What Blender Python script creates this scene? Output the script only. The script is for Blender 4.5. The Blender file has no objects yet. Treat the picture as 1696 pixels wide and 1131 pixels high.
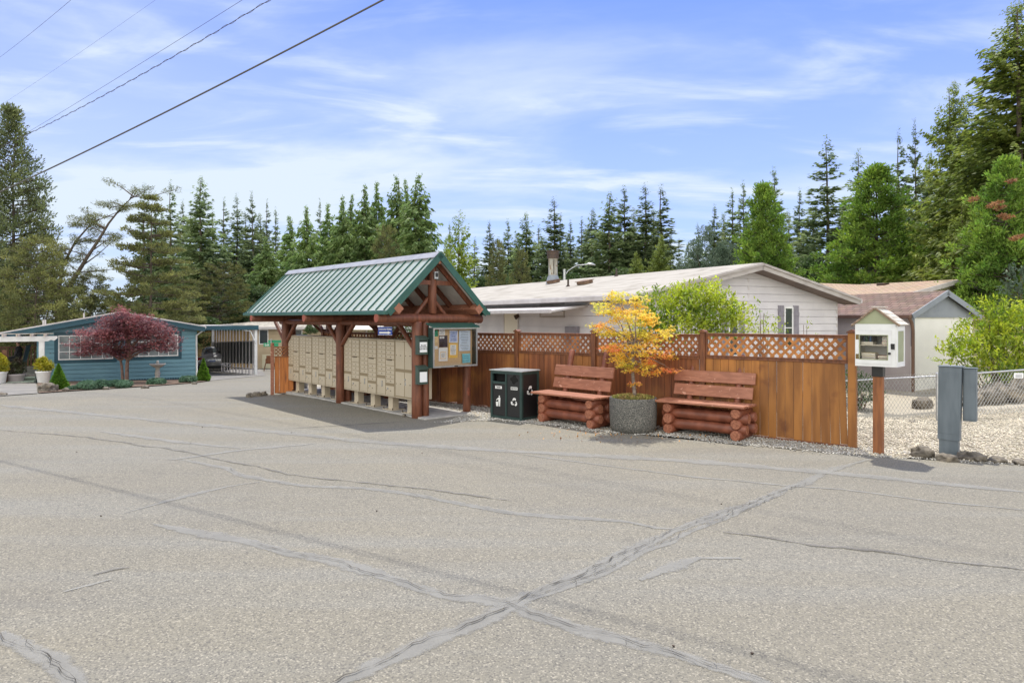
import bpy, bmesh, math, random
import numpy as np
from mathutils import Vector, Matrix, Euler
R = math.radians
random.seed(7); RNG = np.random.default_rng(7)
SC = bpy.context.scene
COL = SC.collection

# ------------------------------------------------------------------ camera, sky, sun, exposure
F = 1130.7          # focal length in photo pixels
HZ = 527.0          # photo row of the horizon
CH = 2.0            # camera height
cam = bpy.data.cameras.new('camera'); camo = bpy.data.objects.new('camera', cam); COL.objects.link(camo)
camo.location = (0, 0, CH); camo.rotation_euler = (R(90), 0, 0)
cam.sensor_width = 36; cam.lens = 24.0; cam.shift_y = -(565.5-HZ)/1696.0
cam.clip_start = 0.1; cam.clip_end = 3000
SC.camera = camo
SUN_DIR = Vector((0.06, 0.42, 1.0)).normalized()
elev = math.asin(SUN_DIR.z); azim = math.atan2(SUN_DIR.x, SUN_DIR.y)
world = bpy.data.worlds.new('World'); SC.world = world; world.use_nodes = True
nt = world.node_tree; nt.nodes.clear()
wo = nt.nodes.new('ShaderNodeOutputWorld'); bg = nt.nodes.new('ShaderNodeBackground')
sky = nt.nodes.new('ShaderNodeTexSky'); sky.sky_type = 'NISHITA'; sky.sun_disc = False
sky.sun_elevation = elev; sky.sun_rotation = azim; sky.air_density = 1.0; sky.dust_density = 0.6; sky.ozone_density = 3.0
bg.inputs['Strength'].default_value = 0.15
tc = nt.nodes.new('ShaderNodeTexCoord')
# clouds live in a plane high above the place: direction divided by its height
sep = nt.nodes.new('ShaderNodeSeparateXYZ'); nt.links.new(tc.outputs['Generated'], sep.inputs[0])
mz = nt.nodes.new('ShaderNodeMath'); mz.operation = 'ADD'; mz.inputs[1].default_value = 0.12; nt.links.new(sep.outputs['Z'], mz.inputs[0])
mzz = nt.nodes.new('ShaderNodeMath'); mzz.operation = 'MAXIMUM'; mzz.inputs[1].default_value = 0.04; nt.links.new(mz.outputs[0], mzz.inputs[0])
def wdiv(out):
    d = nt.nodes.new('ShaderNodeMath'); d.operation = 'DIVIDE'; nt.links.new(out, d.inputs[0]); nt.links.new(mzz.outputs[0], d.inputs[1]); return d.outputs[0]
cmb = nt.nodes.new('ShaderNodeCombineXYZ'); nt.links.new(wdiv(sep.outputs['X']), cmb.inputs[0]); nt.links.new(wdiv(sep.outputs['Y']), cmb.inputs[1])
def cloud(scale, loc, rot, stretch, lo, hi, detail=7, rough=0.55, dist=0.6):
    mp = nt.nodes.new('ShaderNodeMapping'); mp.inputs['Location'].default_value = loc; mp.inputs['Rotation'].default_value = (0, 0, R(rot)); mp.inputs['Scale'].default_value = stretch
    nt.links.new(cmb.outputs[0], mp.inputs[0])
    nz = nt.nodes.new('ShaderNodeTexNoise'); nz.inputs['Scale'].default_value = scale; nz.inputs['Detail'].default_value = detail
    nz.inputs['Roughness'].default_value = rough; nz.inputs['Distortion'].default_value = dist
    nt.links.new(mp.outputs[0], nz.inputs['Vector'])
    mr = nt.nodes.new('ShaderNodeMapRange'); mr.interpolation_type = 'SMOOTHSTEP'; mr.inputs['From Min'].default_value = lo; mr.inputs['From Max'].default_value = hi
    nt.links.new(nz.outputs['Fac'], mr.inputs['Value']); return mr.outputs[0]
def wm(op, a, b):
    m = nt.nodes.new('ShaderNodeMath'); m.operation = op
    for i, v in enumerate((a, b)):
        if isinstance(v, (int, float)): m.inputs[i].default_value = v
        else: nt.links.new(v, m.inputs[i])
    return m.outputs[0]
c1 = cloud(0.9, (3.1, 1.7, 0), -24, (0.6, 1.0, 1), 0.42, 0.74, dist=0.3)
c2 = cloud(2.2, (0.4, 5.2, 0), -30, (0.5, 1.25, 1), 0.47, 0.80, dist=0.5)
# more veil low in the sky and to the left
veil = nt.nodes.new('ShaderNodeMapRange'); veil.inputs['From Min'].default_value = 0.62; veil.inputs['From Max'].default_value = 0.05; veil.interpolation_type = 'SMOOTHSTEP'
nt.links.new(sep.outputs['Z'], veil.inputs['Value'])
vl = nt.nodes.new('ShaderNodeMapRange'); vl.inputs['From Min'].default_value = 0.10; vl.inputs['From Max'].default_value = -0.65; vl.interpolation_type = 'SMOOTHSTEP'
nt.links.new(sep.outputs['X'], vl.inputs['Value'])
cl = wm('ADD', wm('MULTIPLY', c1, 0.52), wm('MULTIPLY', c2, 0.70))
cl = wm('ADD', cl, wm('MULTIPLY', veil.outputs[0], 0.46))
cl = wm('ADD', cl, wm('MULTIPLY', wm('MULTIPLY', vl.outputs[0], wm('ADD', c1, 0.42)), 0.44))
# brighter, thicker cloud added unseen behind the camera to fill the camera-facing fronts
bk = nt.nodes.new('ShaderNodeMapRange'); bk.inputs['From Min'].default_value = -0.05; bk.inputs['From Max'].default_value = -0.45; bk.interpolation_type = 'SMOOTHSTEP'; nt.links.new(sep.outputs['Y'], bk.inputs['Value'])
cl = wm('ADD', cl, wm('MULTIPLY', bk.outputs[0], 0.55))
cl = wm('MINIMUM', cl, 0.92)
tint = nt.nodes.new('ShaderNodeMix'); tint.data_type = 'RGBA'; tint.blend_type = 'MULTIPLY'; tint.inputs['Factor'].default_value = 1.0
nt.links.new(sky.outputs[0], tint.inputs['A']); tint.inputs['B'].default_value = (0.315, 0.435, 0.88, 1)
mixc = nt.nodes.new('ShaderNodeMix'); mixc.data_type = 'RGBA'
nt.links.new(cl, mixc.inputs['Factor']); nt.links.new(tint.outputs['Result'], mixc.inputs['A'])
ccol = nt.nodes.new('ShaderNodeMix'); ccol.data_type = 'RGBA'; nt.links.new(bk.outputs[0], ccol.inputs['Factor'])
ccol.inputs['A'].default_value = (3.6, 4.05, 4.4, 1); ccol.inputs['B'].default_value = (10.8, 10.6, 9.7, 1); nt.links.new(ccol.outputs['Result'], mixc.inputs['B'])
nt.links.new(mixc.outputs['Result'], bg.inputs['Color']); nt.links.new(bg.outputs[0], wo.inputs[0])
sun = bpy.data.lights.new('sun', 'SUN'); sun.energy = 3.1; sun.angle = R(1.0); sun.color = (1.0, 0.95, 0.85)
suno = bpy.data.objects.new('sun', sun); COL.objects.link(suno); suno.rotation_euler = SUN_DIR.to_track_quat('Z', 'Y').to_euler()
SC.view_settings.view_transform = 'Standard'; SC.view_settings.look = 'None'; SC.view_settings.gamma = 1
SC.view_settings.exposure = 0.62

# ------------------------------------------------------------------ geometry of the place
def sst(v): v = min(1.0, max(0.0, v)); return v*v*(3-2*v)
def gz(x, y):
    z = -0.05*min(max(y-17.0, 0), 29)*sst((-x-3)/5.0)
    if x > 5: z -= min(max(y-11.5, 0), 4)/4*0.25*min(max((11.8-x)/3, 0), 1)*sst((x-5)/1.5)
    return z
def at(px, py, Y): return Vector(((px-848)/F*Y, Y, CH-(py-HZ)/F*Y))
def on(px, Y): x = (px-848)/F*Y; return Vector((x, Y, gz(x, Y)))
def G(px, py):
    Y = CH*F/(py-HZ)
    for _ in range(12):
        x = (px-848)/F*Y; Y = 0.5*Y + 0.5*(CH-gz(x, Y))*F/(py-HZ)
    return Vector(((px-848)/F*Y, Y, gz((px-848)/F*Y, Y)))
def hit(px, py, o, d):      # where the sight line meets the upright plane through o along d: (distance along, height)
    k = (px-848)/F; t = (k*o[1]-o[0])/(d[0]-k*d[1]); Y = o[1]+d[1]*t
    return t, CH-(py-HZ)*Y/F

# ------------------------------------------------------------------ tagging helpers
def tag(o, label=None, cat=None, group=None, kind=None):
    if label: o['label'] = label
    if cat: o['category'] = cat
    if group: o['group'] = group
    if kind: o['kind'] = kind
    return o
def thing(name, label, cat, loc=(0, 0, 0), rz=0.0, group=None, scale=None):
    o = bpy.data.objects.new(name, None); COL.objects.link(o); o.empty_display_size = 0.2
    o.location = loc; o.rotation_euler = (0, 0, rz)
    if scale: o.scale = scale
    return tag(o, label, cat, group)
def copy_tree(o, parent=None):
    c = o.copy(); COL.objects.link(c); c.parent = parent
    for ch in list(o.children): copy_tree(ch, c)
    return c

# ------------------------------------------------------------------ mesh builder
class MB:
    def __init__(s): s.v = []; s.f = []; s.m = []; s.s = []; s.n = 0
    def add(s, vs, fs, m=0, smooth=False):
        b = s.n; s.v.extend([tuple(v) for v in vs]); s.n += len(vs)
        for f in fs: s.f.append(tuple(b+i for i in f)); s.m.append(m); s.s.append(smooth)
    def box(s, c, d, m=0, rot=None, bev=0.0):
        x, y, z = d[0]/2, d[1]/2, d[2]/2
        if bev > 0:
            b = min(bev, x*.49, y*.49, z*.49); vs = []; fs = []
            idx = {}
            for sx in (-1, 1):
                for sy in (-1, 1):
                    for sz in (-1, 1):
                        for k, p in enumerate(((sx*x, sy*(y-b), sz*(z-b)), (sx*(x-b), sy*y, sz*(z-b)), (sx*(x-b), sy*(y-b), sz*z))):
                            idx[(sx, sy, sz, k)] = len(vs); vs.append(Vector(p))
            def q(l, nrm):
                a = [vs[i] for i in l]; n = (a[1]-a[0]).cross(a[2]-a[1])
                fs.append(l if n.dot(Vector(nrm)) > 0 else l[::-1])
            for sx in (-1, 1):
                q([idx[(sx, -1, -1, 0)], idx[(sx, 1, -1, 0)], idx[(sx, 1, 1, 0)], idx[(sx, -1, 1, 0)]], (sx, 0, 0))
                q([idx[(-1, sx, -1, 1)], idx[(1, sx, -1, 1)], idx[(1, sx, 1, 1)], idx[(-1, sx, 1, 1)]], (0, sx, 0))
                q([idx[(-1, -1, sx, 2)], idx[(1, -1, sx, 2)], idx[(1, 1, sx, 2)], idx[(-1, 1, sx, 2)]], (0, 0, sx))
                for sy in (-1, 1):
                    q([idx[(sx, sy, -1, 0)], idx[(sx, sy, 1, 0)], idx[(sx, sy, 1, 1)], idx[(sx, sy, -1, 1)]], (sx, sy, 0))
                    q([idx[(sx, -1, sy, 0)], idx[(sx, 1, sy, 0)], idx[(sx, 1, sy, 2)], idx[(sx, -1, sy, 2)]], (sx, 0, sy))
                    q([idx[(-1, sx, sy, 1)], idx[(1, sx, sy, 1)], idx[(1, sx, sy, 2)], idx[(-1, sx, sy, 2)]], (0, sx, sy))
                    for sz in (-1, 1): q([idx[(sx, sy, sz, 0)], idx[(sx, sy, sz, 1)], idx[(sx, sy, sz, 2)]], (sx, sy, sz))
        else:
            vs = [Vector(p) for p in ((-x, -y, -z), (x, -y, -z), (x, y, -z), (-x, y, -z), (-x, -y, z), (x, -y, z), (x, y, z), (-x, y, z))]
            fs = [(0, 3, 2, 1), (4, 5, 6, 7), (0, 1, 5, 4), (1, 2, 6, 5), (2, 3, 7, 6), (3, 0, 4, 7)]
        c = Vector(c)
        if rot is not None:
            M_ = rot if isinstance(rot, Matrix) else Euler(rot).to_matrix()
            vs = [M_ @ v for v in vs]
        s.add([v+c for v in vs], fs, m); return s
    def b2(s, x0, x1, y0, y1, z0, z1, m=0, bev=0.0):
        return s.box(((x0+x1)/2, (y0+y1)/2, (z0+z1)/2), (abs(x1-x0), abs(y1-y0), abs(z1-z0)), m, None, bev)
    def bar(s, p, q, w, h, m=0, up=(0, 0, 1), bev=0.0):          # box from p to q, w wide, h tall
        p = Vector(p); q = Vector(q); d = q-p; L = d.length; d.normalize(); up = Vector(up)
        sd = d.cross(up)
        if sd.length < 1e-4: sd = d.cross(Vector((1, 0, 0)))
        sd.normalize(); u = sd.cross(d)
        M_ = Matrix((d, sd, u)).transposed()
        return s.box((p+q)/2, (L, w, h), m, M_, bev)
    def tube(s, pts, rad, n=8, m=0, caps=True, smooth=True, mcap=None, wob=0.0):
        pts = [Vector(p) for p in pts]
        if not hasattr(rad, '__len__'): rad = [rad]*len(pts)
        vs = []; fs = []
        d0 = (pts[1]-pts[0]).normalized(); a = d0.orthogonal().normalized()
        for i, p in enumerate(pts):
            d = (pts[min(i+1, len(pts)-1)]-pts[max(i-1, 0)]).normalized()
            a = (a-d*a.dot(d)).normalized(); b = d.cross(a)
            for k in range(n):
                t = 2*math.pi*k/n; r = rad[i]*(1+(random.uniform(-wob, wob) if wob else 0))
                vs.append(p+(a*math.cos(t)+b*math.sin(t))*r)
        for i in range(len(pts)-1):
            for k in range(n):
                k2 = (k+1) % n; fs.append((i*n+k, i*n+k2, (i+1)*n+k2, (i+1)*n+k))
        s.add(vs, fs, m, smooth)
        if caps:
            mc = m if mcap is None else mcap
            s.add(vs[:n][::-1], [tuple(range(n))], mc); s.add(vs[-n:], [tuple(range(n))], mc)
        return s
    def log(s, p, q, r, n=14, m=0, mcap=None, ch=0.012):       # a log with chamfered ends and a slight wobble
        p = Vector(p); q = Vector(q); d = (q-p).normalized(); L = (q-p).length
        k = max(3, int(L/0.35)); o = d.orthogonal().normalized(); o2 = d.cross(o)
        pts = [p]; rr = [r-ch]
        for i in range(k+1):
            t = i/k; w = 0 if i in (0, k) else 1
            pts.append(p+d*(ch+(L-2*ch)*t)+(o*random.uniform(-1, 1)+o2*random.uniform(-1, 1))*r*0.035*w); rr.append(r*(1+random.uniform(-.035, .035)*w))
        pts.append(q); rr.append(r-ch)
        return s.tube(pts, rr, n, m, mcap=mcap)
    def lathe(s, prof, n=24, m=0, c=(0, 0, 0), smooth=True):
        vs = []; fs = []; c = Vector(c)
        for (r, z) in prof:
            for k in range(n): t = 2*math.pi*k/n; vs.append(c+Vector((r*math.cos(t), r*math.sin(t), z)))
        for i in range(len(prof)-1):
            for k in range(n): k2 = (k+1) % n; fs.append((i*n+k, i*n+k2, (i+1)*n+k2, (i+1)*n+k))
        s.add(vs, fs, m, smooth); return s
    def prism(s, poly, axis, a, b, m=0):      # poly in the other two axes, extruded from a to b along axis
        def P(u, v, w):
            return {'x': (w, u, v), 'y': (u, w, v), 'z': (u, v, w)}[axis]
        n = len(poly); vs = [P(u, v, a) for u, v in poly]+[P(u, v, b) for u, v in poly]
        fs = [tuple(range(n)), tuple(range(2*n-1, n-1, -1))]+[(i, i+n, (i+1) % n+n, (i+1) % n) for i in range(n)]
        bm = bmesh.new(); bv = [bm.verts.new(v) for v in vs]
        for f in fs: bm.faces.new([bv[i] for i in f])
        bmesh.ops.recalc_face_normals(bm, faces=bm.faces); bm.verts.index_update()
        s.add([v.co.copy() for v in bm.verts], [tuple(v.index for v in f.verts) for f in bm.faces], m); bm.free(); return s
    def quad(s, a, b, c, d, m=0): s.add([a, b, c, d], [(0, 1, 2, 3)], m); return s
    def mesh(s, name, mats):
        me = bpy.data.meshes.new(name); me.from_pydata(s.v, [], s.f)
        for mt in (mats if isinstance(mats, (list, tuple)) else [mats]): me.materials.append(mt)
        me.polygons.foreach_set('material_index', s.m); me.polygons.foreach_set('use_smooth', s.s); me.update(); return me
    def build(s, name, mats, parent=None, loc=None, rot=None):
        o = bpy.data.objects.new(name, s.mesh(name, mats)); COL.objects.link(o); o.parent = parent
        if loc is not None: o.location = loc
        if rot is not None: o.rotation_euler = rot
        return o
def np_mesh(name, V, nper, mats, midx=None):
    """V: (N, nper, 3) separate polygons"""
    N = len(V); me = bpy.data.meshes.new(name)
    me.vertices.add(N*nper); me.vertices.foreach_set('co', V.reshape(-1).astype(np.float32))
    me.loops.add(N*nper); me.loops.foreach_set('vertex_index', np.arange(N*nper, dtype=np.int32))
    me.polygons.add(N); me.polygons.foreach_set('loop_start', np.arange(0, N*nper, nper, dtype=np.int32))
    for mt in (mats if isinstance(mats, (list, tuple)) else [mats]): me.materials.append(mt)
    if midx is not None: me.polygons.foreach_set('material_index', midx.astype(np.int32))
    me.update(calc_edges=True); return me
def link(name, me, parent=None, loc=None, rz=None):
    o = bpy.data.objects.new(name, me); COL.objects.link(o); o.parent = parent
    if loc is not None: o.location = loc
    if rz is not None: o.rotation_euler = (0, 0, rz)
    return o

# ------------------------------------------------------------------ materials
def srgb(r, g, b):
    f = lambda c: (c/255/12.92) if c/255 <= 0.04045 else ((c/255+0.055)/1.055)**2.4
    return (f(r), f(g), f(b), 1)
def mat(name, c1, c2=None, rough=0.7, scale=4.0, stretch=(1, 1, 1), detail=5, lo=0.35, hi=0.65, bump=0.0, bscale=40.0, bstretch=(1, 1, 1),
        metallic=0.0, island=0.0, transl=0.0, spec=0.5, c3=None, s3=1.2, lo3=0.5, hi3=0.7, hue=0.0, coords='Object', tr_col=None, objvar=0.0, alpha=1.0):
    m = bpy.data.materials.new(name); m.use_nodes = True; t = m.node_tree; N = t.nodes; L = t.links
    p = N['Principled BSDF']; p.inputs['Roughness'].default_value = rough; p.inputs['Metallic'].default_value = metallic
    p.inputs['Specular IOR Level'].default_value = spec
    c1 = c1 if len(c1) == 4 else (*c1, 1)
    co = N.new('ShaderNodeTexCoord')
    def noise(sc, st, dt=5):
        mp = N.new('ShaderNodeMapping'); mp.inputs['Scale'].default_value = st; L.new(co.outputs[coords], mp.inputs[0])
        nz = N.new('ShaderNodeTexNoise'); nz.inputs['Scale'].default_value = sc; nz.inputs['Detail'].default_value = dt; L.new(mp.outputs[0], nz.inputs['Vector']); return nz.outputs['Fac']
    def mr(v, a, b):
        r = N.new('ShaderNodeMapRange'); r.inputs['From Min'].default_value = a; r.inputs['From Max'].default_value = b; r.interpolation_type = 'SMOOTHSTEP'; L.new(v, r.inputs['Value']); return r.outputs[0]
    out = None
    if c2:
        c2 = c2 if len(c2) == 4 else (*c2, 1)
        mx = N.new('ShaderNodeMix'); mx.data_type = 'RGBA'; mx.inputs['A'].default_value = c1; mx.inputs['B'].default_value = c2
        L.new(mr(noise(scale, stretch, detail), lo, hi), mx.inputs['Factor']); out = mx.outputs['Result']
    else:
        rg = N.new('ShaderNodeRGB'); rg.outputs[0].default_value = c1; out = rg.outputs[0]
    if c3:
        c3 = c3 if len(c3) == 4 else (*c3, 1)
        mx = N.new('ShaderNodeMix'); mx.data_type = 'RGBA'; L.new(out, mx.inputs['A']); mx.inputs['B'].default_value = c3
        L.new(mr(noise(s3, (1, 1, 1), 6), lo3, hi3), mx.inputs['Factor']); out = mx.outputs['Result']
    if island or hue or objvar:
        g = N.new('ShaderNodeNewGeometry'); hs = N.new('ShaderNodeHueSaturation'); L.new(out, hs.inputs['Color'])
        r = N.new('ShaderNodeMapRange'); r.inputs['To Min'].default_value = 1-island; r.inputs['To Max'].default_value = 1+island
        L.new(g.outputs['Random Per Island'], r.inputs['Value']); val = r.outputs[0]
        if objvar:
            oi = N.new('ShaderNodeObjectInfo'); r3 = N.new('ShaderNodeMapRange'); r3.inputs['To Min'].default_value = 1-objvar; r3.inputs['To Max'].default_value = 1+objvar
            L.new(oi.outputs['Random'], r3.inputs['Value']); mm = N.new('ShaderNodeMath'); mm.operation = 'MULTIPLY'; L.new(val, mm.inputs[0]); L.new(r3.outputs[0], mm.inputs[1]); val = mm.outputs[0]
        L.new(val, hs.inputs['Value'])
        if hue:
            mu = N.new('ShaderNodeMath'); mu.operation = 'MULTIPLY'; mu.inputs[1].default_value = 7.31; L.new(g.outputs['Random Per Island'], mu.inputs[0])
            fr = N.new('ShaderNodeMath'); fr.operation = 'FRACT'; L.new(mu.outputs[0], fr.inputs[0])
            r2 = N.new('ShaderNodeMapRange'); r2.inputs['To Min'].default_value = 0.5-hue; r2.inputs['To Max'].default_value = 0.5+hue; L.new(fr.outputs[0], r2.inputs['Value']); L.new(r2.outputs[0], hs.inputs['Hue'])
        out = hs.outputs['Color']
    L.new(out, p.inputs['Base Color'])
    if bump:
        bp = N.new('ShaderNodeBump'); bp.inputs['Strength'].default_value = bump; bp.inputs['Distance'].default_value = 0.01
        L.new(noise(bscale, bstretch, 4), bp.inputs['Height']); L.new(bp.outputs[0], p.inputs['Normal'])
    if alpha < 1: p.inputs['Alpha'].default_value = alpha
    if transl:
        tr = N.new('ShaderNodeBsdfTranslucent'); ms = N.new('ShaderNodeMixShader'); ms.inputs[0].default_value = transl
        hs = N.new('ShaderNodeHueSaturation'); hs.inputs['Value'].default_value = 1.7; hs.inputs['Saturation'].default_value = 1.1; L.new(out, hs.inputs['Color'])
        L.new(hs.outputs[0], tr.inputs[0]); L.new(p.outputs[0], ms.inputs[1]); L.new(tr.outputs[0], ms.inputs[2]); L.new(ms.outputs[0], N['Material Output'].inputs[0])
    return m
M = {}
M['log'] = mat('red_brown_log', srgb(120, 72, 50), srgb(98, 56, 38), rough=0.55, scale=3, stretch=(6, 6, 1.2), bump=0.35, bscale=14, bstretch=(4, 4, .5), c3=srgb(160, 86, 60), s3=5, lo3=.62, hi3=.8)
M['log_end'] = mat('log_end_grain', srgb(158, 88, 70), srgb(130, 64, 50), rough=0.7, scale=30, bump=.2)
M['bench'] = mat('bench_paint', srgb(162, 108, 84), srgb(142, 92, 70), rough=0.6, scale=5, stretch=(1, 5, 5), bump=0.3, bscale=20, bstretch=(.6, 6, 6), c3=srgb(196, 148, 126), s3=14, lo3=.62, hi3=.72, island=.10)
M['bench_log'] = mat('bench_log_paint', srgb(136, 78, 56), srgb(108, 58, 40), rough=0.5, scale=5, bump=0.35, bscale=12, c3=srgb(176, 124, 78), s3=4, lo3=.66, hi3=.8, island=.06)
M['bench_end'] = mat('bench_log_end', srgb(164, 106, 80), srgb(128, 76, 54), rough=0.7, scale=40, bump=.25)
M['cedar'] = mat('stained_cedar', srgb(134, 80, 46), srgb(108, 62, 36), rough=0.65, scale=1.6, stretch=(12, 12, .6), bump=0.25, bscale=6, bstretch=(22, 22, .5), c3=srgb(168, 112, 58), s3=1.1, lo3=.45, hi3=.75, island=.26, objvar=.10)
M['cedar_gold'] = mat('golden_cedar', srgb(166, 110, 50), srgb(132, 84, 38), rough=0.6, scale=1.1, stretch=(6, 6, .8), bump=0.25, bscale=6, bstretch=(22, 22, .5), c3=srgb(112, 64, 30), s3=2.6, lo3=.55, hi3=.75, island=.18)
M['lattice_gold'] = mat('golden_lattice', srgb(182, 122, 66), srgb(146, 92, 48), rough=0.7, scale=3, island=.2)
M['cedar_red'] = mat('stained_cedar_frame', srgb(126, 78, 48), srgb(98, 58, 36), rough=0.6, scale=3, stretch=(8, 8, 1), bump=0.3, bscale=8, bstretch=(12, 12, 1), island=.10)
M['lattice'] = mat('lattice_wood', srgb(160, 104, 62), srgb(122, 74, 44), rough=0.7, scale=3, island=.2)
M['cbu'] = mat('tan_powder_coat', srgb(190, 177, 155), srgb(180, 167, 145), rough=0.45, scale=2, bump=.05, bscale=200, island=.03)
M['cbu_gap'] = mat('dark_gap', srgb(138, 123, 98), rough=0.8)
M['black'] = mat('black_plastic', (0.012, 0.012, 0.013), rough=0.4)
M['darkgap'] = mat('deep_black', (0.004, 0.004, 0.004), rough=0.9)
M['green_metal'] = mat('dark_green_metal', (0.016, 0.082, 0.062), (0.024, 0.10, 0.078), rough=0.4, scale=3)
M['green_box'] = mat('green_box_paint', (0.040, 0.068, 0.054), (0.050, 0.082, 0.066), rough=0.5, scale=6)
M['roof_panel'] = mat('glare_pale_roof_metal', (0.44, 0.48, 0.44), (0.36, 0.41, 0.38), rough=0.35, scale=0.8, stretch=(1, .4, .4), metallic=0.15, bump=.02, bscale=3)  # pale base colour stands in for sky glare on green metal
M['ridge'] = mat('ridge_metal', (0.46, 0.46, 0.47), (.38, .38, .40), rough=0.4, metallic=.35, scale=4)
M['soffit'] = mat('roof_underside', (0.62, 0.60, 0.56), (.5, .48, .45), rough=0.7, scale=3)
M['white'] = mat('white_paint', (0.78, 0.78, 0.77), (0.70, 0.70, 0.69), rough=0.5, scale=5)
M['paper'] = mat('white_paper', (0.80, 0.81, 0.83), rough=0.8)
M['sage'] = mat('sage_green_paint', srgb(158, 162, 132), srgb(148, 152, 122), rough=0.7, scale=4)
M['hardware'] = mat('brass_hinge', srgb(112, 96, 60), rough=0.4, metallic=.6)
M['steel'] = mat('galvanised_steel', (0.52, 0.53, 0.54), (0.42, 0.43, 0.44), rough=0.38, metallic=.75, scale=12)
M['bin_green'] = mat('bin_frame_paint', (0.018, 0.042, 0.038), (0.026, 0.055, 0.05), rough=0.4, scale=3)
M['util'] = mat('grey_blue_paint', srgb(102, 112, 120), srgb(90, 100, 108), rough=0.5, scale=3, stretch=(3, 3, .6), c3=srgb(120, 132, 142), s3=3, lo3=.62, hi3=.8, bump=.05, bscale=20)
M['concrete'] = mat('concrete', (0.42, 0.40, 0.37), (0.33, 0.32, 0.30), rough=0.85, scale=5, bump=.3, bscale=60)
M['aggregate'] = mat('exposed_aggregate', (0.15, 0.145, 0.13), (0.065, 0.065, 0.06), rough=0.8, scale=55, detail=2, lo=.42, hi=.58, bump=.8, bscale=60, c3=(0.42, 0.38, 0.32), s3=75, lo3=.60, hi3=.66)
M['siding_white'] = mat('mauve_white_siding', srgb(210, 207, 209), srgb(201, 198, 201), rough=0.6, scale=1.5, bump=.08, bscale=30, island=.015)
M['trim_white'] = mat('off_white_trim', srgb(200, 195, 194), srgb(188, 182, 180), rough=0.55, scale=3)
M['fascia'] = mat('grey_fascia', srgb(176, 170, 164), srgb(158, 150, 144), rough=0.6, scale=2, stretch=(1, 1, 5))
M['old_roof'] = mat('weathered_white_roof', srgb(170, 164, 153), srgb(146, 139, 127), rough=0.8, scale=1.6, stretch=(5, .5, 1), detail=8, lo=.4, hi=.7, c3=srgb(130, 122, 108), s3=1.4, lo3=.5, hi3=.75, bump=.2, bscale=6)
M['shutter'] = mat('grey_shutter', srgb(138, 134, 142), srgb(124, 120, 128), rough=0.6, scale=6)
M['cream'] = mat('cream_door', srgb(222, 214, 196), rough=0.5)
M['glass'] = mat('window_glass', (0.035, 0.045, 0.05), (0.06, 0.07, 0.075), rough=0.06, scale=1.0, spec=0.9)
M['curtain_glass'] = mat('curtained_window_glass', (0.22, 0.25, 0.26), (0.12, 0.15, 0.16), rough=0.12, scale=2.2, spec=0.8)
M['blue_siding'] = mat('blue_siding', srgb(108, 150, 164), srgb(98, 140, 156), rough=0.6, scale=1.2, stretch=(1, 1, 3), island=.03)
M['teal_trim'] = mat('dark_teal_trim', srgb(30, 78, 92), srgb(26, 68, 84), rough=0.5, scale=3)
M['tan_siding'] = mat('tan_siding', srgb(186, 168, 140), srgb(174, 156, 128), rough=0.7, scale=1.2)
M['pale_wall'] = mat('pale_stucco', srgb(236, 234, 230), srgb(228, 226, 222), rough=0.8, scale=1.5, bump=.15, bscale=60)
M['shaded_mauve'] = mat('shaded_mauve_grey', srgb(172, 164, 163), srgb(158, 150, 150), rough=0.8, scale=1.2)  # shed side walls: white with shadow painted in as mauve; also one pot
M['slate_trim'] = mat('slate_blue_trim', srgb(138, 144, 152), srgb(126, 132, 141), rough=0.6, scale=2)
M['brown_trim'] = mat('brown_gutter', srgb(110, 84, 70), srgb(96, 72, 60), rough=0.5, scale=2)
M['cream_siding'] = mat('cream_siding', srgb(206, 198, 170), srgb(196, 188, 160), rough=0.7, scale=1.2)
M['rust'] = mat('rusty_galvanised', srgb(178, 178, 170), srgb(150, 142, 126), rough=0.6, metallic=.3, scale=6, stretch=(3, 3, .5), c3=srgb(120, 84, 54), s3=5, lo3=.56, hi3=.7)
M['darkmetal'] = mat('dark_metal', srgb(66, 58, 54), srgb(84, 66, 54), rough=0.6, metallic=.3, scale=8)
M['cork'] = mat('cork_board', srgb(210, 182, 144), srgb(198, 168, 130), rough=0.9, scale=60)
M['rock'] = mat('edge_rock', srgb(120, 112, 100), srgb(82, 76, 68), rough=0.9, scale=8, bump=.6, bscale=20, c3=srgb(150, 138, 120), s3=4, lo3=.55, hi3=.75)
M['bark'] = mat('bark', (0.075, 0.055, 0.042), (0.12, 0.095, 0.075), rough=0.9, scale=6, stretch=(5, 5, .8), bump=.6, bscale=10, bstretch=(5, 5, 1))
M['bark_pale'] = mat('pale_bark', (0.25, 0.20, 0.16), (0.16, 0.12, 0.10), rough=0.8, scale=12, stretch=(1, 1, 4), bump=.3)
M['maple_bark'] = mat('maple_bark', (0.20, 0.12, 0.09), (0.12, 0.075, 0.06), rough=0.8, scale=12)
def leafmat(n, a, b, **k):
    d = dict(rough=0.6, scale=0.5, lo=.35, hi=.65, island=.38, hue=.015, transl=0.28, spec=.3); d.update(k)
    return mat(n, a, b, **d)
M['fir'] = leafmat('fir_needles', (0.125, 0.170, 0.085), (0.205, 0.255, 0.115), objvar=.2, transl=.42, island=.26)
M['fir_olive'] = leafmat('olive_fir_needles', (0.140, 0.185, 0.048), (0.245, 0.290, 0.070), objvar=.1, transl=.38)
M['cedar_leaf'] = leafmat('cedar_sprays', (0.125, 0.190, 0.068), (0.205, 0.280, 0.095), objvar=.15, transl=.36, island=.3)
M['pine'] = leafmat('pine_needles', (0.100, 0.112, 0.042), (0.170, 0.178, 0.062), objvar=.18)
M['pine_green'] = leafmat('green_pine_needles', (0.105, 0.135, 0.060), (0.170, 0.195, 0.080), objvar=.1)
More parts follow.
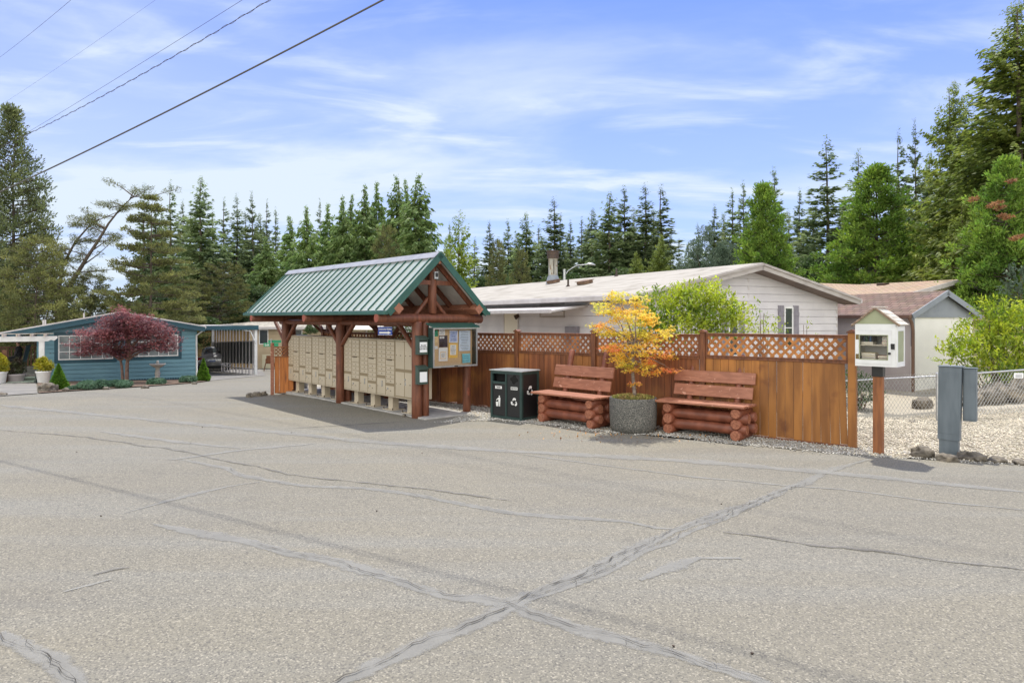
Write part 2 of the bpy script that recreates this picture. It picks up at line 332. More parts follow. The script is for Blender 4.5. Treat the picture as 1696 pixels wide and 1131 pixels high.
M['bright_con'] = leafmat('bright_conifer', (0.15, 0.22, 0.035), (0.26, 0.32, 0.05), objvar=.05)
M['lush'] = leafmat('lush_green', (0.11, 0.195, 0.036), (0.21, 0.31, 0.055), objvar=.08)
M['greyleaf'] = leafmat('grey_green_leaf', (0.085, 0.125, 0.080), (0.130, 0.170, 0.115))
M['dwarf'] = leafmat('dwarf_spruce', (0.075, 0.160, 0.020), (0.130, 0.250, 0.032), scale=8)
M['juniper'] = leafmat('juniper', (0.060, 0.120, 0.072), (0.110, 0.185, 0.115), scale=3)
M['yellow'] = leafmat('golden_shrub', (0.42, 0.36, 0.035), (0.26, 0.27, 0.035), scale=4)
M['shrub'] = leafmat('lime_shrub_leaf', (0.42, 0.47, 0.06), (0.13, 0.20, 0.03), scale=1.6, transl=.4)
M['maple_gold'] = leafmat('golden_maple_leaf', (0.74, 0.50, 0.10), (0.56, 0.56, 0.12), scale=2, transl=.42, hue=.02, c3=(0.76, 0.42, 0.15), s3=2.2, lo3=.52, hi3=.70)
M['maple_low'] = leafmat('coral_maple_leaf', (0.68, 0.26, 0.12), (0.60, 0.46, 0.07), scale=3, transl=.42, hue=.02)
M['maple_red'] = leafmat('purple_maple_leaf', (0.105, 0.038, 0.046), (0.28, 0.095, 0.095), scale=1.2, transl=.25, hue=.02, island=.45)
M['dead'] = leafmat('rust_needles', (0.30, 0.16, 0.08), (0.24, 0.12, 0.06))
M['hedge'] = leafmat('undergrowth_leaf', (0.045, 0.080, 0.030), (0.085, 0.125, 0.045))
# ------------------------------------------------------------------ setting: ground, road, gravel, pad, cracks
def road_material():
    m = bpy.data.materials.new('weathered_asphalt'); m.use_nodes = True; t = m.node_tree; N = t.nodes; L = t.links
    p = N['Principled BSDF']; p.inputs['Roughness'].default_value = 0.85; p.inputs['Specular IOR Level'].default_value = .3
    co = N.new('ShaderNodeTexCoord')
    def noise(sc, st=(1, 1, 1), dt=5, rt=(0, 0, 0), ro=.5):
        mp = N.new('ShaderNodeMapping'); mp.inputs['Scale'].default_value = st; mp.inputs['Rotation'].default_value = rt; L.new(co.outputs['Object'], mp.inputs[0])
        nz = N.new('ShaderNodeTexNoise'); nz.inputs['Scale'].default_value = sc; nz.inputs['Detail'].default_value = dt; nz.inputs['Roughness'].default_value = ro; L.new(mp.outputs[0], nz.inputs['Vector']); return nz.outputs['Fac']
    def mr(v, a, b, c=0, d=1):
        r = N.new('ShaderNodeMapRange'); r.inputs['From Min'].default_value = a; r.inputs['From Max'].default_value = b; r.inputs['To Min'].default_value = c; r.inputs['To Max'].default_value = d; L.new(v, r.inputs['Value']); return r.outputs[0]
    def mix(f, a, b, mode='MIX'):
        x = N.new('ShaderNodeMix'); x.data_type = 'RGBA'; x.blend_type = mode
        for k, v in (('Factor', f), ('A', a), ('B', b)):
            if isinstance(v, tuple): x.inputs[k].default_value = (*v, 1)
            elif isinstance(v, (int, float)): x.inputs[k].default_value = v
            else: L.new(v, x.inputs[k])
        return x.outputs['Result']
    base = mix(mr(noise(.35, (1, 1, 1), 6), .35, .65), (0.262, 0.238, 0.180), (0.228, 0.212, 0.170))
    # wheel-polished tracks that run along the road
    base = mix(mr(noise(1.0, (.12, 1.3, 1), 4, (0, 0, R(22))), .48, .66, 0, .85), base, (0.258, 0.249, 0.214))
    base = mix(mr(noise(2.3, (1, 1, 1), 3), .66, .76, 0, .45), base, (0.13, 0.12, 0.10))
    base = mix(mr(noise(.9, (.2, .9, 1), 5, (0, 0, R(14))), .56, .75, 0, .6), base, (0.180, 0.170, 0.148))
    v = N.new('ShaderNodeTexVoronoi'); v.inputs['Scale'].default_value = 95; L.new(co.outputs['Object'], v.inputs['Vector'])
    hs = N.new('ShaderNodeSeparateColor'); L.new(v.outputs['Color'], hs.inputs[0])
    st = mix(mr(hs.outputs[0], .78, .92, 0, .52), base, (0.52, 0.47, 0.37))
    st = mix(mr(hs.outputs[1], .70, .95, 0, .62), st, (0.075, 0.072, 0.068))
    ed = mr(v.outputs['Distance'], .35, .75, 0, .28)
    st = mix(ed, st, (0.09, 0.085, 0.078))
    fine = mix(mr(noise(38, (1, 1, 1), 6, ro=.8), .40, .62, 0, .34), st, (0.105, 0.10, 0.093))
    L.new(fine, p.inputs['Base Color'])
    bp = N.new('ShaderNodeBump'); bp.inputs['Strength'].default_value = .55; bp.inputs['Distance'].default_value = .006; L.new(noise(110, (1, 1, 1), 4), bp.inputs['Height']); L.new(bp.outputs[0], p.inputs['Normal'])
    return m
M['road'] = road_material()
M['seal'] = mat('crack_seal', (0.305, 0.298, 0.272), (0.260, 0.254, 0.232), rough=.8, scale=3, detail=8, bump=.2, bscale=60)
def feather(m, sc):        # ragged, worn edges of a stain: opacity from a stain attribute broken up by noise
    t = m.node_tree; N = t.nodes; L = t.links; p = N['Principled BSDF']
    at_ = N.new('ShaderNodeAttribute'); at_.attribute_name = 'wear'
    co = N.new('ShaderNodeTexCoord'); nz = N.new('ShaderNodeTexNoise'); nz.inputs['Scale'].default_value = sc; nz.inputs['Detail'].default_value = 7; nz.inputs['Roughness'].default_value = .7; L.new(co.outputs['Object'], nz.inputs['Vector'])
    a = N.new('ShaderNodeMath'); a.operation = 'MULTIPLY_ADD'; a.inputs[1].default_value = 2.2; a.inputs[2].default_value = -1.1; L.new(nz.outputs['Fac'], a.inputs[0])
    b = N.new('ShaderNodeMath'); b.operation = 'ADD'; L.new(a.outputs[0], b.inputs[0]); L.new(at_.outputs['Fac'], b.inputs[1])
    r = N.new('ShaderNodeMapRange'); r.inputs['From Min'].default_value = .30; r.inputs['From Max'].default_value = .85; r.inputs['To Max'].default_value = .62; L.new(b.outputs[0], r.inputs['Value']); L.new(r.outputs[0], p.inputs['Alpha'])
feather(M['seal'], 9)
M['crack'] = mat('crack', (0.035, 0.031, 0.026), (0.10, 0.09, 0.072), rough=.95, scale=2)
M['tar'] = mat('tar_line', (0.16, 0.15, 0.132), (0.20, 0.19, 0.17), rough=.8, scale=4); feather(M['tar'], 16)
M['soil'] = mat('soil_ground', (0.11, 0.115, 0.05), (0.16, 0.13, 0.085), rough=.95, scale=.4, bump=.5, bscale=8)
M['gravel_bed'] = mat('pale_gravel', (0.46, 0.41, 0.32), (0.32, 0.285, 0.22), rough=.9, scale=45, detail=2, lo=.42, hi=.58, bump=.9, bscale=38, c3=(0.17, 0.135, 0.09), s3=.9, lo3=.58, hi3=.75)
M['stone'] = mat('gravel_stone', (0.60, 0.54, 0.43), (0.44, 0.395, 0.31), rough=.85, scale=1.0, island=.42, hue=.012)
M['stone_grey'] = mat('grey_gravel_stone', (0.50, 0.48, 0.44), (0.36, 0.345, 0.315), rough=.85, scale=1.0, island=.45, hue=.01)
M['mulch'] = mat('bark_mulch', (0.10, 0.062, 0.040), (0.17, 0.115, 0.08), rough=.95, scale=14, bump=.9, bscale=30)

def sheet(name, poly, m, dz, step=1.0, kind='structure'):
    bm = bmesh.new(); vs = [bm.verts.new((p[0], p[1], 0)) for p in poly]; bm.faces.new(vs); bmesh.ops.triangulate(bm, faces=bm.faces)
    xs = [p[0] for p in poly]; ys = [p[1] for p in poly]
    for ax, lo, hi in ((0, min(xs), max(xs)), (1, min(ys), max(ys))):
        k = lo+step
        while k < hi:
            co = [0, 0, 0]; no = [0, 0, 0]; co[ax] = k; no[ax] = 1
            bmesh.ops.bisect_plane(bm, geom=bm.verts[:]+bm.edges[:]+bm.faces[:], plane_co=co, plane_no=no); k += step
    for v in bm.verts: v.co.z = gz(v.co.x, v.co.y)+dz
    bmesh.ops.recalc_face_normals(bm, faces=bm.faces)
    if sum(f.normal.z for f in bm.faces) < 0: bmesh.ops.reverse_faces(bm, faces=bm.faces)
    me = bpy.data.meshes.new(name); bm.to_mesh(me); bm.free(); me.materials.append(m)
    o = bpy.data.objects.new(name, me); COL.objects.link(o); o['kind'] = kind; return o
# the ground: one sheet out to the horizon, a few centimetres under the road
b = MB(); xs = [-900, -300, -120, -60, -46, -30, -20, -12, -8, -3, 5, 5.75, 6.5, 7.5, 8.8, 10, 11.8, 20, 29, 60, 120, 300, 900]; ys = [-200, -60, -8, 10, 11.5, 12.5, 13.5, 14.5, 15.5, 17, 22, 28, 34, 46, 61, 90, 150, 300, 900]
vs = [(x, y, gz(x, y)-.06) for y in ys for x in xs]; nx = len(xs)
b.add(vs, [(j*nx+i, j*nx+i+1, (j+1)*nx+i+1, (j+1)*nx+i) for j in range(len(ys)-1) for i in range(nx-1)], 0, False)
b.build('ground', M['soil'])['kind'] = 'structure'
sheet('road', [(-46, -7), (28, -7), (28, 30), (10, 60), (-46, 60)], M['road'], 0.0, 1.0)
def K(x, y, z=0): c, s = math.cos(R(-48.7)), math.sin(R(-48.7)); return Vector((-1.64+x*c-y*s, 13.94+x*s+y*c, z))
edge = [(738, 699), (780, 697), (814, 695), (861, 699), (893, 702), (927, 705), (969, 712), (1025, 718), (1082, 721), (1150, 727), (1207, 734), (1270, 740), (1360, 749), (1420, 753), (1468, 757), (1548, 761), (1620, 765), (1696, 769), (1800, 776)]
ew = []
for (a, b_) in zip(edge[:-1], edge[1:]):
    for k in range(4):
        t = k/4; g = G(a[0]+(b_[0]-a[0])*t, a[1]+(b_[1]-a[1])*t); ew.append((g.x+random.uniform(-.02, .02), g.y+random.uniform(-.05, .05)))
g = G(1800, 776); ew.append((g.x, g.y))
gp = ew+[(20, 8), (26, 14), (26, 38), (-3, 38), (-8.5, 24)]+[tuple(K(-7.3, 1.6)[:2]), tuple(K(-7.0, .7)[:2]), tuple(K(.25, .7)[:2])]
sheet('gravel_bed', gp, M['gravel_bed'], 0.005, .4)
pad = MB(); pad.b2(-7.0, .35, -.40, .78, -.05, .03, 0, .01)
pd = pad.build('concrete_pad', M['concrete'], None, K(0, 0), (0, 0, R(-48.7))); pd['kind'] = 'structure'
def inside(P, poly):
    x, y = P[:, 0], P[:, 1]; c = np.zeros(len(P), bool); n = len(poly)
    for i in range(n):
        x1, y1 = poly[i]; x2, y2 = poly[(i+1) % n]
        k = ((y1 > y) != (y2 > y)) & (x < (x2-x1)*(y-y1)/(y2-y1+1e-12)+x1); c ^= k
    return c
OCT_V = np.array([(1, 0, 0), (-1, 0, 0), (0, 1, 0), (0, -1, 0), (0, 0, 1), (0, 0, -1)], float)
OCT_F = np.array([(0, 2, 4), (2, 1, 4), (1, 3, 4), (3, 0, 4), (2, 0, 5), (1, 2, 5), (3, 1, 5), (0, 3, 5)])
def stones(name, P, size, m, kind='stuff'):
    n = len(P); V = OCT_V[None]*(size[:, None, None]*RNG.uniform(.6, 1.3, (n, 6, 1)))
    a = RNG.uniform(0, 6.28, n); c, s = np.cos(a)[:, None], np.sin(a)[:, None]; x, y = V[..., 0].copy(), V[..., 1].copy()
    V[..., 0] = x*c-y*s; V[..., 1] = (x*s+y*c)*.75; V[..., 2] *= .62
    t = RNG.uniform(-.5, .5, n)[:, None]; x, z = V[..., 0].copy(), V[..., 2].copy(); V[..., 0] = x*np.cos(t)-z*np.sin(t); V[..., 2] = x*np.sin(t)+z*np.cos(t)
    V += P[:, None, :]
    me = bpy.data.meshes.new(name); me.vertices.add(n*6); me.vertices.foreach_set('co', V.reshape(-1).astype(np.float32))
    Fi = (OCT_F[None]+(np.arange(n)*6)[:, None, None]).reshape(-1); nf = n*8
    me.loops.add(nf*3); me.loops.foreach_set('vertex_index', Fi.astype(np.int32)); me.polygons.add(nf); me.polygons.foreach_set('loop_start', np.arange(0, nf*3, 3, dtype=np.int32))
    me.materials.append(m); me.update(calc_edges=True); o = link(name, me); o['kind'] = kind; return o
def scatter(poly, n, lo, hi):
    P = np.column_stack([RNG.uniform(lo[0], hi[0], n), RNG.uniform(lo[1], hi[1], n)]); P = P[inside(P, poly)]
    return np.column_stack([P, [gz(x, y)+.014 for x, y in P]])
P = scatter(gp, 26000, (5.0, 9.4), (12.6, 15.5)); stones('gravel_stones', P, RNG.uniform(.010, .026, len(P)), M['stone'])
P = scatter(gp, 52000, (-2.6, 10.0), (6.0, 17.0)); P2_ = [];
for x_, y_ in ew:
    for k_ in range(26): u_ = (x_+random.gauss(0, .12), y_+random.gauss(.03, .06)); P2_.append((u_[0], u_[1], gz(*u_)+.008))
P = np.concatenate([P, np.array(P2_)]); d_ = (P[:, 0]-5.26)*.632+(P[:, 1]-10.54)*.775; P = P[(d_ < .15)]
stones('grey_gravel_stones', P, RNG.uniform(.008, .022, len(P)), M['stone_grey'])
# worn seals, cracks and tar lines traced on the asphalt
def zl(l): return [(x/2, 640+y/2) for x, y in l]
def zr(l): return [(848+x/2, 700+y/2) for x, y in l]
RC = [0]
def ribbon(mb, pts, w, dz, jit=0.0, wj=0.0, step=.12, attr=None, taper=True):
    RC[0] += 1; dz = dz+.00023*RC[0]*(1 if attr is None else .6)
    W = [G(*p) for p in pts]; out = []
    for a, b_ in zip(W[:-1], W[1:]):
        n = max(1, int((b_-a).length/step))
        for k in range(n): out.append(a.lerp(b_, k/n))
    out.append(W[-1]); n = len(out); off = 0
    C = []; WW = []
    for i, p in enumerate(out):
        d = out[min(i+1, n-1)]-out[max(i-1, 0)]; d.z = 0; d.normalize(); s = Vector((-d.y, d.x, 0))
        off = off*.72+random.uniform(-jit, jit); ww = w*(1+random.uniform(-wj, wj))*(min(1, i/4+.25, (n-1-i)/4+.25) if taper else 1)
        C.append((p+s*off, s)); WW.append(ww)
    prof = (-1, -.35, .35, 1) if attr is not None else (-1, 1); vs = []; fs = []; k = len(prof)
    for (c, s), ww in zip(C, WW):
        for q in prof: v = c+s*ww*q*.5; vs.append((v.x, v.y, gz(v.x, v.y)+dz)); (attr.append(1.0 if abs(q) < .9 else 0.0) if attr is not None else None)
    for i in range(n-1):
        for j in range(k-1): fs.append((i*k+j, i*k+j+1, (i+1)*k+j+1, (i+1)*k+j)[::-1])
    mb.add(vs, fs, 0); return C
c1 = zl([(500, 455), (600, 475), (700, 492), (830, 515), (960, 550), (1100, 578), (1200, 610), (1340, 655), (1470, 692), (1600, 706)])+zr([(0, 606), (60, 635), (140, 660), (240, 690), (380, 725), (470, 745), (560, 775), (680, 812), (800, 850), (900, 890)])
c2 = zl([(1040, 1020), (1120, 980), (1230, 930), (1310, 890), (1400, 850), (1500, 812), (1600, 775)])+zr([(0, 602), (110, 552), (210, 510), (330, 455), (450, 400), (540, 355), (640, 320), (730, 288), (830, 255), (910, 220), (980, 200), (1035, 165), (1120, 140), (1185, 122)])
c2b = zr([(20, 600), (210, 530), (300, 495), (420, 430), (520, 395), (560, 370), (700, 318), (810, 270), (900, 236)])
c3 = zl([(560, 240), (620, 245), (750, 270), (800, 295), (870, 310), (1000, 330), (1200, 338), (1350, 355), (1450, 375), (1560, 395)])+zr([(0, 300), (200, 315), (380, 330), (480, 350), (540, 355)])
c4 = zl([(410, 420), (550, 380), (650, 355), (760, 330), (860, 315)])
c5 = zl([(0, 815), (60, 850), (110, 880), (160, 905), (200, 945), (240, 980), (270, 1010)])
c6 = zl([(740, 435), (900, 470), (1100, 520), (1200, 545), (1330, 580), (1500, 610), (1696, 670)]); c6b = zr([(270, 625), (430, 660), (570, 690), (700, 730), (900, 775), (1040, 805), (1180, 850), (1300, 890)])
c7 = zr([(700, 360), (820, 380), (1000, 405), (1200, 425), (1400, 460), (1696, 495), (1800, 510)])
c8 = zr([(0, 100), (300, 140), (600, 180), (900, 208), (1100, 222), (1400, 262), (1696, 290), (1800, 300)])
c9 = zl([(0, 145), (300, 170), (600, 215), (960, 290), (1400, 340), (1696, 380)])
c10 = zl([(0, 62), (300, 92), (600, 120), (900, 150), (1300, 190), (1696, 215)])+zr([(200, 105), (600, 128), (1100, 170), (1696, 230)])
def finish(mb, at_, name, m):
    o = mb.build(name, m); o['kind'] = 'structure'
    if at_ is not None:
        a = o.data.attributes.new('wear', 'FLOAT', 'POINT'); a.data.foreach_set('value', at_)
    return o
sb = MB(); sa = []
for c, w in ((c1, .30), (c2, .34), (c2b, .18), (c3, .26), (c4, .2), (c5, .42), (c8, .12), (c10, .55)): ribbon(sb, c, w*.66, .004, .012, .35, .2, sa)
ribbon(sb, zl([(330, 150), (560, 180), (800, 205)]), .22, .004, .02, .4, .2, sa); ribbon(sb, zl([(210, 680), (300, 655), (370, 640)]), .16, .004, .02, .4, .1, sa)
ribbon(sb, zr([(420, 520), (620, 450), (760, 450)]), .22, .0038, .02, .5, .2, sa); ribbon(sb, zl([(560, 245), (760, 215), (1040, 190)]), .2, .0038, .02, .5, .2, sa)
finish(sb, sa, 'crack_seal', M['seal'])
tb = MB(); ta = []
for c, w in ((c7, .06), (c9, .06)): ribbon(tb, c, w, .0075, .03, .7, .1, ta)
ribbon(tb, zl([(310, 625), (380, 605), (430, 600)]), .12, .0075, .012, .5, .1, ta); ribbon(tb, zl([(950, 140), (1150, 128), (1340, 118)]), .07, .0075, .01, .4, .1, ta)
finish(tb, ta, 'tar_lines', M['tar'])
cb = MB()
for c, w in ((c1[3:], .016), (c2[:-3], .020), (c2b, .014), (c3[2:], .011), (c4, .007), (c5, .014), (c8, .009), (c7, .008)):
    C = ribbon(cb, c, w*.30, .011, .020, 1.0, .05)
for c, w in ((c2[5:-5], .010), (c1[8:], .009), (c5, .008)): ribbon(cb, c, w*.28, .0145, .03, .9, .06)
for k in range(26):      # short side cracks
    c = random.choice((c1, c2, c2b, c3, c5)); i = random.randrange(1, len(c)-1); p = G(*c[i]); a = random.uniform(0, 6.28); px = c[i][0]; py = c[i][1]
    q = [(px+math.cos(a)*r_*30, py+math.sin(a)*r_*9) for r_ in (0, .5, 1, 1.4)]; ribbon(cb, q, .006, .018, .012, .8, .04)
finish(cb, None, 'road_cracks', M['crack'])
# a few specks on the road
P = np.array([[*G(px, py)[:2], G(px, py).z+.008] for px, py in ((335, 708), (483, 717), (699, 751), (316, 734), (624, 847), (127, 749), (167, 855), (1195, 835), (1116, 1071), (1245, 1083))]); stones('road_pebbles', P, np.full(len(P), .014), M['darkmetal'])

# ------------------------------------------------------------------ mail shelter
TK = R(-48.7)
sh = thing('mail_shelter', 'log shelter over the mailboxes with green standing-seam metal roof paled for glare', 'shelter', K(0, 0), TK)
XF, XN = -6.97, .30; EY, EZ, RZ_ = 1.2, 2.15, 3.31
sl = math.atan2(RZ_-EZ, EY); ns = Vector((0, -math.sin(sl), math.cos(sl)))
for sgn, nm in ((-1, 'roof_panel'), (1, 'roof_panel')):
    b = MB(); n = Vector((0, sgn*math.sin(sl), math.cos(sl))); e = Vector((0, sgn*EY, EZ)); r = Vector((0, 0, RZ_)); X = Vector((1, 0, 0))
    e0 = e-n*.015
    b.add([X*XF+e, X*XN+e, X*XN+r, X*XF+r], [(0, 1, 2, 3) if sgn < 0 else (3, 2, 1, 0)], 0)
    u = -n*.03
    b.add([X*XF+e+u, X*XN+e+u, X*XN+r+u, X*XF+r+u], [(3, 2, 1, 0) if sgn < 0 else (0, 1, 2, 3)], 1)
    k = XF+.15
    while k < XN-.05:
        b.bar(X*k+e+n*.014, X*k+r+n*.014, .016, .028, 2, up=n); k += .303
    b.build(nm, [M['roof_panel'], M['soffit'], M['green_metal']], sh)
b = MB()
for sgn in (-1, 1):
    n = Vector((0, sgn*math.sin(sl), math.cos(sl))); dn = Vector((0, sgn*math.cos(sl), -math.sin(sl))); r = Vector((0, 0, RZ_))+n*.037
    b.add([Vector((XF-.02, 0, 0))+r, Vector((XN+.02, 0, 0))+r, Vector((XN+.02, 0, 0))+r+dn*.17, Vector((XF-.02, 0, 0))+r+dn*.17], [(0, 1, 2, 3) if sgn > 0 else (3, 2, 1, 0)], 0)
    b.add([Vector((XF-.02, 0, 0))+r+dn*.17, Vector((XN+.02, 0, 0))+r+dn*.17, Vector((XN+.02, 0, 0))+r+dn*.17-n*.03, Vector((XF-.02, 0, 0))+r+dn*.17-n*.03], [(0, 1, 2, 3)], 0)
b.build('ridge_cap', M['ridge'], sh)
for sgn in (-1, 1):
    for x in (XN+.012, XF-.012):
        b = MB(); n = Vector((0, sgn*math.sin(sl), math.cos(sl)))
        b.bar(Vector((x, 0, RZ_))-n*.04, Vector((x, sgn*(EY+.03), EZ-.03))-n*.04, .024, .13, 0, up=n)
        b.build('rake_trim', M['green_metal'], sh)
    b = MB(); b.b2(XF-.02, XN+.02, sgn*(EY+.002), sgn*(EY+.10), EZ-.085, EZ-.012, 0, .01); b.build('gutter', M['green_metal'], sh)
# timbers
for x in (0.02, -3.2, -6.4):
    b = MB(); b.log((x, -1.30, 2.0), (x, 1.27, 1.985), .094, 16, 0, 1); b.build('tie_log', [M['log'], M['log_end']], sh)
    b = MB(); b.log((x+.0, 0, 2.09), (x, 0, 3.20), .088 if x > -1 else .08, 16, 0, 1); b.build('king_post', [M['log'], M['log_end']], sh)
    for s_ in (-1, 1):
        b = MB(); b.tube([(x-.07, s_*.36, 2.07), (x-.07, s_*.04, 2.42)], .045, 8, 0); b.build('strut', M['log'], sh)
for s_ in (-1, 1):
    b = MB(); b.box(((XF+XN)/2+.02, s_*.98, 2.185), (XN-XF+.02, .155, .155), 0, (R(45), 0, 0)); b.build('eave_beam', M['bench'], sh)
b = MB(); b.box(((XF+XN)/2+.02, 0, RZ_-.15), (XN-XF-.06, .11, .11), 0, (R(45), 0, 0)); b.build('ridge_beam', M['bench'], sh)
x = XN-.22
for i in range(10):
    for s_ in (-1, 1):
        n = Vector((0, s_*math.sin(sl), math.cos(sl))); b = MB()
        b.bar(Vector((x, 0, RZ_))-n*.085, Vector((x, s_*1.12, EZ+.077))-n*.085, .05, .10, 0, up=n); b.build('rafter', M['log'], sh)
    x -= .75
b = MB(); b.bar((0.06, -.55, 2.72), (.06, .55, 2.72), .04, .09); b.build('collar_tie', M['log'], sh)
b = MB(); b.log((-6.75, -.34, 1.90), (.0, -.34, 1.90), .07); b.build('long_beam', [M['log'], M['log_end']], sh)
b = MB(); b.log((-6.75, .84, 1.90), (.0, .84, 1.90), .07); b.build('long_beam', [M['log'], M['log_end']], sh)
for x in (0.0, -3.25, -6.4):
    for y, r in ((-.36, .105), (-.165, .085), (.90, .085)):
        b = MB(); b.log((x, y, 0.0), (x, y, 1.93), r, 16, 0, 1, .004); b.build('post', [M['log'], M['log_end']], sh)
    for y in (-.36, .90):
        for s_ in (-1, 1):
            if s_ > 0 and x > -1: continue
            b = MB(); b.tube([(x+s_*.70, y, 1.90), (x+s_*.06, y, 1.36)], .052, 10, 0); b.build('brace', M['log'], sh)
    b = MB(); b.tube([(x, .32, 1.93), (x, .82, 1.5)], .04, 8, 0); b.build('brace', M['log'], sh)
# small things on the shelter
def onK(name, label, cat, x, y, z, group=None): return thing(name, label, cat, K(x, y, z), TK, group)
t = onK('sensor_light', 'small grey light fixture high on the king post of the shelter gable', 'light', .10, .02, 2.87)
b = MB(); b.b2(0, .05, -.05, .05, -.08, .08, 0, .01); b.build('housing', M['steel'], t)
b = MB(); b.b2(.05, .056, -.028, .032, -.035, .05, 0); b.build('lens', M['black'], t)
def text(parent, s, size, loc, m, name='lettering', rot=(R(90), 0, 0), align='CENTER', bold=0.0, sx=1.0, ext=.0008):
    cu = bpy.data.curves.new(name, 'FONT'); cu.body = s; cu.size = size; cu.align_x = align; cu.align_y = 'CENTER'; cu.extrude = ext; cu.offset = bold; cu.materials.append(m)
    cu.space_line = .95; cu.resolution_u = 3
    o0 = bpy.data.objects.new(name, cu); COL.objects.link(o0); dg = bpy.context.evaluated_depsgraph_get(); me = bpy.data.meshes.new_from_object(o0.evaluated_get(dg)); bpy.data.objects.remove(o0)
    o = bpy.data.objects.new(name, me); COL.objects.link(o); o.parent = parent; o.location = loc; o.rotation_euler = rot; o.scale = (sx, 1, 1); return o
# the two literature boxes: front faces local -x..? the board faces local +x side, so its frame is turned a quarter
TB = TK+R(90)        # board frame: X runs along the gable, front is -Y of that frame = +x of the shelter
def onB(name, label, cat, v, u, z): return thing(name, label, cat, K(u, v, z), TB)
def litbox(label, z, txt):
    t = onB('literature_box', label, 'box', -.355, .115, z)
    b = MB(); b.prism([(-.0, 0), (-.11, 0), (-.11, .31), (0, .355)], 'x', -.115, .115, 0); b.build('box_body', M['green_box'], t)
    b = MB(); b.prism([(.01, .362), (-.14, .303), (-.14, .315), (.01, .374)], 'x', -.128, .128, 0); b.build('sloped_lid', M['green_box'], t)
    b = MB(); b.b2(-.085, .085, -.116, -.111, .045, .245, 0); b.build('notice_card', M['paper'], t)
    b = MB(); b.b2(-.09, .09, -.115, -.111, .262, .278, 0); b.build('slot', M['darkgap'], t)
    if txt: text(t, txt, .037, (0, -.118, .145), M['black'], bold=.0008)
litbox('upper green literature box with printed white card on the shelter post', 1.28, 'Monthly\nNewsletter\nPlease take one')
litbox('lower green literature box with blank white card on the shelter post', .69, None)
# bulletin board
t = onB('bulletin_board', 'glass-fronted cork bulletin board full of notices at the shelter end', 'bulletin board', .345, .18, 1.01)
W2 = .555; Hh = .80
b = MB(); b.b2(-W2, W2, -.02, 0, 0, Hh, 0); b.b2(-W2, -W2+.02, -.17, -.021, 0, Hh, 0); b.b2(W2-.02, W2, -.17, -.021, 0, Hh, 0); b.b2(-W2+.021, W2-.021, -.168, -.022, 0, .02, 0); b.build('case', M['bin_green'], t)
b = MB(); b.prism([(.03, Hh+.075), (-.22, Hh-.0), (-.22, Hh+.02), (.03, Hh+.095)], 'x', -W2-.04, W2+.04, 0); b.build('sloped_top', M['green_metal'], t)
b = MB(); b.b2(-W2+.022, W2-.022, -.03, -.0215, .022, Hh-.005, 0); b.build('cork_panel', M['cork'], t)
b = MB()
for x0, x1, z0, z1 in ((-W2, W2, 0, .035), (-W2, W2, Hh-.03, Hh), (-W2, -W2+.025, .0355, Hh-.0305), (W2-.025, W2, .0355, Hh-.0305)): b.b2(x0, x1, -.19, -.171, z0, z1, 0)
b.build('frame', M['steel'], t)
PC = {'w': M['paper'], 'g': mat('teal_paper', srgb(20, 140, 110), rough=.8), 'k': mat('dark_flyer', srgb(52, 50, 74), srgb(30, 28, 40), rough=.7, scale=9), 'l': mat('lavender_flyer', srgb(150, 170, 222), srgb(180, 196, 232), rough=.8, scale=20),
      'y': mat('amber_paper', srgb(240, 196, 96), rough=.8), 'c': mat('cyan_paper', srgb(110, 200, 224), srgb(140, 214, 230), rough=.8, scale=10), 'b': mat('pale_blue_paper', srgb(196, 214, 236), srgb(206, 222, 240), rough=.8, scale=4), 't': mat('tan_paper', srgb(226, 196, 150), rough=.8), 'i': mat('ink', srgb(60, 62, 80), rough=.8), 'o': mat('olive_ink', srgb(150, 140, 40), rough=.8)}
# (x0,x1,z0,z1 in fractions of the cork, colour, lines of print)
notes = [(.03, .18, .80, .98, 'g', 0), (.02, .17, .64, .79, 't', 2), (.02, .10, .55, .62, 'w', 0), (.02, .17, .46, .54, 'w', 1), (.20, .34, .83, .99, 'w', 3), (.20, .40, .50, .82, 'k', 0), (.215, .32, .74, .80, 'w', 2), (.19, .40, .12, .49, 'w', 0), (.225, .36, .18, .38, 't', 3), (.235, .35, .20, .36, 'w', 4),
         (.44, .64, .62, .96, 'w', 0), (.455, .625, .64, .94, 'l', 6), (.42, .64, .20, .60, 'y', 0), (.455, .60, .28, .56, 'w', 7), (.67, .95, .38, .95, 'b', 12), (.75, .95, .04, .30, 'c', 3)]
x0c = -W2+.03; wc = 2*W2-.06; hc = Hh-.06
for i, (a, a2, c, c2_, k, ln) in enumerate(notes):
    b = MB(); y = -.0325-i*.0012; xa, xb, za, zb = x0c+a*wc, x0c+a2*wc, .03+c*hc, .03+c2_*hc
    rt = random.uniform(-.03, .03); cx, cz = (xa+xb)/2, (za+zb)/2
    b.b2(xa-cx, xb-cx, -.0005, .0005, za-cz, zb-cz, 0)
    for j in range(ln):
        zz = (zb-cz)-(j+1)*(zb-za)/(ln+1); w_ = (xb-xa)*.5*random.uniform(.55, .85); b.b2(-w_, w_*random.uniform(.6, 1), -.0011, -.0006, zz-.003, zz+.003, 1)
    b.build('notice', [PC[k], PC['i']], t, (cx, y, cz), (0, rt, 0))
b = MB(); b.b2(-.045, .045, -.196, -.1905, .008, .026, 0); b.build('latch_plate', M['black'], t)
b = MB(); b.b2(-W2+.026, W2-.026, -.178, -.1765, .036, Hh-.031, 0)
gl = bpy.data.materials.new('clear_pane'); gl.use_nodes = True; N = gl.node_tree.nodes; p = N['Principled BSDF']; p.inputs['Roughness'].default_value = .03
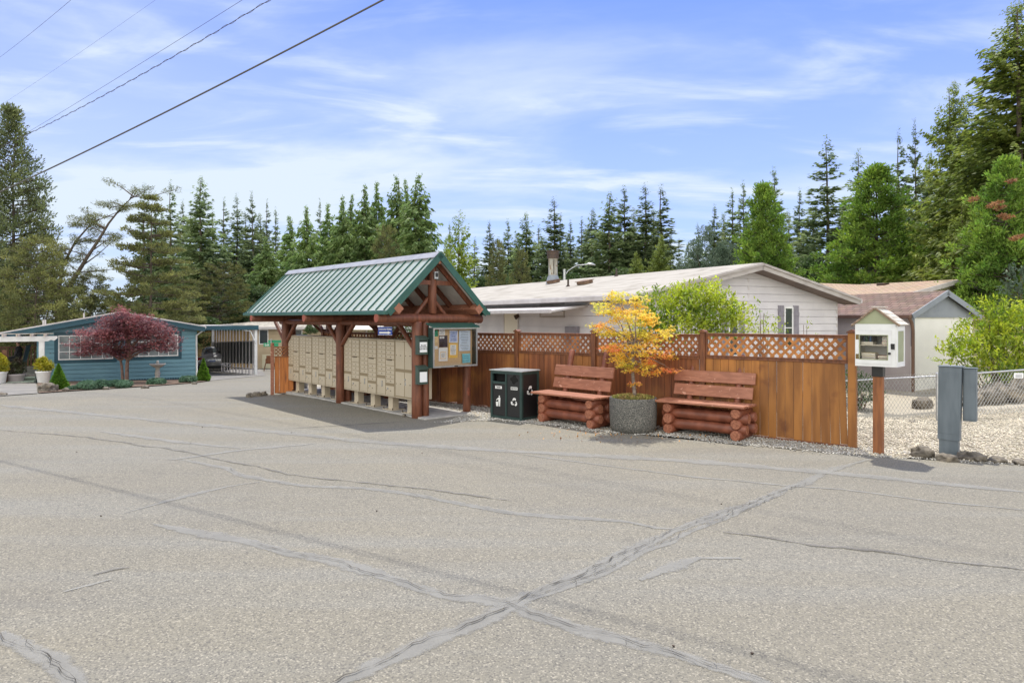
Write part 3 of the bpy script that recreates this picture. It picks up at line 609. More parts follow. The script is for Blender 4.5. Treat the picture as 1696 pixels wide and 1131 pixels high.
trn = N.new('ShaderNodeBsdfTransparent'); gls = N.new('ShaderNodeBsdfGlossy'); gls.inputs['Roughness'].default_value = .02; fr = N.new('ShaderNodeFresnel'); fr.inputs['IOR'].default_value = 1.45
mx = N.new('ShaderNodeMixShader'); gl.node_tree.links.new(fr.outputs[0], mx.inputs[0]); gl.node_tree.links.new(trn.outputs[0], mx.inputs[1]); gl.node_tree.links.new(gls.outputs[0], mx.inputs[2]); gl.node_tree.links.new(mx.outputs[0], N['Material Output'].inputs[0])
M['pane'] = gl; b.build('pane', gl, t)
# blue arrow sign hung from the tie log
kx = (638-848)/F
o_ = K(-.35, -.62); t_, z_ = hit(638, 548, (o_.x, o_.y), (math.cos(TK+R(50)), math.sin(TK+R(50))))
t = thing('direction_sign', 'small blue sign with white arrow hanging under the shelter beam', 'sign', (at(638, 548, 13.6).x, 13.6, at(638, 548, 13.6).z), R(-8))
BL = mat('sign_blue', srgb(28, 62, 150), rough=.45)
b = MB(); b.b2(-.145, .145, -.008, .008, -.085, .085, 0); b.build('sign_plate', BL, t)
b = MB(); b.b2(-.145, .145, -.0095, -.0085, -.085, -.079, 0); b.b2(-.145, .145, -.0095, -.0085, .079, .085, 0); b.prism([(-.12, -.052), (.055, -.052), (.055, -.068), (.125, -.036), (.055, -.004), (.055, -.020), (-.12, -.020)], 'y', -.0100, -.0085, 0); b.build('arrow', M['white'], t)
text(t, 'Community Bulletin', .047, (0, -.0095, .035), M['white'], bold=.001, sx=.72)
b = MB(); b.tube([(-.10, 0, .085), (-.10, .02, .20)], .004, 5); b.tube([(.10, 0, .085), (.10, .02, .20)], .004, 5); b.build('hanger', M['darkmetal'], t)

# ------------------------------------------------------------------ cluster mailboxes
def door_mesh(w, h, name, marks=True):
    b = MB(); b.b2(-w/2, w/2, -.006, 0, -h/2, h/2, 0, .003)
    if marks:
        b.tube([(-w/2+.035, -.006, 0), (-w/2+.035, -.011, 0)], .009, 8, 1); b.b2(w*.02, w*.14, -.0072, -.0062, -.008, .008, 1)
    return b.mesh(name, [M['cbu'], M['darkmetal']])
DS = door_mesh(.338, .084, 'mailbox_door'); DP = door_mesh(.335, .34, 'parcel_door'); DQ = door_mesh(.335, .20, 'parcel_door')
DT = door_mesh(.335, .56, 'tall_parcel_door'); DB = door_mesh(.335, .50, 'lower_parcel_door'); DH = door_mesh(.335, .12, 'outgoing_door', False)
ordn = ['the parcel locker unit with four tall doors, nearest the literature boxes', 'first narrow-door unit left of the parcel locker unit', 'second narrow-door unit left of the parcel locker unit', 'narrow-door unit just right of the middle shelter post',
        'narrow-door unit half hidden behind the middle shelter post', 'third narrow-door unit from the far shelter post', 'second narrow-door unit from the far shelter post', 'narrow-door unit right beside the far shelter post']
def cbu(i):
    bay, j = divmod(i, 4); x1 = -.115-bay*3.22-j*.757; xc = x1-.3775
    t = onK('mailbox_unit', 'tan cluster mailbox, '+ordn[i], 'mailbox', xc, -.33, .03, 'tan cluster mailboxes under the shelter')
    b = MB(); b.b2(-.372, .372, 0, .42, .30, 1.49, 0, .006); b.build('cabinet', M['cbu'], t)
    b = MB(); b.b2(-.3775, .3775, -.02, .44, 1.491, 1.515, 0, .008); b.build('hood', M['cbu'], t)
    b = MB(); b.b2(-.09, .09, .12, .27, .012, .299, 0); b.build('pedestal', M['cbu'], t)
    b = MB(); b.b2(-.20, .20, .04, .36, 0, .012, 0)
    for a in (-.18, .18):
        for c in (.06, .38): b.tube([(a, c, .012), (a, c, .05)], .012, 6, 1)
    b.build('base_plate', [M['cbu'], M['darkmetal']], t)
    def put(me, x, z): link('door', me, t, (x, -.001, z))
    b = MB()
    for x in (-.362, .362): b.b2(x-.006, x+.006, -.003, -.0005, .31, 1.485, 0)
    b.b2(-.3555, .3555, -.0015, -.0004, .325, 1.482, 0); b.build('frame_gap', M['cbu_gap'], t)
    if i == 0:
        for s_ in (-1, 1): put(DT, s_*.18, 1.195); put(DB, s_*.18, .60)
        b = MB(); b.tube([(.03, -.008, .70), (.03, -.02, .70)], .02, 10); b.b2(.015, .045, -.012, -.008, .58, .66); b.build('lock_hasp', M['steel'], t)
    else:
        z = 1.435
        for k in range(4): put(DS, -.18, z); put(DS, .18, z-.01); z -= .0935
        put(DH, .18, z-.035)
        h = MB(); h.b2(.09, .27, -.04, -.008, z+.018, z+.028); h.build('slot_handle', M['darkmetal'], t)
        zl_ = z
        for k in range(4): put(DS, -.18, zl_); zl_ -= .0935
        zr_ = z-.148
        for k in range(4): put(DS, .18, zr_); zr_ -= .0935
        put(DP, -.18, .505); link('door', DQ, t, (.18, -.001, .43))
        h = MB(); h.tube([(-.13, -.008, .60), (-.13, -.018, .60)], .022, 10); h.tube([(.10, -.008, .47), (.10, -.018, .47)], .02, 10); h.b2(-.145, -.115, -.016, -.008, .50, .57); h.build('lock_hasp', M['steel'], t)
for i in range(8): cbu(i)
# ------------------------------------------------------------------ wooden fence with lattice top
TF = R(-39.2); FE = Vector((5.26, 10.54, 0))
fd = Vector((-.775, .632, 0))
fen = thing('wooden_fence', 'stained cedar board fence with lattice top behind the benches', 'fence', FE, TF)
ft = [0, 2.42, 4.68, 6.63, 9.0, 11.3, 13.6]
def ftop(t): return 1.735-.010*t
for i, t in enumerate(ft):
    b = MB(); w = .115 if i == 0 else .095
    b.b2(-t-w/2, -t+w/2, -.062, .045, -.02, ftop(t)+.035, 0, .006)
    po = b.build('post', M['cedar_red'] if i else M['cedar_gold'], fen)
    b = MB(); z = ftop(t)+.036; b.prism([(-w/2-.015, z), (w/2+.015, z), (w/2+.015, z+.018), (0, z+.055), (-w/2-.015, z+.018)], 'y', -.078, .061, 0)
    for v in range(b.n): b.v[v] = (b.v[v][0]-t, b.v[v][1], b.v[v][2])
    b.build('post_cap', M['cedar_red'], po)
def clip_line(x0, z0, dx, dz, X0, X1, Z0, Z1):
    ta, tb_ = -1e9, 1e9
    for p, d, lo, hi in ((x0, dx, X0, X1), (z0, dz, Z0, Z1)):
        a, c = (lo-p)/d, (hi-p)/d
        if a > c: a, c = c, a
        ta, tb_ = max(ta, a), min(tb_, c)
    return (ta, tb_) if tb_-ta > .03 else None
def lattice(X0, X1, Z0, Z1, sp=.088, w=.040):
    b = MB()
    for s_, y in ((1, -.012), (-1, -.004)):
        x = X0-(Z1-Z0)-.1
        while x < X1+(Z1-Z0)+.1:
            zz = Z0 if s_ > 0 else Z0
            r = clip_line(x, zz, .7071, .7071*s_, X0, X1, Z0-.0001, Z1) if s_ > 0 else clip_line(x, Z1, .7071, -.7071, X0, X1, Z0, Z1+.0001)
            if r:
                zb = Z0 if s_ > 0 else Z1
                p = Vector((x+.7071*r[0], y, zb+.7071*s_*r[0])); q = Vector((x+.7071*r[1], y, zb+.7071*s_*r[1])); b.bar(p, q, .007, w, 0, up=(0, 0, 1))
            x += sp*1.414
    return b
for i in range(len(ft)-1):
    a, c = -ft[i+1]+.05, -ft[i]-.06; zt = ftop((ft[i]+ft[i+1])/2)
    pn = MB(); x = a; rr = random.Random(i)
    while x < c-.02:
        w = min(rr.uniform(.125, .145), c-x); lean = 0.0
        gap = .007
        if i == 0 and x > c-.55: lean = .05*(x-(c-.55))/.5; gap = .009
        z1 = zt-.43; z0 = .035+rr.uniform(-.008, .008)
        b = [(x, z0), (x+w-gap, z0), (x+w-gap-lean, z1), (x-lean, z1)]
        pn.prism(b, 'y', -.012+rr.uniform(-.006, .004), .006, 0); x += w
    pn.build('boards', M['cedar'] if i else M['cedar_gold'], fen)
    b = MB(); b.b2(a, c, -.030, .03, zt-.43, zt-.385, 0, .004); b.b2(a, c, -.045, .02, zt-.384, zt-.368, 0); b.build('middle_rail', M['cedar_red'], fen)
    b = MB(); b.b2(a, c, -.030, .03, zt-.04, zt-.002, 0, .004); b.b2(a, c, -.05, .05, zt-.0015, zt+.016, 0, .003); b.build('top_rail', M['cedar_red'], fen)
    b = MB(); b.b2(a, c, -.028, .012, .0, .034, 0); b.build('bottom_rail', M['cedar_red'], fen)
    for xx in (a+.016, c-.016): b = MB(); b.b2(xx-.016, xx+.016, -.024, .012, zt-.367, zt-.041, 0); b.build('stile', M['cedar_red'], fen)
    lattice(a+.03, c-.03, zt-.368, zt-.04, .098 if i == 0 else .088, .043 if i == 0 else .040).build('lattice', M['lattice'] if i else M['lattice_gold'], fen)
# short return panel by the far post of the shelter
o_ = on(451, 18.3); t = thing('fence_end_panel', 'short sunlit cedar fence panel beside the far shelter post', 'fence', (o_.x, o_.y, o_.z), R(20))
b = MB(); b.b2(-.045, .045, -.045, .045, 0, 1.33, 0, .005); b.lathe([(0.001, 1.39), (.03, 1.385), (.05, 1.35), (.05, 1.331)], 10, 0); b.build('post', M['bench'], t)
b = MB()
for k in range(4): b.b2(.06+k*.12, .175+k*.12, -.01, .01, .04, 1.0, 0)
b.build('boards', mat('fresh_cedar', srgb(188, 116, 56), srgb(164, 98, 46), rough=.6, scale=2, stretch=(10, 10, 1), island=.1), t)
b = lattice(.06, .54, 1.04, 1.26, .07, .022); b.b2(.05, .54, -.03, .02, 1.0, 1.035); b.b2(.05, .54, -.03, .02, 1.26, 1.29); b.build('lattice', M['lattice'], t)

# ------------------------------------------------------------------ benches
def bench(label, loc, rz, seed):
    random.seed(seed)
    t = thing('log_bench', label, 'bench', loc, rz, 'log benches against the fence')
    r = .092
    for sx in (-.60, .60):
        for k, z in enumerate((.092, .272, .452)):
            b = MB(); b.log((sx+random.uniform(-.012, .012), -.34+random.uniform(-.03, .02), z), (sx, .22, z), r*random.uniform(.95, 1.03), 18, 0, 1, .014); b.build('cross_log', [M['bench_log'], M['bench_end']], t)
    for y in (-.20, .09):
        for k, z in enumerate((.182, .362)):
            b = MB(); b.log((-.74, y, z), (.77+random.uniform(-.03, .03), y, z), r*random.uniform(.94, 1.0), 18, 0, 1, .014); b.build('long_log', [M['bench_log'], M['bench_end']], t)
    for k in range(3):
        y0 = -.42+k*.18; b = MB(); b.b2(-.80-.01*k, .76+.012*k, y0, y0+.165, .546, .584, 0, .006); b.build('seat_plank', M['bench'], t)
    lean = R(15)
    for sx in (-.43, .43):
        b = MB(); b.log((sx, .135, .40), (sx, .135+math.tan(lean)*.97, 1.37), .055, 14, 0, 1, .012); b.build('back_post', [M['bench_log'], M['bench_end']], t)
    for z in (.74, .98):
        b = MB(); yy = .135+math.tan(lean)*(z-.4)-.072; b.box((0, yy, z), (1.46-(.98-z)*.2, .036, .20), 0, (-lean, 0, 0), .006); b.build('back_board', M['bench'], t)
    return t
bench('red-brown log bench between the recycling bin and the round planter', (1.215, 12.93, 0), R(-46), 11)
bench('red-brown log bench to the right of the round planter', (3.37, 11.70, 0), R(-39), 12)
random.seed(21)

# ------------------------------------------------------------------ round planter and golden maple
pc = Vector((2.15, 12.12, 0))
t = thing('round_planter', 'round exposed aggregate concrete planter between the two benches', 'planter', pc)
b = MB(); b.lathe([(.001, .004), (.33, .004), (.385, .03), (.405, .12), (.415, .30), (.418, .575), (.412, .60), (.395, .60), (.38, .585), (.375, .52), (.001, .52)], 40); b.build('bowl', M['aggregate'], t)
def leaf_cards(C, L, W, up=None, spread=1.0, fold=False, dirs=None, droop=0.0):
    """N small diamond leaves: centres C (N,3), half length L, half width W (N,)"""
    n = len(C); a = RNG.normal(size=(n, 3))
    if dirs is not None: a = dirs+a*spread*.6
    a[:, 2] -= droop
    a /= np.linalg.norm(a, axis=1)[:, None]+1e-9
    q = RNG.normal(size=(n, 3))
    if up is not None: q = q*spread+np.array(up)[None]*2
    bb = np.cross(a, q); bb /= np.linalg.norm(bb, axis=1)[:, None]+1e-9
    L = np.broadcast_to(np.asarray(L, float), (n,))[:, None]; W = np.broadcast_to(np.asarray(W, float), (n,))[:, None]
    return np.stack([C-a*L, C+bb*W-a*L*.1, C+a*L, C-bb*W-a*L*.1], axis=1)
def star_cards(C, size, up=(0, 0, 1), spread=1.0):
    """palmate leaves: three long diamonds fanned from one stalk"""
    n = len(C); nrm = RNG.normal(size=(n, 3))*spread+np.array(up)[None]*1.6; nrm /= np.linalg.norm(nrm, axis=1)[:, None]
    a = np.cross(nrm, RNG.normal(size=(n, 3))); a /= np.linalg.norm(a, axis=1)[:, None]; b_ = np.cross(nrm, a); out = []
    s = np.broadcast_to(np.asarray(size, float), (n,))[:, None]
    for ang, f in ((-.95, .8), (0, 1.0), (.95, .8)):
        d = a*math.cos(ang)+b_*math.sin(ang); e = np.cross(nrm, d)
        out.append(np.stack([C, C+d*s*f*.45+e*s*.17, C+d*s*f, C+d*s*f*.45-e*s*.17], axis=1))
    return np.concatenate(out)
def ball(n, r, c=(0, 0, 0), shell=.5):
    d = RNG.normal(size=(n, 3)); d /= np.linalg.norm(d, axis=1)[:, None]; return d*(RNG.uniform(shell, 1, n)**.6)[:, None]*np.array(r)+np.array(c)
C = np.column_stack([RNG.uniform(-.37, .37, 2200), RNG.uniform(-.37, .37, 2200), np.zeros(2200)]); C = C[np.hypot(C[:, 0], C[:, 1]) < .375]; C[:, 2] = .585+.04*(1-(C[:, 0]**2+C[:, 1]**2)/.14)+RNG.uniform(-.01, .035, len(C))
b = MB(); b.lathe([(.001, .60), (.2, .59), (.374, .565)], 20); mo = b.build('soil', M['mulch'], t)
o = link('moss', np_mesh('moss', leaf_cards(C, .018, .008, up=(0, 0, 1)), 4, mat('moss_tuft', (0.20, 0.22, 0.045), (0.30, 0.20, 0.07), rough=.9, scale=9, island=.3)), t); o['kind'] = 'stuff'

LV = np.column_stack([RNG.normal(pc.x, .9, 150), RNG.normal(pc.y-.45, .35, 150)]); LV = np.column_stack([LV, [gz(a_, c_)+.022 for a_, c_ in LV]])
o = link('fallen_leaves', np_mesh('fallen_leaves', leaf_cards(LV, .022, .012, up=(0, 0, 3), spread=.4), 4, mat('fallen_maple_leaf', (0.50, 0.26, 0.06), (0.30, 0.13, 0.05), rough=.8, scale=5, island=.3))); o['kind'] = 'stuff'

def fork_tree(base, tips, trunk_top, r0, mb, m=0, bend=.15, n=8):
    """trunk then a limb to every tip; returns twig points along the limbs"""
    pts = []
    tt = Vector(trunk_top); b0 = Vector(base)
    mid = b0.lerp(tt, .5)+Vector((random.uniform(-1, 1), random.uniform(-1, 1), 0))*.03*(tt-b0).length
    mb.tube([b0-Vector((0, 0, .02)), b0.lerp(tt, .1), mid, tt], [r0*1.25, r0, r0*.85, r0*.72], n, m)
    for k, tip in enumerate(tips):
        tip = Vector(tip); f = random.uniform(.55, 1.0) if k else 1.0; s = b0.lerp(tt, f); d = tip-s
        c = s+d*.45+Vector((0, 0, 1))*d.length*bend+Vector((random.uniform(-1, 1), random.uniform(-1, 1), 0))*d.length*.08
        P = []
        for j in range(7):
            u = j/6; P.append((s*(1-u)**2+c*2*u*(1-u)+tip*u*u)+Vector((random.uniform(-1, 1), random.uniform(-1, 1), random.uniform(-1, 1)))*d.length*.012*(0 < j < 6))
        mb.tube(P, [r0*.5*(1-u/6)+r0*.05 for u in range(7)], 6, m); pts.append(P)
    return pts
def pxs(px, py, Y0, off=0): v = at(px, py, Y0+off); return v
t = thing('golden_maple_tree', 'small golden-leaved maple growing in the round planter', 'tree', pc+Vector((.03, 0, 0)))
o0 = pc+Vector((.03, 0, 0))
lob = [  # (px, py, radius px x, radius px y, depth offset, kind)
 (1022, 490, 20, 16, 0, 0), (1012, 512, 30, 16, .1, 0), (1052, 500, 20, 17, -.1, 0), (1042, 525, 42, 20, -.15, 0), (1070, 530, 24, 20, .15, 0), (990, 537, 12, 8, -.1, 0), (1000, 543, 22, 12, .1, 0), (1030, 553, 34, 14, .2, 0), (1085, 553, 34, 12, -.1, 0),
 (1112, 548, 14, 7, .1, 0), (1062, 560, 38, 15, .1, 0), (1010, 578, 28, 11, -.2, 1), (1030, 590, 30, 13, .1, 0), (1060, 580, 30, 14, -.25, 0), (1096, 587, 32, 9, .1, 1), (1035, 604, 20, 9, -.1, 0), (1064, 612, 20, 9, -.2, 1), (1086, 618, 16, 8, .05, 1), (1112, 612, 18, 8, -.05, 1), (1075, 600, 22, 9, .2, 1), (1024, 576, 22, 10, .25, 0), (1045, 612, 12, 8, 0, 0), (1051, 634, 6, 8, 0, 1)]
tipsW = [pxs(a, c, 12.12, e)-o0 for a, c, _, _, e, _ in lob]
b = MB(); P_ = fork_tree((0, 0, .55), tipsW[:14]+tipsW[15:22], pxs(1048, 560, 12.12)-o0, .034, b, bend=.10); b.build('trunk', M['bark_pale'], t)
V0 = []; V1 = []
for (a, c, rx, ry, e, kd) in lob:
    ctr = np.array(pxs(a, c, 12.12, e)-o0); s = 12.12/F; n = int(rx*ry*.80)
    # leaves in little tiers inside each lobe
    tc_ = ball(max(3, n//16), (rx*s, rx*s*.9, ry*s), ctr, .1); Cc = np.repeat(tc_, 16, axis=0)+RNG.normal(size=(len(tc_)*16, 3))*np.array([.055, .055, .016])
    (V1 if kd else V0).append(star_cards(Cc, RNG.uniform(.034, .062, len(Cc)), (0, -.1, 1), .8))
link('crown', np_mesh('crown', np.concatenate(V0), 4, M['maple_gold']), t)
link('lower_leaves', np_mesh('lower_leaves', np.concatenate(V1), 4, M['maple_low']), t)

# ------------------------------------------------------------------ twin litter and recycling bin
tB = math.atan2(-.5, .61)
t = thing('recycling_bin', 'black two-door litter and recycling cabinet with green frame', 'bin', (.187, 13.2, 0), tB)
BW, BD, BH = .80, .56, .955
b = MB()
for x0, x1 in ((-BW, -BW+.05), (-.05, 0)):
    for y0, y1 in ((0, .05), (BD-.05, BD)): b.b2(x0, x1, y0, y1, .0, BH-.001, 0)
b.b2(-BW/2-.018, -BW/2+.018, .001, .03, .03, BH-.05, 0)
for z0, z1 in ((.02, .065), (BH-.055, BH-.002)):
    b.b2(-BW+.0505, -.0505, .002, .045, z0, z1, 0); b.b2(-BW+.0505, -.0505, BD-.045, BD-.002, z0, z1, 0); b.b2(-BW+.002, -BW+.045, .051, BD-.051, z0, z1, 0); b.b2(-.045, -.002, .051, BD-.051, z0, z1, 0)
b.b2(-BW+.0505, -BW/2-.019, .004, .03, .70, .745, 0); b.build('frame', M['bin_green'], t)
b = MB(); b.b2(-BW-.02, .02, -.02, BD+.02, BH, BH+.022, 0, .006); b.build('top', mat('bin_lid', (.46, .48, .48), (.36, .38, .38), rough=.3, metallic=.3, scale=7), t)
b = MB(); b.b2(-.03, -.012, .051, BD-.051, .065, BH-.055, 0); b.b2(-BW+.012, -BW+.03, .051, BD-.051, .065, BH-.055, 0); b.b2(-BW+.0505, -.0505, BD-.03, BD-.012, .065, BH-.055, 0); b.build('side_panel', M['black'], t)
b = MB(); b.b2(-BW+.055, -BW/2-.022, .015, .028, .07, .698, 0); dl = b.build('door', M['black'], t)
b = MB(); b.b2(-BW/2+.022, -.055, .015, .028, .07, BH-.06, 0); dr = b.build('door', M['black'], t)
b = MB(); b.b2(-BW+.055, -BW/2-.022, .12, .13, .745, BH-.056, 0)
b.build('litter_opening', M['darkgap'], t)
b = MB(); n = 18; pts = []
for k in range(40):
    a = 2*math.pi*k/40; r = .088+.016*math.cos(4*a+.6); pts.append((-BW/4+r*math.cos(a), .80+r*math.sin(a)*.9))
b.prism(pts, 'y', .0125, .0150, 0); b.build('recycling_opening', M['darkgap'], t)
for x, s in ((-BW*.75, 'TRASH'), (-BW*.25, 'RECYCLE')):
    b = MB(); b.b2(x-.085, x+.085, .0115, .0148, .600, .655, 0); pl = b.build('name_plate', M['white'], t); text(t, s, .042, (x, .0105, .627), M['black'], bold=.0015, sx=.85)
def recycle(parent, loc, s, rot):
    b = MB()
    for k in range(3):
        a0 = 2*math.pi*k/3+math.pi/2
        def P(x, z): c, q = math.cos(a0-math.pi/2), math.sin(a0-math.pi/2); return (x*c-z*q, x*q+z*c)
        poly = [P(*p) for p in ((-.42, .34), (-.20, .72), (-.06, .80), (.22, .80), (.34, .66), (.46, .72), (.34, .30), (-.02, .42), (.10, .50), (.02, .60), (-.22, .22))]
        b.prism([(x*s, z*s) for x, z in poly], 'y', -.0008, .0008, 0)
    return b.build('recycling_symbol', M['white'], parent, loc, rot)
recycle(t, (-BW*.25, .0135, .36), .105, (0, 0, 0)); recycle(t, (-.0110, BD*.5, .57), .125, (0, 0, R(90)))
b = MB(); x = -BW*.75; q = lambda l: b.prism([(x+u*.001, .27+v*.001) for u, v in l], 'y', .0128, .0148, 0)
q([(10, 160), (32, 160), (38, 175), (32, 190), (20, 195), (8, 188), (5, 172)]); q([(0, 60), (42, 60), (48, 150), (20, 156), (-10, 150), (-60, 105), (-55, 95), (-5, 120)]); q([(5, -20), (20, -20), (22, 58), (2, 58)]); q([(26, -20), (40, -20), (42, 58), (25, 58)]); q([(-60, -20), (-15, -20), (-8, 70), (-68, 70)])
b.build('litter_symbol', M['white'], t)

# ------------------------------------------------------------------ little book exchange on its post
TL = R(-44)
lp = on(1455, 10.07); t = thing('book_exchange_box', 'white and sage little library cabinet with shingled roof on a cedar post', 'library box', (lp.x, lp.y, 0), TL)
b = MB(); b.b2(-.065, .065, -.05, .05, -.03, 1.17, 0, .006); b.build('post', mat('library_post', srgb(150, 94, 52), srgb(122, 74, 42), rough=.6, scale=2, stretch=(10, 10, 1), bump=.3, bscale=6, bstretch=(20, 20, 1), c3=srgb(112, 56, 30), s3=4, lo3=.6, hi3=.8), t)
b = MB(); b.b2(-.075, .075, -.065, .065, 1.14, 1.298, 0, .004); b.build('bracket', M['black'], t)
x0, x1, y0, y1, z0, z1 = -.255, .285, -.20, .20, 1.30, 1.915
b = MB(); b.b2(x0, x1, y0, y1, z0, z0+.03, 0); b.b2(x0, x1, y1-.02, y1, z0+.0301, z1, 0)
b.b2(x0, x0+.02, y0, y1-.0201, z0+.0301, z1, 0); b.b2(x1-.02, x1, y0, y1-.0201, z0+.0301, z1, 0)
fx0, fx1, fz0, fz1 = x0+.055, x1-.095, z0+.095, z1-.155
for a in ((x0, x1, fz1+.06, z1), (x0, x1, z0, fz0-.06)): b.b2(a[0], a[1], y0-.018, y0-.0005, a[2], a[3], 0)
b.b2(x0, fx0-.045, y0-.018, y0-.0005, fz0-.06, fz1+.06, 0); b.b2(fx1+.045, x1, y0-.018, y0-.0005, fz0-.06, fz1+.06, 0)
for (ya, yb, za, zb) in ((y0+.0, y0+.05, z0, z1), (y1-.04, y1, z0, z1), (y0+.0505, y1-.0405, z0, z0+.07), (y0+.0505, y1-.0405, z1-.10, z1)): b.b2(x1+.0005, x1+.014, ya, yb, za, zb, 0)
b.build('cabinet', M['white'], t)
b = MB(); b.b2(x1+.0005, x1+.005, y0+.051, y1-.041, z0+.071, z1-.101, 0); b.build('side_panel', M['sage'], t)
pk = .215; b = MB(); b.prism([(x0, z1+.001), (x1, z1+.001), ((x0+x1)/2, z1+pk)], 'y', y0-.005, y1, 0); b.build('gable', M['sage'], t)
sa_ = math.atan2(pk, (x1-x0)/2); xm = (x0+x1)/2; L_ = math.hypot(pk, (x1-x0)/2)
b = MB()
for s_ in (-1, 1):
    n = Vector((s_*math.sin(sa_), 0, math.cos(sa_))); dn = Vector((s_*math.cos(sa_), 0, -math.sin(sa_))); top = Vector((xm, 0, z1+pk))
    b.bar(top+n*.012+Vector((0, y0-.02, 0)), top+n*.012+dn*(L_+.055)+Vector((0, y0-.02, 0)), .03, .024, 0, up=n)
b.build('rake_board', mat('weathered_board', srgb(150, 128, 106), srgb(120, 100, 82), rough=.8, scale=8, stretch=(1, 6, 6)), t)
SHK = mat('cedar_shake', srgb(214, 208, 198), srgb(180, 172, 160), rough=.85, scale=9, stretch=(1, .5, 1), island=.06, bump=.4, bscale=30)
for s_ in (-1, 1):
    b = MB(); n = Vector((s_*math.sin(sa_), 0, math.cos(sa_))); dn = Vector((s_*math.cos(sa_), 0, -math.sin(sa_))); top = Vector((xm, (y0+y1)/2, z1+pk)); Wd = y1-y0+.03
    b.bar(top+n*.003-Vector((0, 0, 0)), top+n*.003+dn*(L_+.04), Wd, .006, 0, up=n)
    for k in range(4):
        a0 = L_*k/4.0; ya = -Wd/2
        while ya < Wd/2-.02:
            w = random.uniform(.09, .14); w = min(w, Wd/2-ya); yc = ya+w/2
            p = top+dn*a0+n*.018+Vector((0, yc+.012, 0)); q_ = top+dn*(a0+L_/4+.055)+n*.030+Vector((0, yc+.012, 0)); b.bar(p, q_, w-.004, .010, 0, up=n); ya += w
    b.build('shingles', SHK, t)
b = MB(); b.box((xm, (y0+y1)/2+.012, z1+pk+.036), (.10, y1-y0+.04, .014), 0); b.build('ridge_board', SHK, t)
b = MB()
for a in ((fx0-.044, fx1+.044, fz1, fz1+.058), (fx0-.044, fx1+.044, fz0-.058, fz0), (fx0-.044, fx0, fz0+.0005, fz1-.0005), (fx1, fx1+.044, fz0+.0005, fz1-.0005)): b.b2(a[0], a[1], y0-.024, y0-.001, a[2], a[3], 0)
dr = b.build('door', M['white'], t)
b = MB(); b.b2(fx0, fx1, y0-.012, y0-.009, fz0, fz1, 0); b.build('pane', M['pane'], dr)
b = MB()
for a in ((fx0, fx1, fz1-.012, fz1), (fx0, fx1, fz0, fz0+.012), (fx0, fx0+.012, fz0+.013, fz1-.013), (fx1-.012, fx1, fz0+.013, fz1-.013)): b.b2(a[0], a[1], y0-.027, y0-.013, a[2], a[3], 0)
b.build('pane_bead', M['sage'], dr)
for z in (fz1-.03, fz0+.05): b = MB(); b.b2(x0+.012, x0+.052, y0-.028, y0-.0185, z-.042, z+.03, 0); b.build('hinge', M['hardware'], dr)
b = MB(); b.b2(fx1+.035, fx1+.085, y0-.030, y0-.0245, fz0+.16, fz0+.24, 0, .004); b.tube([(fx1+.05, y0-.03, fz0+.22), (fx1+.05, y0-.045, fz0+.22)], .014, 8); b.tube([(fx1+.07, y0-.03, fz0+.175), (fx1+.07, y0-.045, fz0+.175)], .014, 8); b.build('latch', M['black'], dr)
b = MB(); b.tube([(fx1+.02, y0-.02, fz0+.10), (fx1+.02, y0-.055, fz0+.10)], .018, 10); b.build('knob', M['black'], dr)
b = MB(); b.b2(x0+.021, x1-.021, y0+.02, y1-.021, z0+.30, z0+.315, 0); b.build('shelf', M['cream'], t)
bc = [srgb(40, 50, 70), srgb(190, 60, 60), srgb(210, 205, 195), srgb(60, 90, 130), srgb(200, 180, 90), srgb(90, 60, 110), srgb(230, 225, 220), srgb(40, 80, 60), srgb(180, 120, 90), srgb(30, 30, 34)]
BM = [mat('book_cover', c, rough=.6) for c in bc]; pgm = mat('book_pages', srgb(232, 224, 206), rough=.9)
def book(label, x, z, w, h, d, m, flat=False, tilt=0.0):
    w0 = Vector((x, -.06, z)); o = thing('book', label, 'book', t.matrix_basis @ w0 if False else Vector((lp.x, lp.y, 0))+Matrix.Rotation(TL, 3, 'Z') @ w0, TL, 'books inside the white library box')
    b = MB(); b.b2(-w/2, w/2, -d/2, d/2, 0, h, 0, .003); c = b.build('cover', m, o, (0, 0, 0), (0, tilt, 0))
    b = MB()
    if flat: b.b2(-w/2+.004, w/2+.001, -d/2-.001, d/2+.001, .004, h-.004, 0)
    else: b.b2(-w/2+.004, w/2-.004, -d/2+.004, d/2+.001, h-.006, h+.001, 0)
    b.build('pages', pgm, o, (0, 0, 0), (0, tilt, 0))
cn = ['navy', 'red', 'ivory', 'blue', 'mustard', 'violet', 'white', 'dark green', 'brown', 'black']
x = fx0+.01
for i, k in enumerate((9, 0, 7, 9, 3, 9)):
    w = .020+.004*(i % 3); book('%s upright book on the upper shelf, number %s from the hinges' % (cn[k], ['one', 'two', 'three', 'four', 'five', 'six'][i]), x+w/2, z0+.356, w, .16-.01*(i % 3), .15, BM[k]); x += w+.004
book('white book lying flat under the upright books on the upper shelf', fx0+.08, z0+.316, .17, .038, .16, BM[6], True)
book('red book lying at the bottom of the short pile on the upper shelf', fx1-.055, z0+.316, .10, .05, .15, BM[1], True); book('pale blue book in the middle of the pile on the upper shelf', fx1-.055, z0+.367, .10, .035, .15, mat('book_cover', srgb(170, 190, 214), rough=.6), True); book('ivory book on top of the short pile on the upper shelf', fx1-.055, z0+.403, .095, .03, .15, BM[2], True)
z = z0+.031
for i, (k, h) in enumerate(((2, .03), (6, .028), (5, .03), (6, .022), (4, .05))):
    book('%s book in the left pile on the lower shelf, %s from the bottom' % (cn[k], ['first', 'second', 'third', 'fourth', 'fifth'][i]), fx0+.10+.005*(i % 2), z, .19, h, .16, BM[k], True); z += h+.001
z = z0+.031
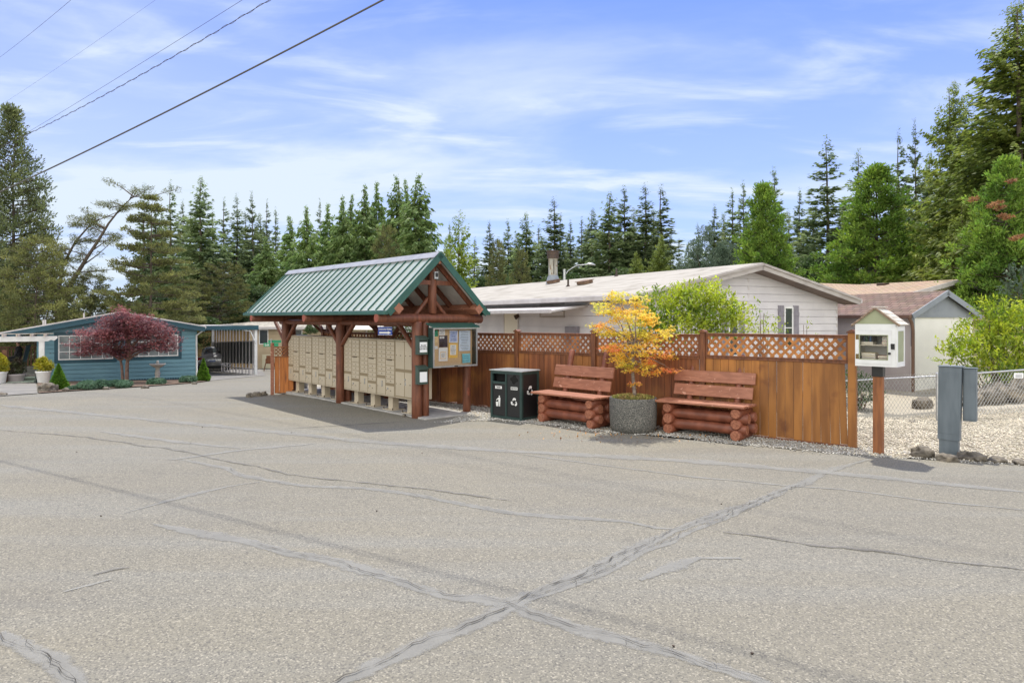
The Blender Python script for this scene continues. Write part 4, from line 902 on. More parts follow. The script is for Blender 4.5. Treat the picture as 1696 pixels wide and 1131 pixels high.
for i, (k, h) in enumerate(((8, .03), (4, .025), (9, .03), (8, .04))):
    book('%s book in the right pile on the lower shelf, %s from the bottom' % (cn[k], ['first', 'second', 'third', 'fourth'][i]), fx1-.085, z, .15, h, .16, BM[k], True); z += h+.001

# ------------------------------------------------------------------ grey utility pedestal, rocks, chain-link fence
up = on(1573, 10.0); TU = R(-40)
t = thing('utility_pedestal', 'blue-grey utility meter pedestal at the edge of the gravel', 'utility box', (up.x, up.y, -.02), TU)
b = MB(); b.b2(-.125, .115, -.085, .085, 0, .27, 0, .004); b.build('base_cover', M['util'], t)
b = MB(); vs = [(-.14, -.10, .255), (.13, -.10, .245), (.13, .10, .245), (-.14, .10, .255), (-.128, -.095, 1.31), (.155, -.095, 1.305), (.155, .11, 1.305), (-.128, .11, 1.31)]
b.add(vs, [(0, 3, 2, 1), (4, 5, 6, 7), (0, 1, 5, 4), (1, 2, 6, 5), (2, 3, 7, 6), (3, 0, 4, 7)], 0); b.build('pedestal_housing', M['util'], t)
b = MB(); b.b2(-.138, .165, -.107, .12, 1.3115, 1.325, 0, .004); b.b2(-.11, .12, -.104, -.0985, .34, 1.22, 0, .003); b.build('cap', M['util'], t)
mb_ = MB(); mb_.b2(.160, .325, .01, .15, .53, 1.290, 0, .008); c = mb_.build('meter_box', M['util'], t)
b = MB(); b.b2(.155, .332, .0, .158, 1.291, 1.304, 0, .003); b.b2(.175, .31, .003, .0095, .56, 1.26, 0, .003); b.build('box_cover', M['util'], c)
def rock(name, label, px, py, w, h, seed, cat='rock', group=None, Y=None):
    g = G(px, py) if Y is None else on(px, Y); rr = np.random.default_rng(seed); bm = bmesh.new(); bmesh.ops.create_icosphere(bm, subdivisions=3, radius=1)
    ks = rr.normal(size=(6, 3)); ph = rr.uniform(0, 6, 6)
    for v in bm.verts:
        n = v.co.copy(); f = 1+sum(.10*math.sin(3.0*n.dot(Vector(k))+p) for k, p in zip(ks, ph))
        f = min(f, 1.10+.06*math.sin(5*n.x+ph[0])); q8 = lambda a_: round(a_*3.2)/3.2*.55+a_*.45; v.co = Vector((q8(n.x)*f*w/2, q8(n.y)*f*w/2*.8, q8(n.z)*f*h*.68))
    me = bpy.data.meshes.new(name); bm.to_mesh(me); bm.free(); me.materials.append(M['rock'])
    for p in me.polygons: p.use_smooth = rr.random() < .5
    o = link(name, me, None, (g.x, g.y, g.z+h*.25), rr.uniform(0, 6)); tag(o, label, cat, group); return o
for i, (px, py, w, h, lb) in enumerate(((1528, 757, .29, .17, 'dark angular rock at the gravel edge, left of the utility pedestal'), (1569, 763, .28, .11, 'low pale rock at the foot of the utility pedestal'), (1612, 762, .36, .13, 'flat dark-topped rock just right of the utility pedestal'), (1653, 765, .28, .08, 'low tan rock at the gravel edge, second right of the pedestal'), (1690, 768, .26, .07, 'small tan rock at the gravel edge by the right border of the photo'), (1497, 757, .09, .04, 'tiny tan stone between the library post and the dark rock'), (1512, 700, .16, .04, 'small white stone lying in the gravel field'))):
    rock('edge_rock', lb, px, py, w, h, 100+i, 'rock')
for i, (px, py, w, lb) in enumerate(((425, 656, .30, 'pale flat rock in the row at the far shelter corner'), (437, 655, .22, 'second pale rock at the far shelter corner, nearer the fence panel'), (413, 658, .2, 'end stone of the little row by the far shelter corner'), (1478, 640, .01, ''))):
    if lb: rock('pale_rock', lb, px, py, w, .12, 130+i, 'rock')
rock('pebble_clod', 'dark clod beside the near shelter post', 669, 690, .1, .06, 171, 'stone')
# chain-link: posts, rails and woven wire
cl_pts = [(1392, 15.9, -.27, .80), (1552, 14.5, -.13, .90), (1712, 14.5, -.0, .92), (1800, 14.6, 0, .92)]
t = thing('chain_link_fence', 'low galvanised chain-link fence across the gravel behind the library box', 'fence', (0, 0, 0))
wb = MB()
for (pa, Ya, za, ha), (pb, Yb, zb, hb) in zip(cl_pts[:-1], cl_pts[1:]):
    A = Vector(((pa-848)/F*Ya, Ya, za)); B = Vector(((pb-848)/F*Yb, Yb, zb)); L = (B-A).length; U = (B-A)/L
    b = MB(); b.tube([A+Vector((0, 0, ha)), B+Vector((0, 0, hb))], .019, 8); b.build('top_rail', M['steel'], t)
    n = int(L/.072)
    for k in range(-18, n+18):
        for s_ in (-1, 1):
            s0 = k*.072*1.0; pts = []
            for j in range(0, 2):
                h_ = .86 if j else 0.0; s1 = s0+s_*h_*.62
                pts.append((s1, h_))
            (sa1, h1), (sb1, h2) = pts
            # clip to the panel
            if sb1 == sa1: continue
            def cl_(s, h, s2, h2_):
                if s < 0: h = h+(h2_-h)*(0-s)/(s2-s); s = 0
                if s > L: h = h+(h2_-h)*(L-s)/(s2-s); s = L
                return s, h
            if max(sa1, sb1) <= 0 or min(sa1, sb1) >= L: continue
            p1 = cl_(sa1, h1, sb1, h2); p2 = cl_(sb1, h2, sa1, h1); y = .004*s_
            wb.tube([A+U*p1[0]+Vector((0, y, p1[1]+.02)), A+U*p2[0]+Vector((0, y, p2[1]+.02+(hb-ha)*p2[0]/L))], 0.0038, 3, 0, False, False)
for (pa, Ya, za, ha) in cl_pts[1:3]+[(1392, 15.9, -.27, .80)]:
    A = Vector(((pa-848)/F*Ya, Ya, za)); b = MB(); r = .03 if pa == 1712 else .022; b.tube([A-Vector((0, 0, .05)), A+Vector((0, 0, ha+.05))], r, 10); b.lathe([(.001, ha+.085), (r, ha+.07), (r*1.25, ha+.05)], 10, 0, A); b.build('post', M['steel'], t)
wb.build('wire_mesh', M['steel'], t)
sg = at(1687, 622, 14.44); t2 = thing('fence_plate', 'small pale sign plate wired to the chain-link fence', 'sign', sg, 0); b = MB(); b.b2(-.10, .10, -.006, 0, -.055, .055, 0, .002); b.build('plate', M['paper'], t2)
b = MB()
for z in (.02, -.005, -.03): b.b2(-.07, .07, -.0075, -.0062, z-.004, z+.004, 0)
b.build('print', PC['i'], t2)
M['path'] = mat('old_path', (0.24, 0.225, 0.20), (0.18, 0.17, 0.155), rough=.9, scale=2, bump=.2, bscale=40)
# ------------------------------------------------------------------ lap siding on a wall whose top follows a roofline
def siding(mb, x0, x1, z0, topf, y=0.0, course=.2, m=0, proud=.030, gap=.016, solid=True):
    """wall in the local xz plane facing -y, clipped by topf(x) (piecewise linear, given as list of (x,z))"""
    def zt(x):
        for (a, za), (c, zc) in zip(topf[:-1], topf[1:]):
            if a-1e-6 <= x <= c+1e-6: return za+(zc-za)*(x-a)/(c-a)
        return topf[0][1] if x < topf[0][0] else topf[-1][1]
    zmax = max(p[1] for p in topf); z = z0
    while z < zmax-.001:
        zb, zu = z+gap, min(z+course, zmax)
        xs = sorted(set([x0, x1]+[p[0] for p in topf if x0 < p[0] < x1]))
        ext = []
        for (a, za), (c, zc) in zip(topf[:-1], topf[1:]):
            for zz in (zb, zu):
                if (za-zz)*(zc-zz) < 0: ext.append(a+(c-a)*(zz-za)/(zc-za))
        xs = sorted(set(round(x, 5) for x in xs+[e for e in ext if x0 < e < x1]))
        for a, c in zip(xs[:-1], xs[1:]):
            ta, tc_ = min(zu, zt(a)), min(zu, zt(c))
            if max(ta, tc_) <= zb+1e-4: continue
            def yy(zz): return y-proud+.012*(zz-zb)/course
            ta = max(ta, zb); tc_ = max(tc_, zb)
            mb.add([(a, y-proud, zb), (c, y-proud, zb), (c, yy(tc_), tc_), (a, yy(ta), ta)], [(0, 1, 2, 3)], m)
            mb.add([(a, y, zb), (c, y, zb), (c, y-proud, zb), (a, y-proud, zb)], [(0, 1, 2, 3)], m)
            mb.add([(a, y, z), (c, y, z), (c, y, ta), (a, y, ta)], [(0, 1, 2, 3)], m)
            if zu-zb > course*.5 and ta >= zu-1e-6 and tc_ >= zu-1e-6: mb.add([(a, yy(zu), zu), (c, yy(zu), zu), (c, y, zu), (a, y, zu)], [(0, 1, 2, 3)], m)
        z += course
def frame_rect(b, x0, x1, z0, z1, y0, y1, w, m=0):
    b.b2(x0-w, x1+w, y0, y1, z1, z1+w, m); b.b2(x0-w, x1+w, y0, y1, z0-w, z0, m); b.b2(x0-w, x0, y0, y1, z0+.0003, z1-.0003, m); b.b2(x1, x1+w, y0, y1, z0+.0003, z1-.0003, m)
def rotv(th, x, y, z=0): c, s = math.cos(th), math.sin(th); return Vector((x*c-y*s, x*s+y*c, z))
# ------------------------------------------------------------------ the white manufactured home behind the fence
TH = R(29.2)
A0 = Vector((0.1866*15.5, 15.5, 0))           # ground point under the near roof corner
hm = thing('manufactured_home', 'long white manufactured home with low weathered roof behind the wooden fence', 'house', A0, TH)
WR, LN = 8.0, 17.0; ZE, ZP = 2.56, 3.42; OV = .38
def gable_top(off=0.0): return [(0, ZE-.02+off), (WR/2, ZP-.02+off), (WR, ZE-.02+off)]
b = MB()
sl_ = (ZP-ZE)/(WR/2)
siding(b, OV, WR-OV, .25, [(OV, ZE-.12+OV*sl_), (WR/2, ZP-.12), (WR-OV, ZE-.12+OV*sl_)], .45, .198, 0)
wl = b.build('gable_wall', M['siding_white'], hm)
b = MB(); siding(b, -(LN-.4), -.45, .25, [(-(LN-.4), ZE-.07), (-.45, ZE-.07)], 0, .30, 0)
lw = b.build('long_wall', M['siding_white'], hm, (OV, 0, 0), (0, 0, R(-90)))
# other two walls
b = MB(); b.b2(WR-OV-.02, WR-OV, .47, LN-.4, .1, ZE+.05, 0); b.b2(OV+.02, WR-OV-.021, LN-.42, LN-.4, .1, ZE+.05, 0); b.b2(OV+.03, WR-OV-.03, .50, LN-.43, .0, .26, 0); b.build('rear_wall', M['siding_white'], hm)
ns_l = Vector((-sl_, 0, 1)).normalized()
def roof_slab(b, x0, z0, x1, z1, y0, y1, th, m=0, edge=1):
    d = Vector((x1-x0, 0, z1-z0)).normalized(); n = Vector((-d.z, 0, d.x));  n = n if n.z > 0 else -n
    A = [Vector((x0, y0, z0)), Vector((x1, y0, z1)), Vector((x1, y1, z1)), Vector((x0, y1, z0))]
    Bv = [v-n*th for v in A]
    up_ = (0, 1, 2, 3) if x1 > x0 else (3, 2, 1, 0)
    b.add(A+Bv, [up_], m); b.add(A+Bv, [tuple(4+i for i in up_[::-1]), (0, 4, 5, 1), (1, 5, 6, 2), (2, 6, 7, 3), (3, 7, 4, 0)], edge)
b = MB(); roof_slab(b, -.02, ZE, WR/2, ZP, -.02, LN, .05); rl = b.build('roof', [M['old_roof'], M['fascia']], hm)
b = MB(); roof_slab(b, WR+.02, ZE, WR/2, ZP, -.02, LN, .05); b.build('roof', [M['old_roof'], M['fascia']], hm)
b = MB()
for s_, xa in ((1, 0), (-1, WR)):
    n = Vector((-sl_*s_, 0, 1)).normalized()
    b.bar(Vector((xa, -.035, ZE))-n*.10, Vector((WR/2, -.035, ZP))-n*.10, .03, .17, 0, up=n)
    b.bar(Vector((xa, -.065, ZE))-n*.045, Vector((WR/2, -.065, ZP))-n*.045, .025, .06, 0, up=n)
b.build('gable_fascia', M['fascia'], hm)
b = MB()
for s_, xa in ((1, .05), (-1, WR-.05)):
    n = Vector((-sl_*s_, 0, 1)).normalized(); b.bar(Vector((xa, .20, ZE))-n*.17, Vector((WR/2, .20, ZP))-n*.17, .46, .02, 0, up=n)
b.b2(.02, OV, .03, LN-.1, ZE-.13, ZE-.11, 0); b.build('soffit', mat('brown_soffit', srgb(120, 104, 94), srgb(104, 90, 82), rough=.7, scale=3), hm)
b = MB(); b.b2(-.10, -.022, -.03, LN, ZE-.14, ZE-.01, 0, .012); b.build('gutter', M['trim_white'], hm)
b = MB(); b.b2(WR+.022, WR+.10, -.03, LN, ZE-.14, ZE-.01, 0, .012); b.build('gutter', M['trim_white'], hm)
b = MB(); b.b2(WR/2-.03, WR/2+.03, .425, .4355, .25, ZP-.14, 0); b.b2(WR-OV-.06, WR-OV+.01, .425, .4355, .25, ZE-.02, 0); b.b2(OV-.02, OV+.06, .425, .4355, .25, ZE-.02, 0); b.build('corner_board', M['trim_white'], hm)
# gable windows, placed where the sight lines meet the wall
ow = A0+rotv(TH, 0, .45); dw = (math.cos(TH), math.sin(TH))
def gw(pa, pb, ya, yb): (t1, z1) = hit(pa, ya, ow, dw); (t2, z2) = hit(pb, yb, ow, dw); return t1, t2, min(z1, z2), max(z1, z2)
for pa, pb in ((1299, 1310), (1207, 1219)):
    x0, x1, z0, z1 = gw(pa, pb, 556, 511 if pa > 1250 else 520); z0 = z1-1.05
    b = MB(); frame_rect(b, x0, x1, z0, z1, .405, .433, .045); w = b.build('window', M['white'], hm)
    b = MB(); b.b2(x0, x1, .418, .422, z0, z1, 0); b.build('pane', M['glass'], w)
    b = MB(); b.b2(x0+.012, x1-.012, .410, .4175, (z0+z1)/2-.012, (z0+z1)/2+.012, 0); b.build('sash_bar', M['white'], w)
    for s_ in (-1, 1):
        xa = x0-.05-.235 if s_ < 0 else x1+.05; b = MB()
        for k in range(3): b.b2(xa+k*.079, xa+k*.079+.074, .412, .434, z0-.08, z1+.08, 0)
        for z in (z0+.1, z1-.2): b.b2(xa+.002, xa+.233, .398, .4115, z, z+.10, 0)
        b.build('shutter', M['shutter'], hm)
# long wall details (its plane faces the shelter)
ol = A0+rotv(TH, OV-.0, 0); dl_ = (-math.sin(TH), math.cos(TH))
def lwp(pa, pb, ya, yb): (t1, z1) = hit(pa, ya, ol, dl_); (t2, z2) = hit(pb, yb, ol, dl_); return -t1, -t2, min(z1, z2), max(z1, z2)
def onwall(b, name, m, parent=hm): o = b.build(name, m, parent, (OV, 0, 0) if parent is hm else None, (0, 0, R(-90)) if parent is hm else None); return o
x0, x1, z0, z1 = lwp(837, 859, 558, 517); z0 = z1-1.95; b = MB(); b.b2(x0, x1, -.03, -.016, z0, z1, 0); d_ = onwall(b, 'door', M['cream']); b = MB(); frame_rect(b, x0, x1, z0+.07, z1, -.045, -.0165, .06); o = b.build('door_frame', M['trim_white'], d_); b = MB(); b.tube([(x0+.08, -.03, z0+1.0), (x0+.08, -.08, z0+1.0)], .03, 8); b.build('handle', M['hardware'], d_)
x0, x1, z0, z1 = lwp(897, 935, 514, 505); b = MB(); frame_rect(b, x0, x1, z1-.30, z1, -.045, -.016, .05); w = onwall(b, 'window', M['fascia']); b = MB(); b.b2(x0, x1, -.025, -.02, z1-.3, z1, 0); b.build('pane', M['glass'], w)
x0, x1, z0, z1 = lwp(941, 961, 558, 541); b = MB(); b.b2(x0, x1, -.12, -.016, z1-.7, z1, 0, .01); onwall(b, 'meter_cabinet', M['shutter'])
x0, x1, z0, z1 = lwp(860, 866, 527, 518); b = MB(); b.tube([(x0, -.016, z1-.1), (x0, -.06, z1-.1)], .05, 8); b.tube([(x0, -.06, z1-.08), (x0-.03, -.16, z1-.12)], .045, 8); b.tube([(x0, -.06, z1-.12), (x0+.03, -.14, z1-.18)], .04, 8); onwall(b, 'wall_lamp', M['darkmetal'])
# awning over the side porch
pa0, pa1 = lwp(975, 812, 505, 505)[:2]
b = MB(); xa, xb = sorted((pa0, pa1)); xa -= 3.0; zA = ZE-.20
vs = [(xa, -.02, zA), (xb, -.02, zA), (xb, -1.15, zA-.16), (xa, -1.15, zA-.16)]; b.add(vs+[(x, y, z-.05) for x, y, z in vs], [(0, 3, 2, 1), (4, 5, 6, 7), (3, 7, 6, 2), (2, 6, 5, 1), (0, 4, 7, 3)], 0)
b.b2(xa, xb, -1.21, -1.151, zA-.23, zA-.14, 0); aw = onwall(b, 'awning', M['trim_white'])
for x in (xa+.5, xa+2.6, xa+4.2): b = MB(); b.b2(x-.03, x+.03, -1.14, -1.08, .0, zA-.2, 0); b.build('awning_post', M['trim_white'], aw)
# roof fittings
def roofpt(px, side=-1, s=None, py=None):
    """point of the near roof slope seen at px,py"""
    o = A0; ex = Vector((math.cos(TH), math.sin(TH), 0)); ey = Vector((-math.sin(TH), math.cos(TH), 0))
    P0 = A0+Vector((0, 0, ZE)); n = (ex*(WR/2)+Vector((0, 0, ZP-ZE))).cross(ey); ray = Vector(((px-848)/F, 1, -(py-HZ)/F)); C_ = Vector((0, 0, CH)); tt = n.dot(P0-C_)/n.dot(ray); W = C_+ray*tt-A0
    return Vector((W.dot(ex), W.dot(ey), W.z))
p = roofpt(914, py=468.5); 
b = MB(); b.lathe([(.34, -.12), (.32, .02), (.24, .26), (.20, .33)], 20, 1); b.lathe([(.20, .33), (.21, .35), (.20, .36), (.20, .93), (.22, .94)], 20, 0)
b.lathe([(.225, .94), (.26, .945), (.27, .99), (.25, 1.0), (.27, 1.03), (.25, 1.06), (.28, 1.1), (.27, 1.14), (.26, 1.18), (.30, 1.2), (.30, 1.22), (.001, 1.26)], 20, 2); b.tube([(-.1, -.23, .36), (-.1, -.23, .9)], .02, 6, 2)
ch_ = b.build('chimney', [M['rust'], M['slate_trim'], M['darkmetal']], hm, (p.x+.05, p.y, p.z-.05)); ch_.scale = (.84, .84, 1)
for px, py, h in ((941, 474.5, .22), (1021, 457.5, .24)):
    p = roofpt(px, py=py); b = MB(); b.lathe([(.10, -.03), (.05, .03), (.04, .05)], 10); b.tube([(0, 0, 0), (0, 0, h)], .032, 8); b.build('vent_pipe', M['darkmetal'], hm, p)
for px, py, w in ((969, 470.5, .45), (917, 468.8, .40)):
    p = roofpt(px, py=py); b = MB(); b.box((0, 0, .05), (.34, w, .09), 0, None, .02); b.box((0, 0, .105), (.4, w+.06, .02), 0, None, .008); b.build('roof_vent', mat('rusty_vent', srgb(134, 108, 88), srgb(104, 82, 68), rough=.8, scale=6), hm, p, (0, -math.atan(sl_), 0))
# street lamp standing beyond the home
lp2 = on(935, 46); zt_ = at(935, 446, 46).z; t = thing('street_lamp', 'grey cobra-head street lamp rising beyond the white roof', 'street lamp', (lp2.x, lp2.y, -1))
b = MB(); b.tube([(0, 0, 0), (0, 0, zt_+1)], .11, 10); b.build('pole', M['steel'], t)
b = MB(); a1 = at(936, 459, 46)-lp2; b.tube([Vector((0, 0, zt_+.55)), Vector((.25, 0, zt_+.9)), Vector((.8, 0, zt_+1.25)), Vector((1.5, 0, zt_+1.32))], .032, 8); b.build('arm', M['steel'], t)
b = MB(); b.tube([(1.45, 0, zt_+1.32), (1.6, 0, zt_+1.36), (1.9, 0, zt_+1.33), (2.08, 0, zt_+1.27)], [.04, .08, .09, .03], 10); b.build('lamp_head', M['steel'], t)

# ------------------------------------------------------------------ small outbuilding with brown shingles
TG = math.atan2(.332, .943)
gA = Vector(((1512-848)/F*18.9, 18.9, -.2)); WG = 2.62; LG = 6.5; ze, zp = 2.32, 2.98
gr = thing('shed', 'small white shed with brown shingle roof and slate-blue gable trim', 'shed', gA, TG)
sg_ = (zp-ze)/(WG/2)
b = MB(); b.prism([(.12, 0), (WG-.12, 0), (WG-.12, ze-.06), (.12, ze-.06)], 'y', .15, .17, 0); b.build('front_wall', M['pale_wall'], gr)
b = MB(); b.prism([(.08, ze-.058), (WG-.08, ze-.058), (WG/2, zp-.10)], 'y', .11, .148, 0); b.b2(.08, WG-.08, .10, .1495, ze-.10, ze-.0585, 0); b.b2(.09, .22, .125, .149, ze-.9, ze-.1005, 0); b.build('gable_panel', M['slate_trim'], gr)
b = MB(); b.b2(.12, .14, .171, LG, 0, ze-.02, 0); b.b2(WG-.14, WG-.12, .171, LG, 0, ze-.02, 0); b.b2(.141, WG-.141, LG-.02, LG, 0, ze-.02, 0); b.build('side_wall', M['shaded_mauve'], gr)
shing = bpy.data.materials.new('asphalt_shingle'); 
def shingle(name, c1, c2, c3, sc=1.0):
    m = bpy.data.materials.new(name); m.use_nodes = True; t_ = m.node_tree; N = t_.nodes; L = t_.links; p = N['Principled BSDF']; p.inputs['Roughness'].default_value = .9
    co = N.new('ShaderNodeTexCoord'); mp = N.new('ShaderNodeMapping'); mp.inputs['Rotation'].default_value = (0, 0, R(90)); L.new(co.outputs['Object'], mp.inputs[0])
    br = N.new('ShaderNodeTexBrick'); br.inputs['Scale'].default_value = sc; br.inputs['Brick Width'].default_value = .28; br.inputs['Row Height'].default_value = .135; br.inputs['Mortar Size'].default_value = .012; br.inputs['Color1'].default_value = c1; br.inputs['Color2'].default_value = c2; br.inputs['Mortar'].default_value = c3
    L.new(mp.outputs[0], br.inputs['Vector']); nz = N.new('ShaderNodeTexNoise'); nz.inputs['Scale'].default_value = 3; nz.inputs['Detail'].default_value = 6; L.new(co.outputs['Object'], nz.inputs['Vector'])
    mx = N.new('ShaderNodeMix'); mx.data_type = 'RGBA'; mx.blend_type = 'MULTIPLY'; mx.inputs['Factor'].default_value = .35; L.new(br.outputs['Color'], mx.inputs['A']); L.new(nz.outputs['Color'], mx.inputs['B']); L.new(mx.outputs['Result'], p.inputs['Base Color'])
    bp = N.new('ShaderNodeBump'); bp.inputs['Strength'].default_value = .8; bp.inputs['Distance'].default_value = .02; L.new(br.outputs['Fac'], bp.inputs['Height']); bp.invert = True; L.new(bp.outputs[0], p.inputs['Normal']); return m
M['shingle_brown'] = shingle('brown_shingle', srgb(144, 120, 106), srgb(120, 98, 86), srgb(80, 64, 56)); M['shingle_tan'] = shingle('tan_shingle', srgb(196, 172, 146), srgb(176, 150, 126), srgb(134, 114, 96)); M['shingle_grey'] = shingle('grey_shingle', srgb(150, 148, 144), srgb(134, 132, 128), srgb(100, 98, 96))
b = MB(); roof_slab(b, -.05, ze-.02, WG/2, zp, 0, LG+.1, .05); b.build('roof', [M['shingle_brown'], M['brown_trim']], gr)
b = MB(); roof_slab(b, WG+.05, ze-.02, WG/2, zp, 0, LG+.1, .05); b.build('roof', [M['shingle_brown'], M['brown_trim']], gr)
b = MB()
for s_, xa in ((1, -.05), (-1, WG+.05)):
    n = Vector((-sg_*s_, 0, 1)).normalized(); b.bar(Vector((xa, -.02, ze-.02))-n*.06, Vector((WG/2, -.02, zp))-n*.06, .03, .15, 0, up=n)
b.build('rake_trim', M['slate_trim'], gr)
b = MB(); b.b2(-.15, -.055, -.02, LG, ze-.12, ze-.02, 0, .01); b.tube([(-.1, .05, ze-.08), (.02, .05, ze-.25), (.075, .06, ze-.45), (.075, .06, .0)], .045, 8); b.build('gutter', M['brown_trim'], gr)

# ------------------------------------------------------------------ cream house with tan shingles beyond the shed
TT = R(24); tA = at(1510, 490, 26.5); cr = thing('cream_house', 'cream-sided house with tan shingle roof beyond the brown-roofed shed', 'house', (tA.x, tA.y, -.3), TT)
WC = 5.6; zc = at(1510, 484, 26.5).z+.3; zpk = at(1574, 462, 27.3).z+.3
def gable_house(t, W, L, ze, zp, mats, ov=.25, both=True, base=0.0):
    s_l = (zp-ze)/(W/2); b = MB(); siding(b, ov, W-ov, base, [(ov, ze-.1+ov*s_l), (W/2, zp-.1), (W-ov, ze-.1+ov*s_l)], .3, .18, 0); w = b.build('wall', mats[0], t)
    b = MB(); b.b2(ov, ov+.02, .32, L, base, ze, 0); b.b2(W-ov-.02, W-ov, .32, L, base, ze, 0); b.b2(ov+.021, W-ov-.021, L-.02, L, base, ze, 0); b.build('side_wall', mats[0], t)
    for x in (-.02, W+.02): b = MB(); roof_slab(b, x, ze, W/2, zp, 0, L+.3, .05); b.build('roof', [mats[1], mats[2]], t)
    b = MB()
    for sgn, xa in ((1, 0), (-1, W)):
        n = Vector((-s_l*sgn, 0, 1)).normalized(); b.bar(Vector((xa, -.02, ze))-n*.09, Vector((W/2, -.02, zp))-n*.09, .03, .17, 0, up=n)
    b.build('rake_trim', mats[2], t); return w
gable_house(cr, WC, 9, zc, zpk, (M['cream_siding'], M['shingle_tan'], M['trim_white']))
b = MB(); b.box((WC/2-.5, 3, zpk-.08), (.35, .4, .12), 0, None, .02); b.build('roof_vent', M['darkmetal'], cr)
# long front wing, its roof seen left of the gable
b = MB(); za_ = at(1420, 486, 26).z+.3; roof_slab(b, -7.0, za_-.05, -7.0+.001, za_, .0, .01, .01) if False else None
vs = [(-7.5, .6, za_-.12), (.4, .6, zc-.1), (WC/2, 4.2, zpk-.03), (-7.5, 4.2, zpk+.02)]; b.add(vs, [(0, 1, 2, 3)], 0); b.add([(-7.5, .6, za_-.12), (.4, .6, zc-.1), (.4, .6, zc-.28), (-7.5, .6, za_-.30)], [(3, 2, 1, 0)], 1); b.build('wing_roof', [M['shingle_tan'], M['trim_white']], cr)
b = MB(); b.b2(-7.3, .25, .8, .82, 0, za_-.15, 0); b.build('wing_wall', M['cream_siding'], cr)
t = thing('brown_roof_house', 'brown eave of a house at the right border behind the lime shrub', 'house', (at(1668, 506, 24).x, 24, -.3), R(20))
gable_house(t, 7, 8, 2.2, 3.0, (M['cream_siding'], M['shingle_brown'], M['brown_trim']))

# ------------------------------------------------------------------ blue house on the left
TBH = R(29.2); B0 = Vector(((48-848)/F*25.85, 25.85, -.62))
bh = thing('blue_house', 'blue lap-sided manufactured home with dark teal trim beyond the road', 'house', B0, TBH)
ob = B0; db = (math.cos(TBH), math.sin(TBH))
def bw(px, py): t_, z_ = hit(px, py, ob, db); return t_, z_-B0.z
XL, _ = bw(60, 600); XR, _ = bw(327, 600); XP, ZPk = bw(198, 516); XE, ZE_ = bw(341, 540); XW, ZW = bw(-60, 561)
tp = [(XW, ZW), (XP, ZPk), (XE, ZE_)]
def zr_(x):
    return ZW+(ZPk-ZW)*(x-XW)/(XP-XW) if x < XP else ZPk+(ZE_-ZPk)*(x-XP)/(XE-XP)
b = MB(); siding(b, XL, XR, -.1, [(XL, zr_(XL)-.16), (XP, ZPk-.16), (XR, zr_(XR)-.16)], .40, .168, 0, .034, .028); b.build('front_wall', M['blue_siding'], bh)
b = MB(); siding(b, .40, 11, -.6, [(.40, ZE_-.1), (11, ZE_-.1)], 0, .168, 0); b.build('side_wall', M['blue_siding'], bh, (XR, 0, 0), (0, 0, R(90)))
b = MB(); b.b2(XL, XL+.02, .42, 9, -.3, zr_(XL)-.1, 0); b.build('porch_wall', M['blue_siding'], bh)
b = MB(); x0, _ = bw(60, 560); b.b2(XL-.02, XL+.05, .372, .385, -.1, 2.0, 0); b.b2(XR-.06, XR+.015, .37, .385, -.1, ZE_-.18, 0); xm_, _ = bw(201, 600); b.b2(xm_-.05, xm_+.05, .372, .384, -.1, 2.3, 0); b.build('corner_board', M['blue_siding'], bh)
for x in (XW, XE):
    b = MB(); z = ZW if x == XW else ZE_; roof_slab(b, x, z, XP, ZPk, 0, 12, .04); b.build('roof', [M['old_roof'], M['trim_white']], bh)
b = MB()
for sgn, xa, z in ((1, XW, ZW), (-1, XE, ZE_)):
    d = Vector((XP-xa, 0, ZPk-z)).normalized(); n = Vector((-d.z, 0, d.x)); n = n if n.z > 0 else -n
    b.bar(Vector((xa, -.02, z))-n*.13, Vector((XP, -.02, ZPk))-n*.13, .03, .22, 0, up=n); b.bar(Vector((xa, -.04, z))-n*.02, Vector((XP, -.04, ZPk))-n*.02, .02, .05, 1, up=n)
    b.bar(Vector((xa, -.045, z))-n*.075, Vector((XP, -.045, ZPk))-n*.075, .02, .05, 0, up=n)
    b.bar(Vector((xa, .2, z))-n*.22, Vector((XP, .2, ZPk))-n*.22, .42, .02, 0, up=n)
b.build('gable_fascia', [M['teal_trim'], M['trim_white']], bh)
for k, (xa, xb, za, zb) in enumerate(((95, 187, 556, 595), (213, 296, 555, 590))):
    x0, z1 = bw(xa, za); x1, z0 = bw(xb, zb); z0 = min(z0, bw(xa, zb)[1])
    b = MB(); frame_rect(b, x0, x1, z0, z1, .36, .384, .13); w = b.build('window', M['teal_trim'], bh)
    b = MB(); frame_rect(b, x0+.04, x1-.04, z0+.04, z1-.04, .345, .375, .04)
    nx = 5; 
    for i in range(1, nx): xx = x0+(x1-x0)*i/nx; b.b2(xx-.012, xx+.012, .352, .3648, z0+.041, z1-.041, 0)
    for i in (1, 2): zz = z0+(z1-z0)*i/3; b.b2(x0+.041, x1-.041, .353, .3645, zz-.012, zz+.012, 0)
    b.build('frame', M['white'], w); b = MB(); b.b2(x0, x1, .3655, .3695, z0, z1, 0); b.build('pane', M['curtain_glass'], w)
b = MB(); b.tube([(XE-.02, -.02, ZE_-.05), (XE-.05, .06, ZE_-.14), (XR-.01, .36, ZE_-.40), (XR, .35, .0), (XR+.12, .25, -.05)], .035, 8); b.build('downspout', M['white'], bh)
b = MB()
for k in range(60):
    x = XL+k*.095
    if x < XR: b.b2(x, x+.07, .352, .372, -.12, .14, 0)
b.build('skirt', M['teal_trim'], bh)
xn, zn = bw(84, 586); text(bh, '63', .16, (xn, .38, zn), M['darkmetal'], 'house_number', bold=.004)
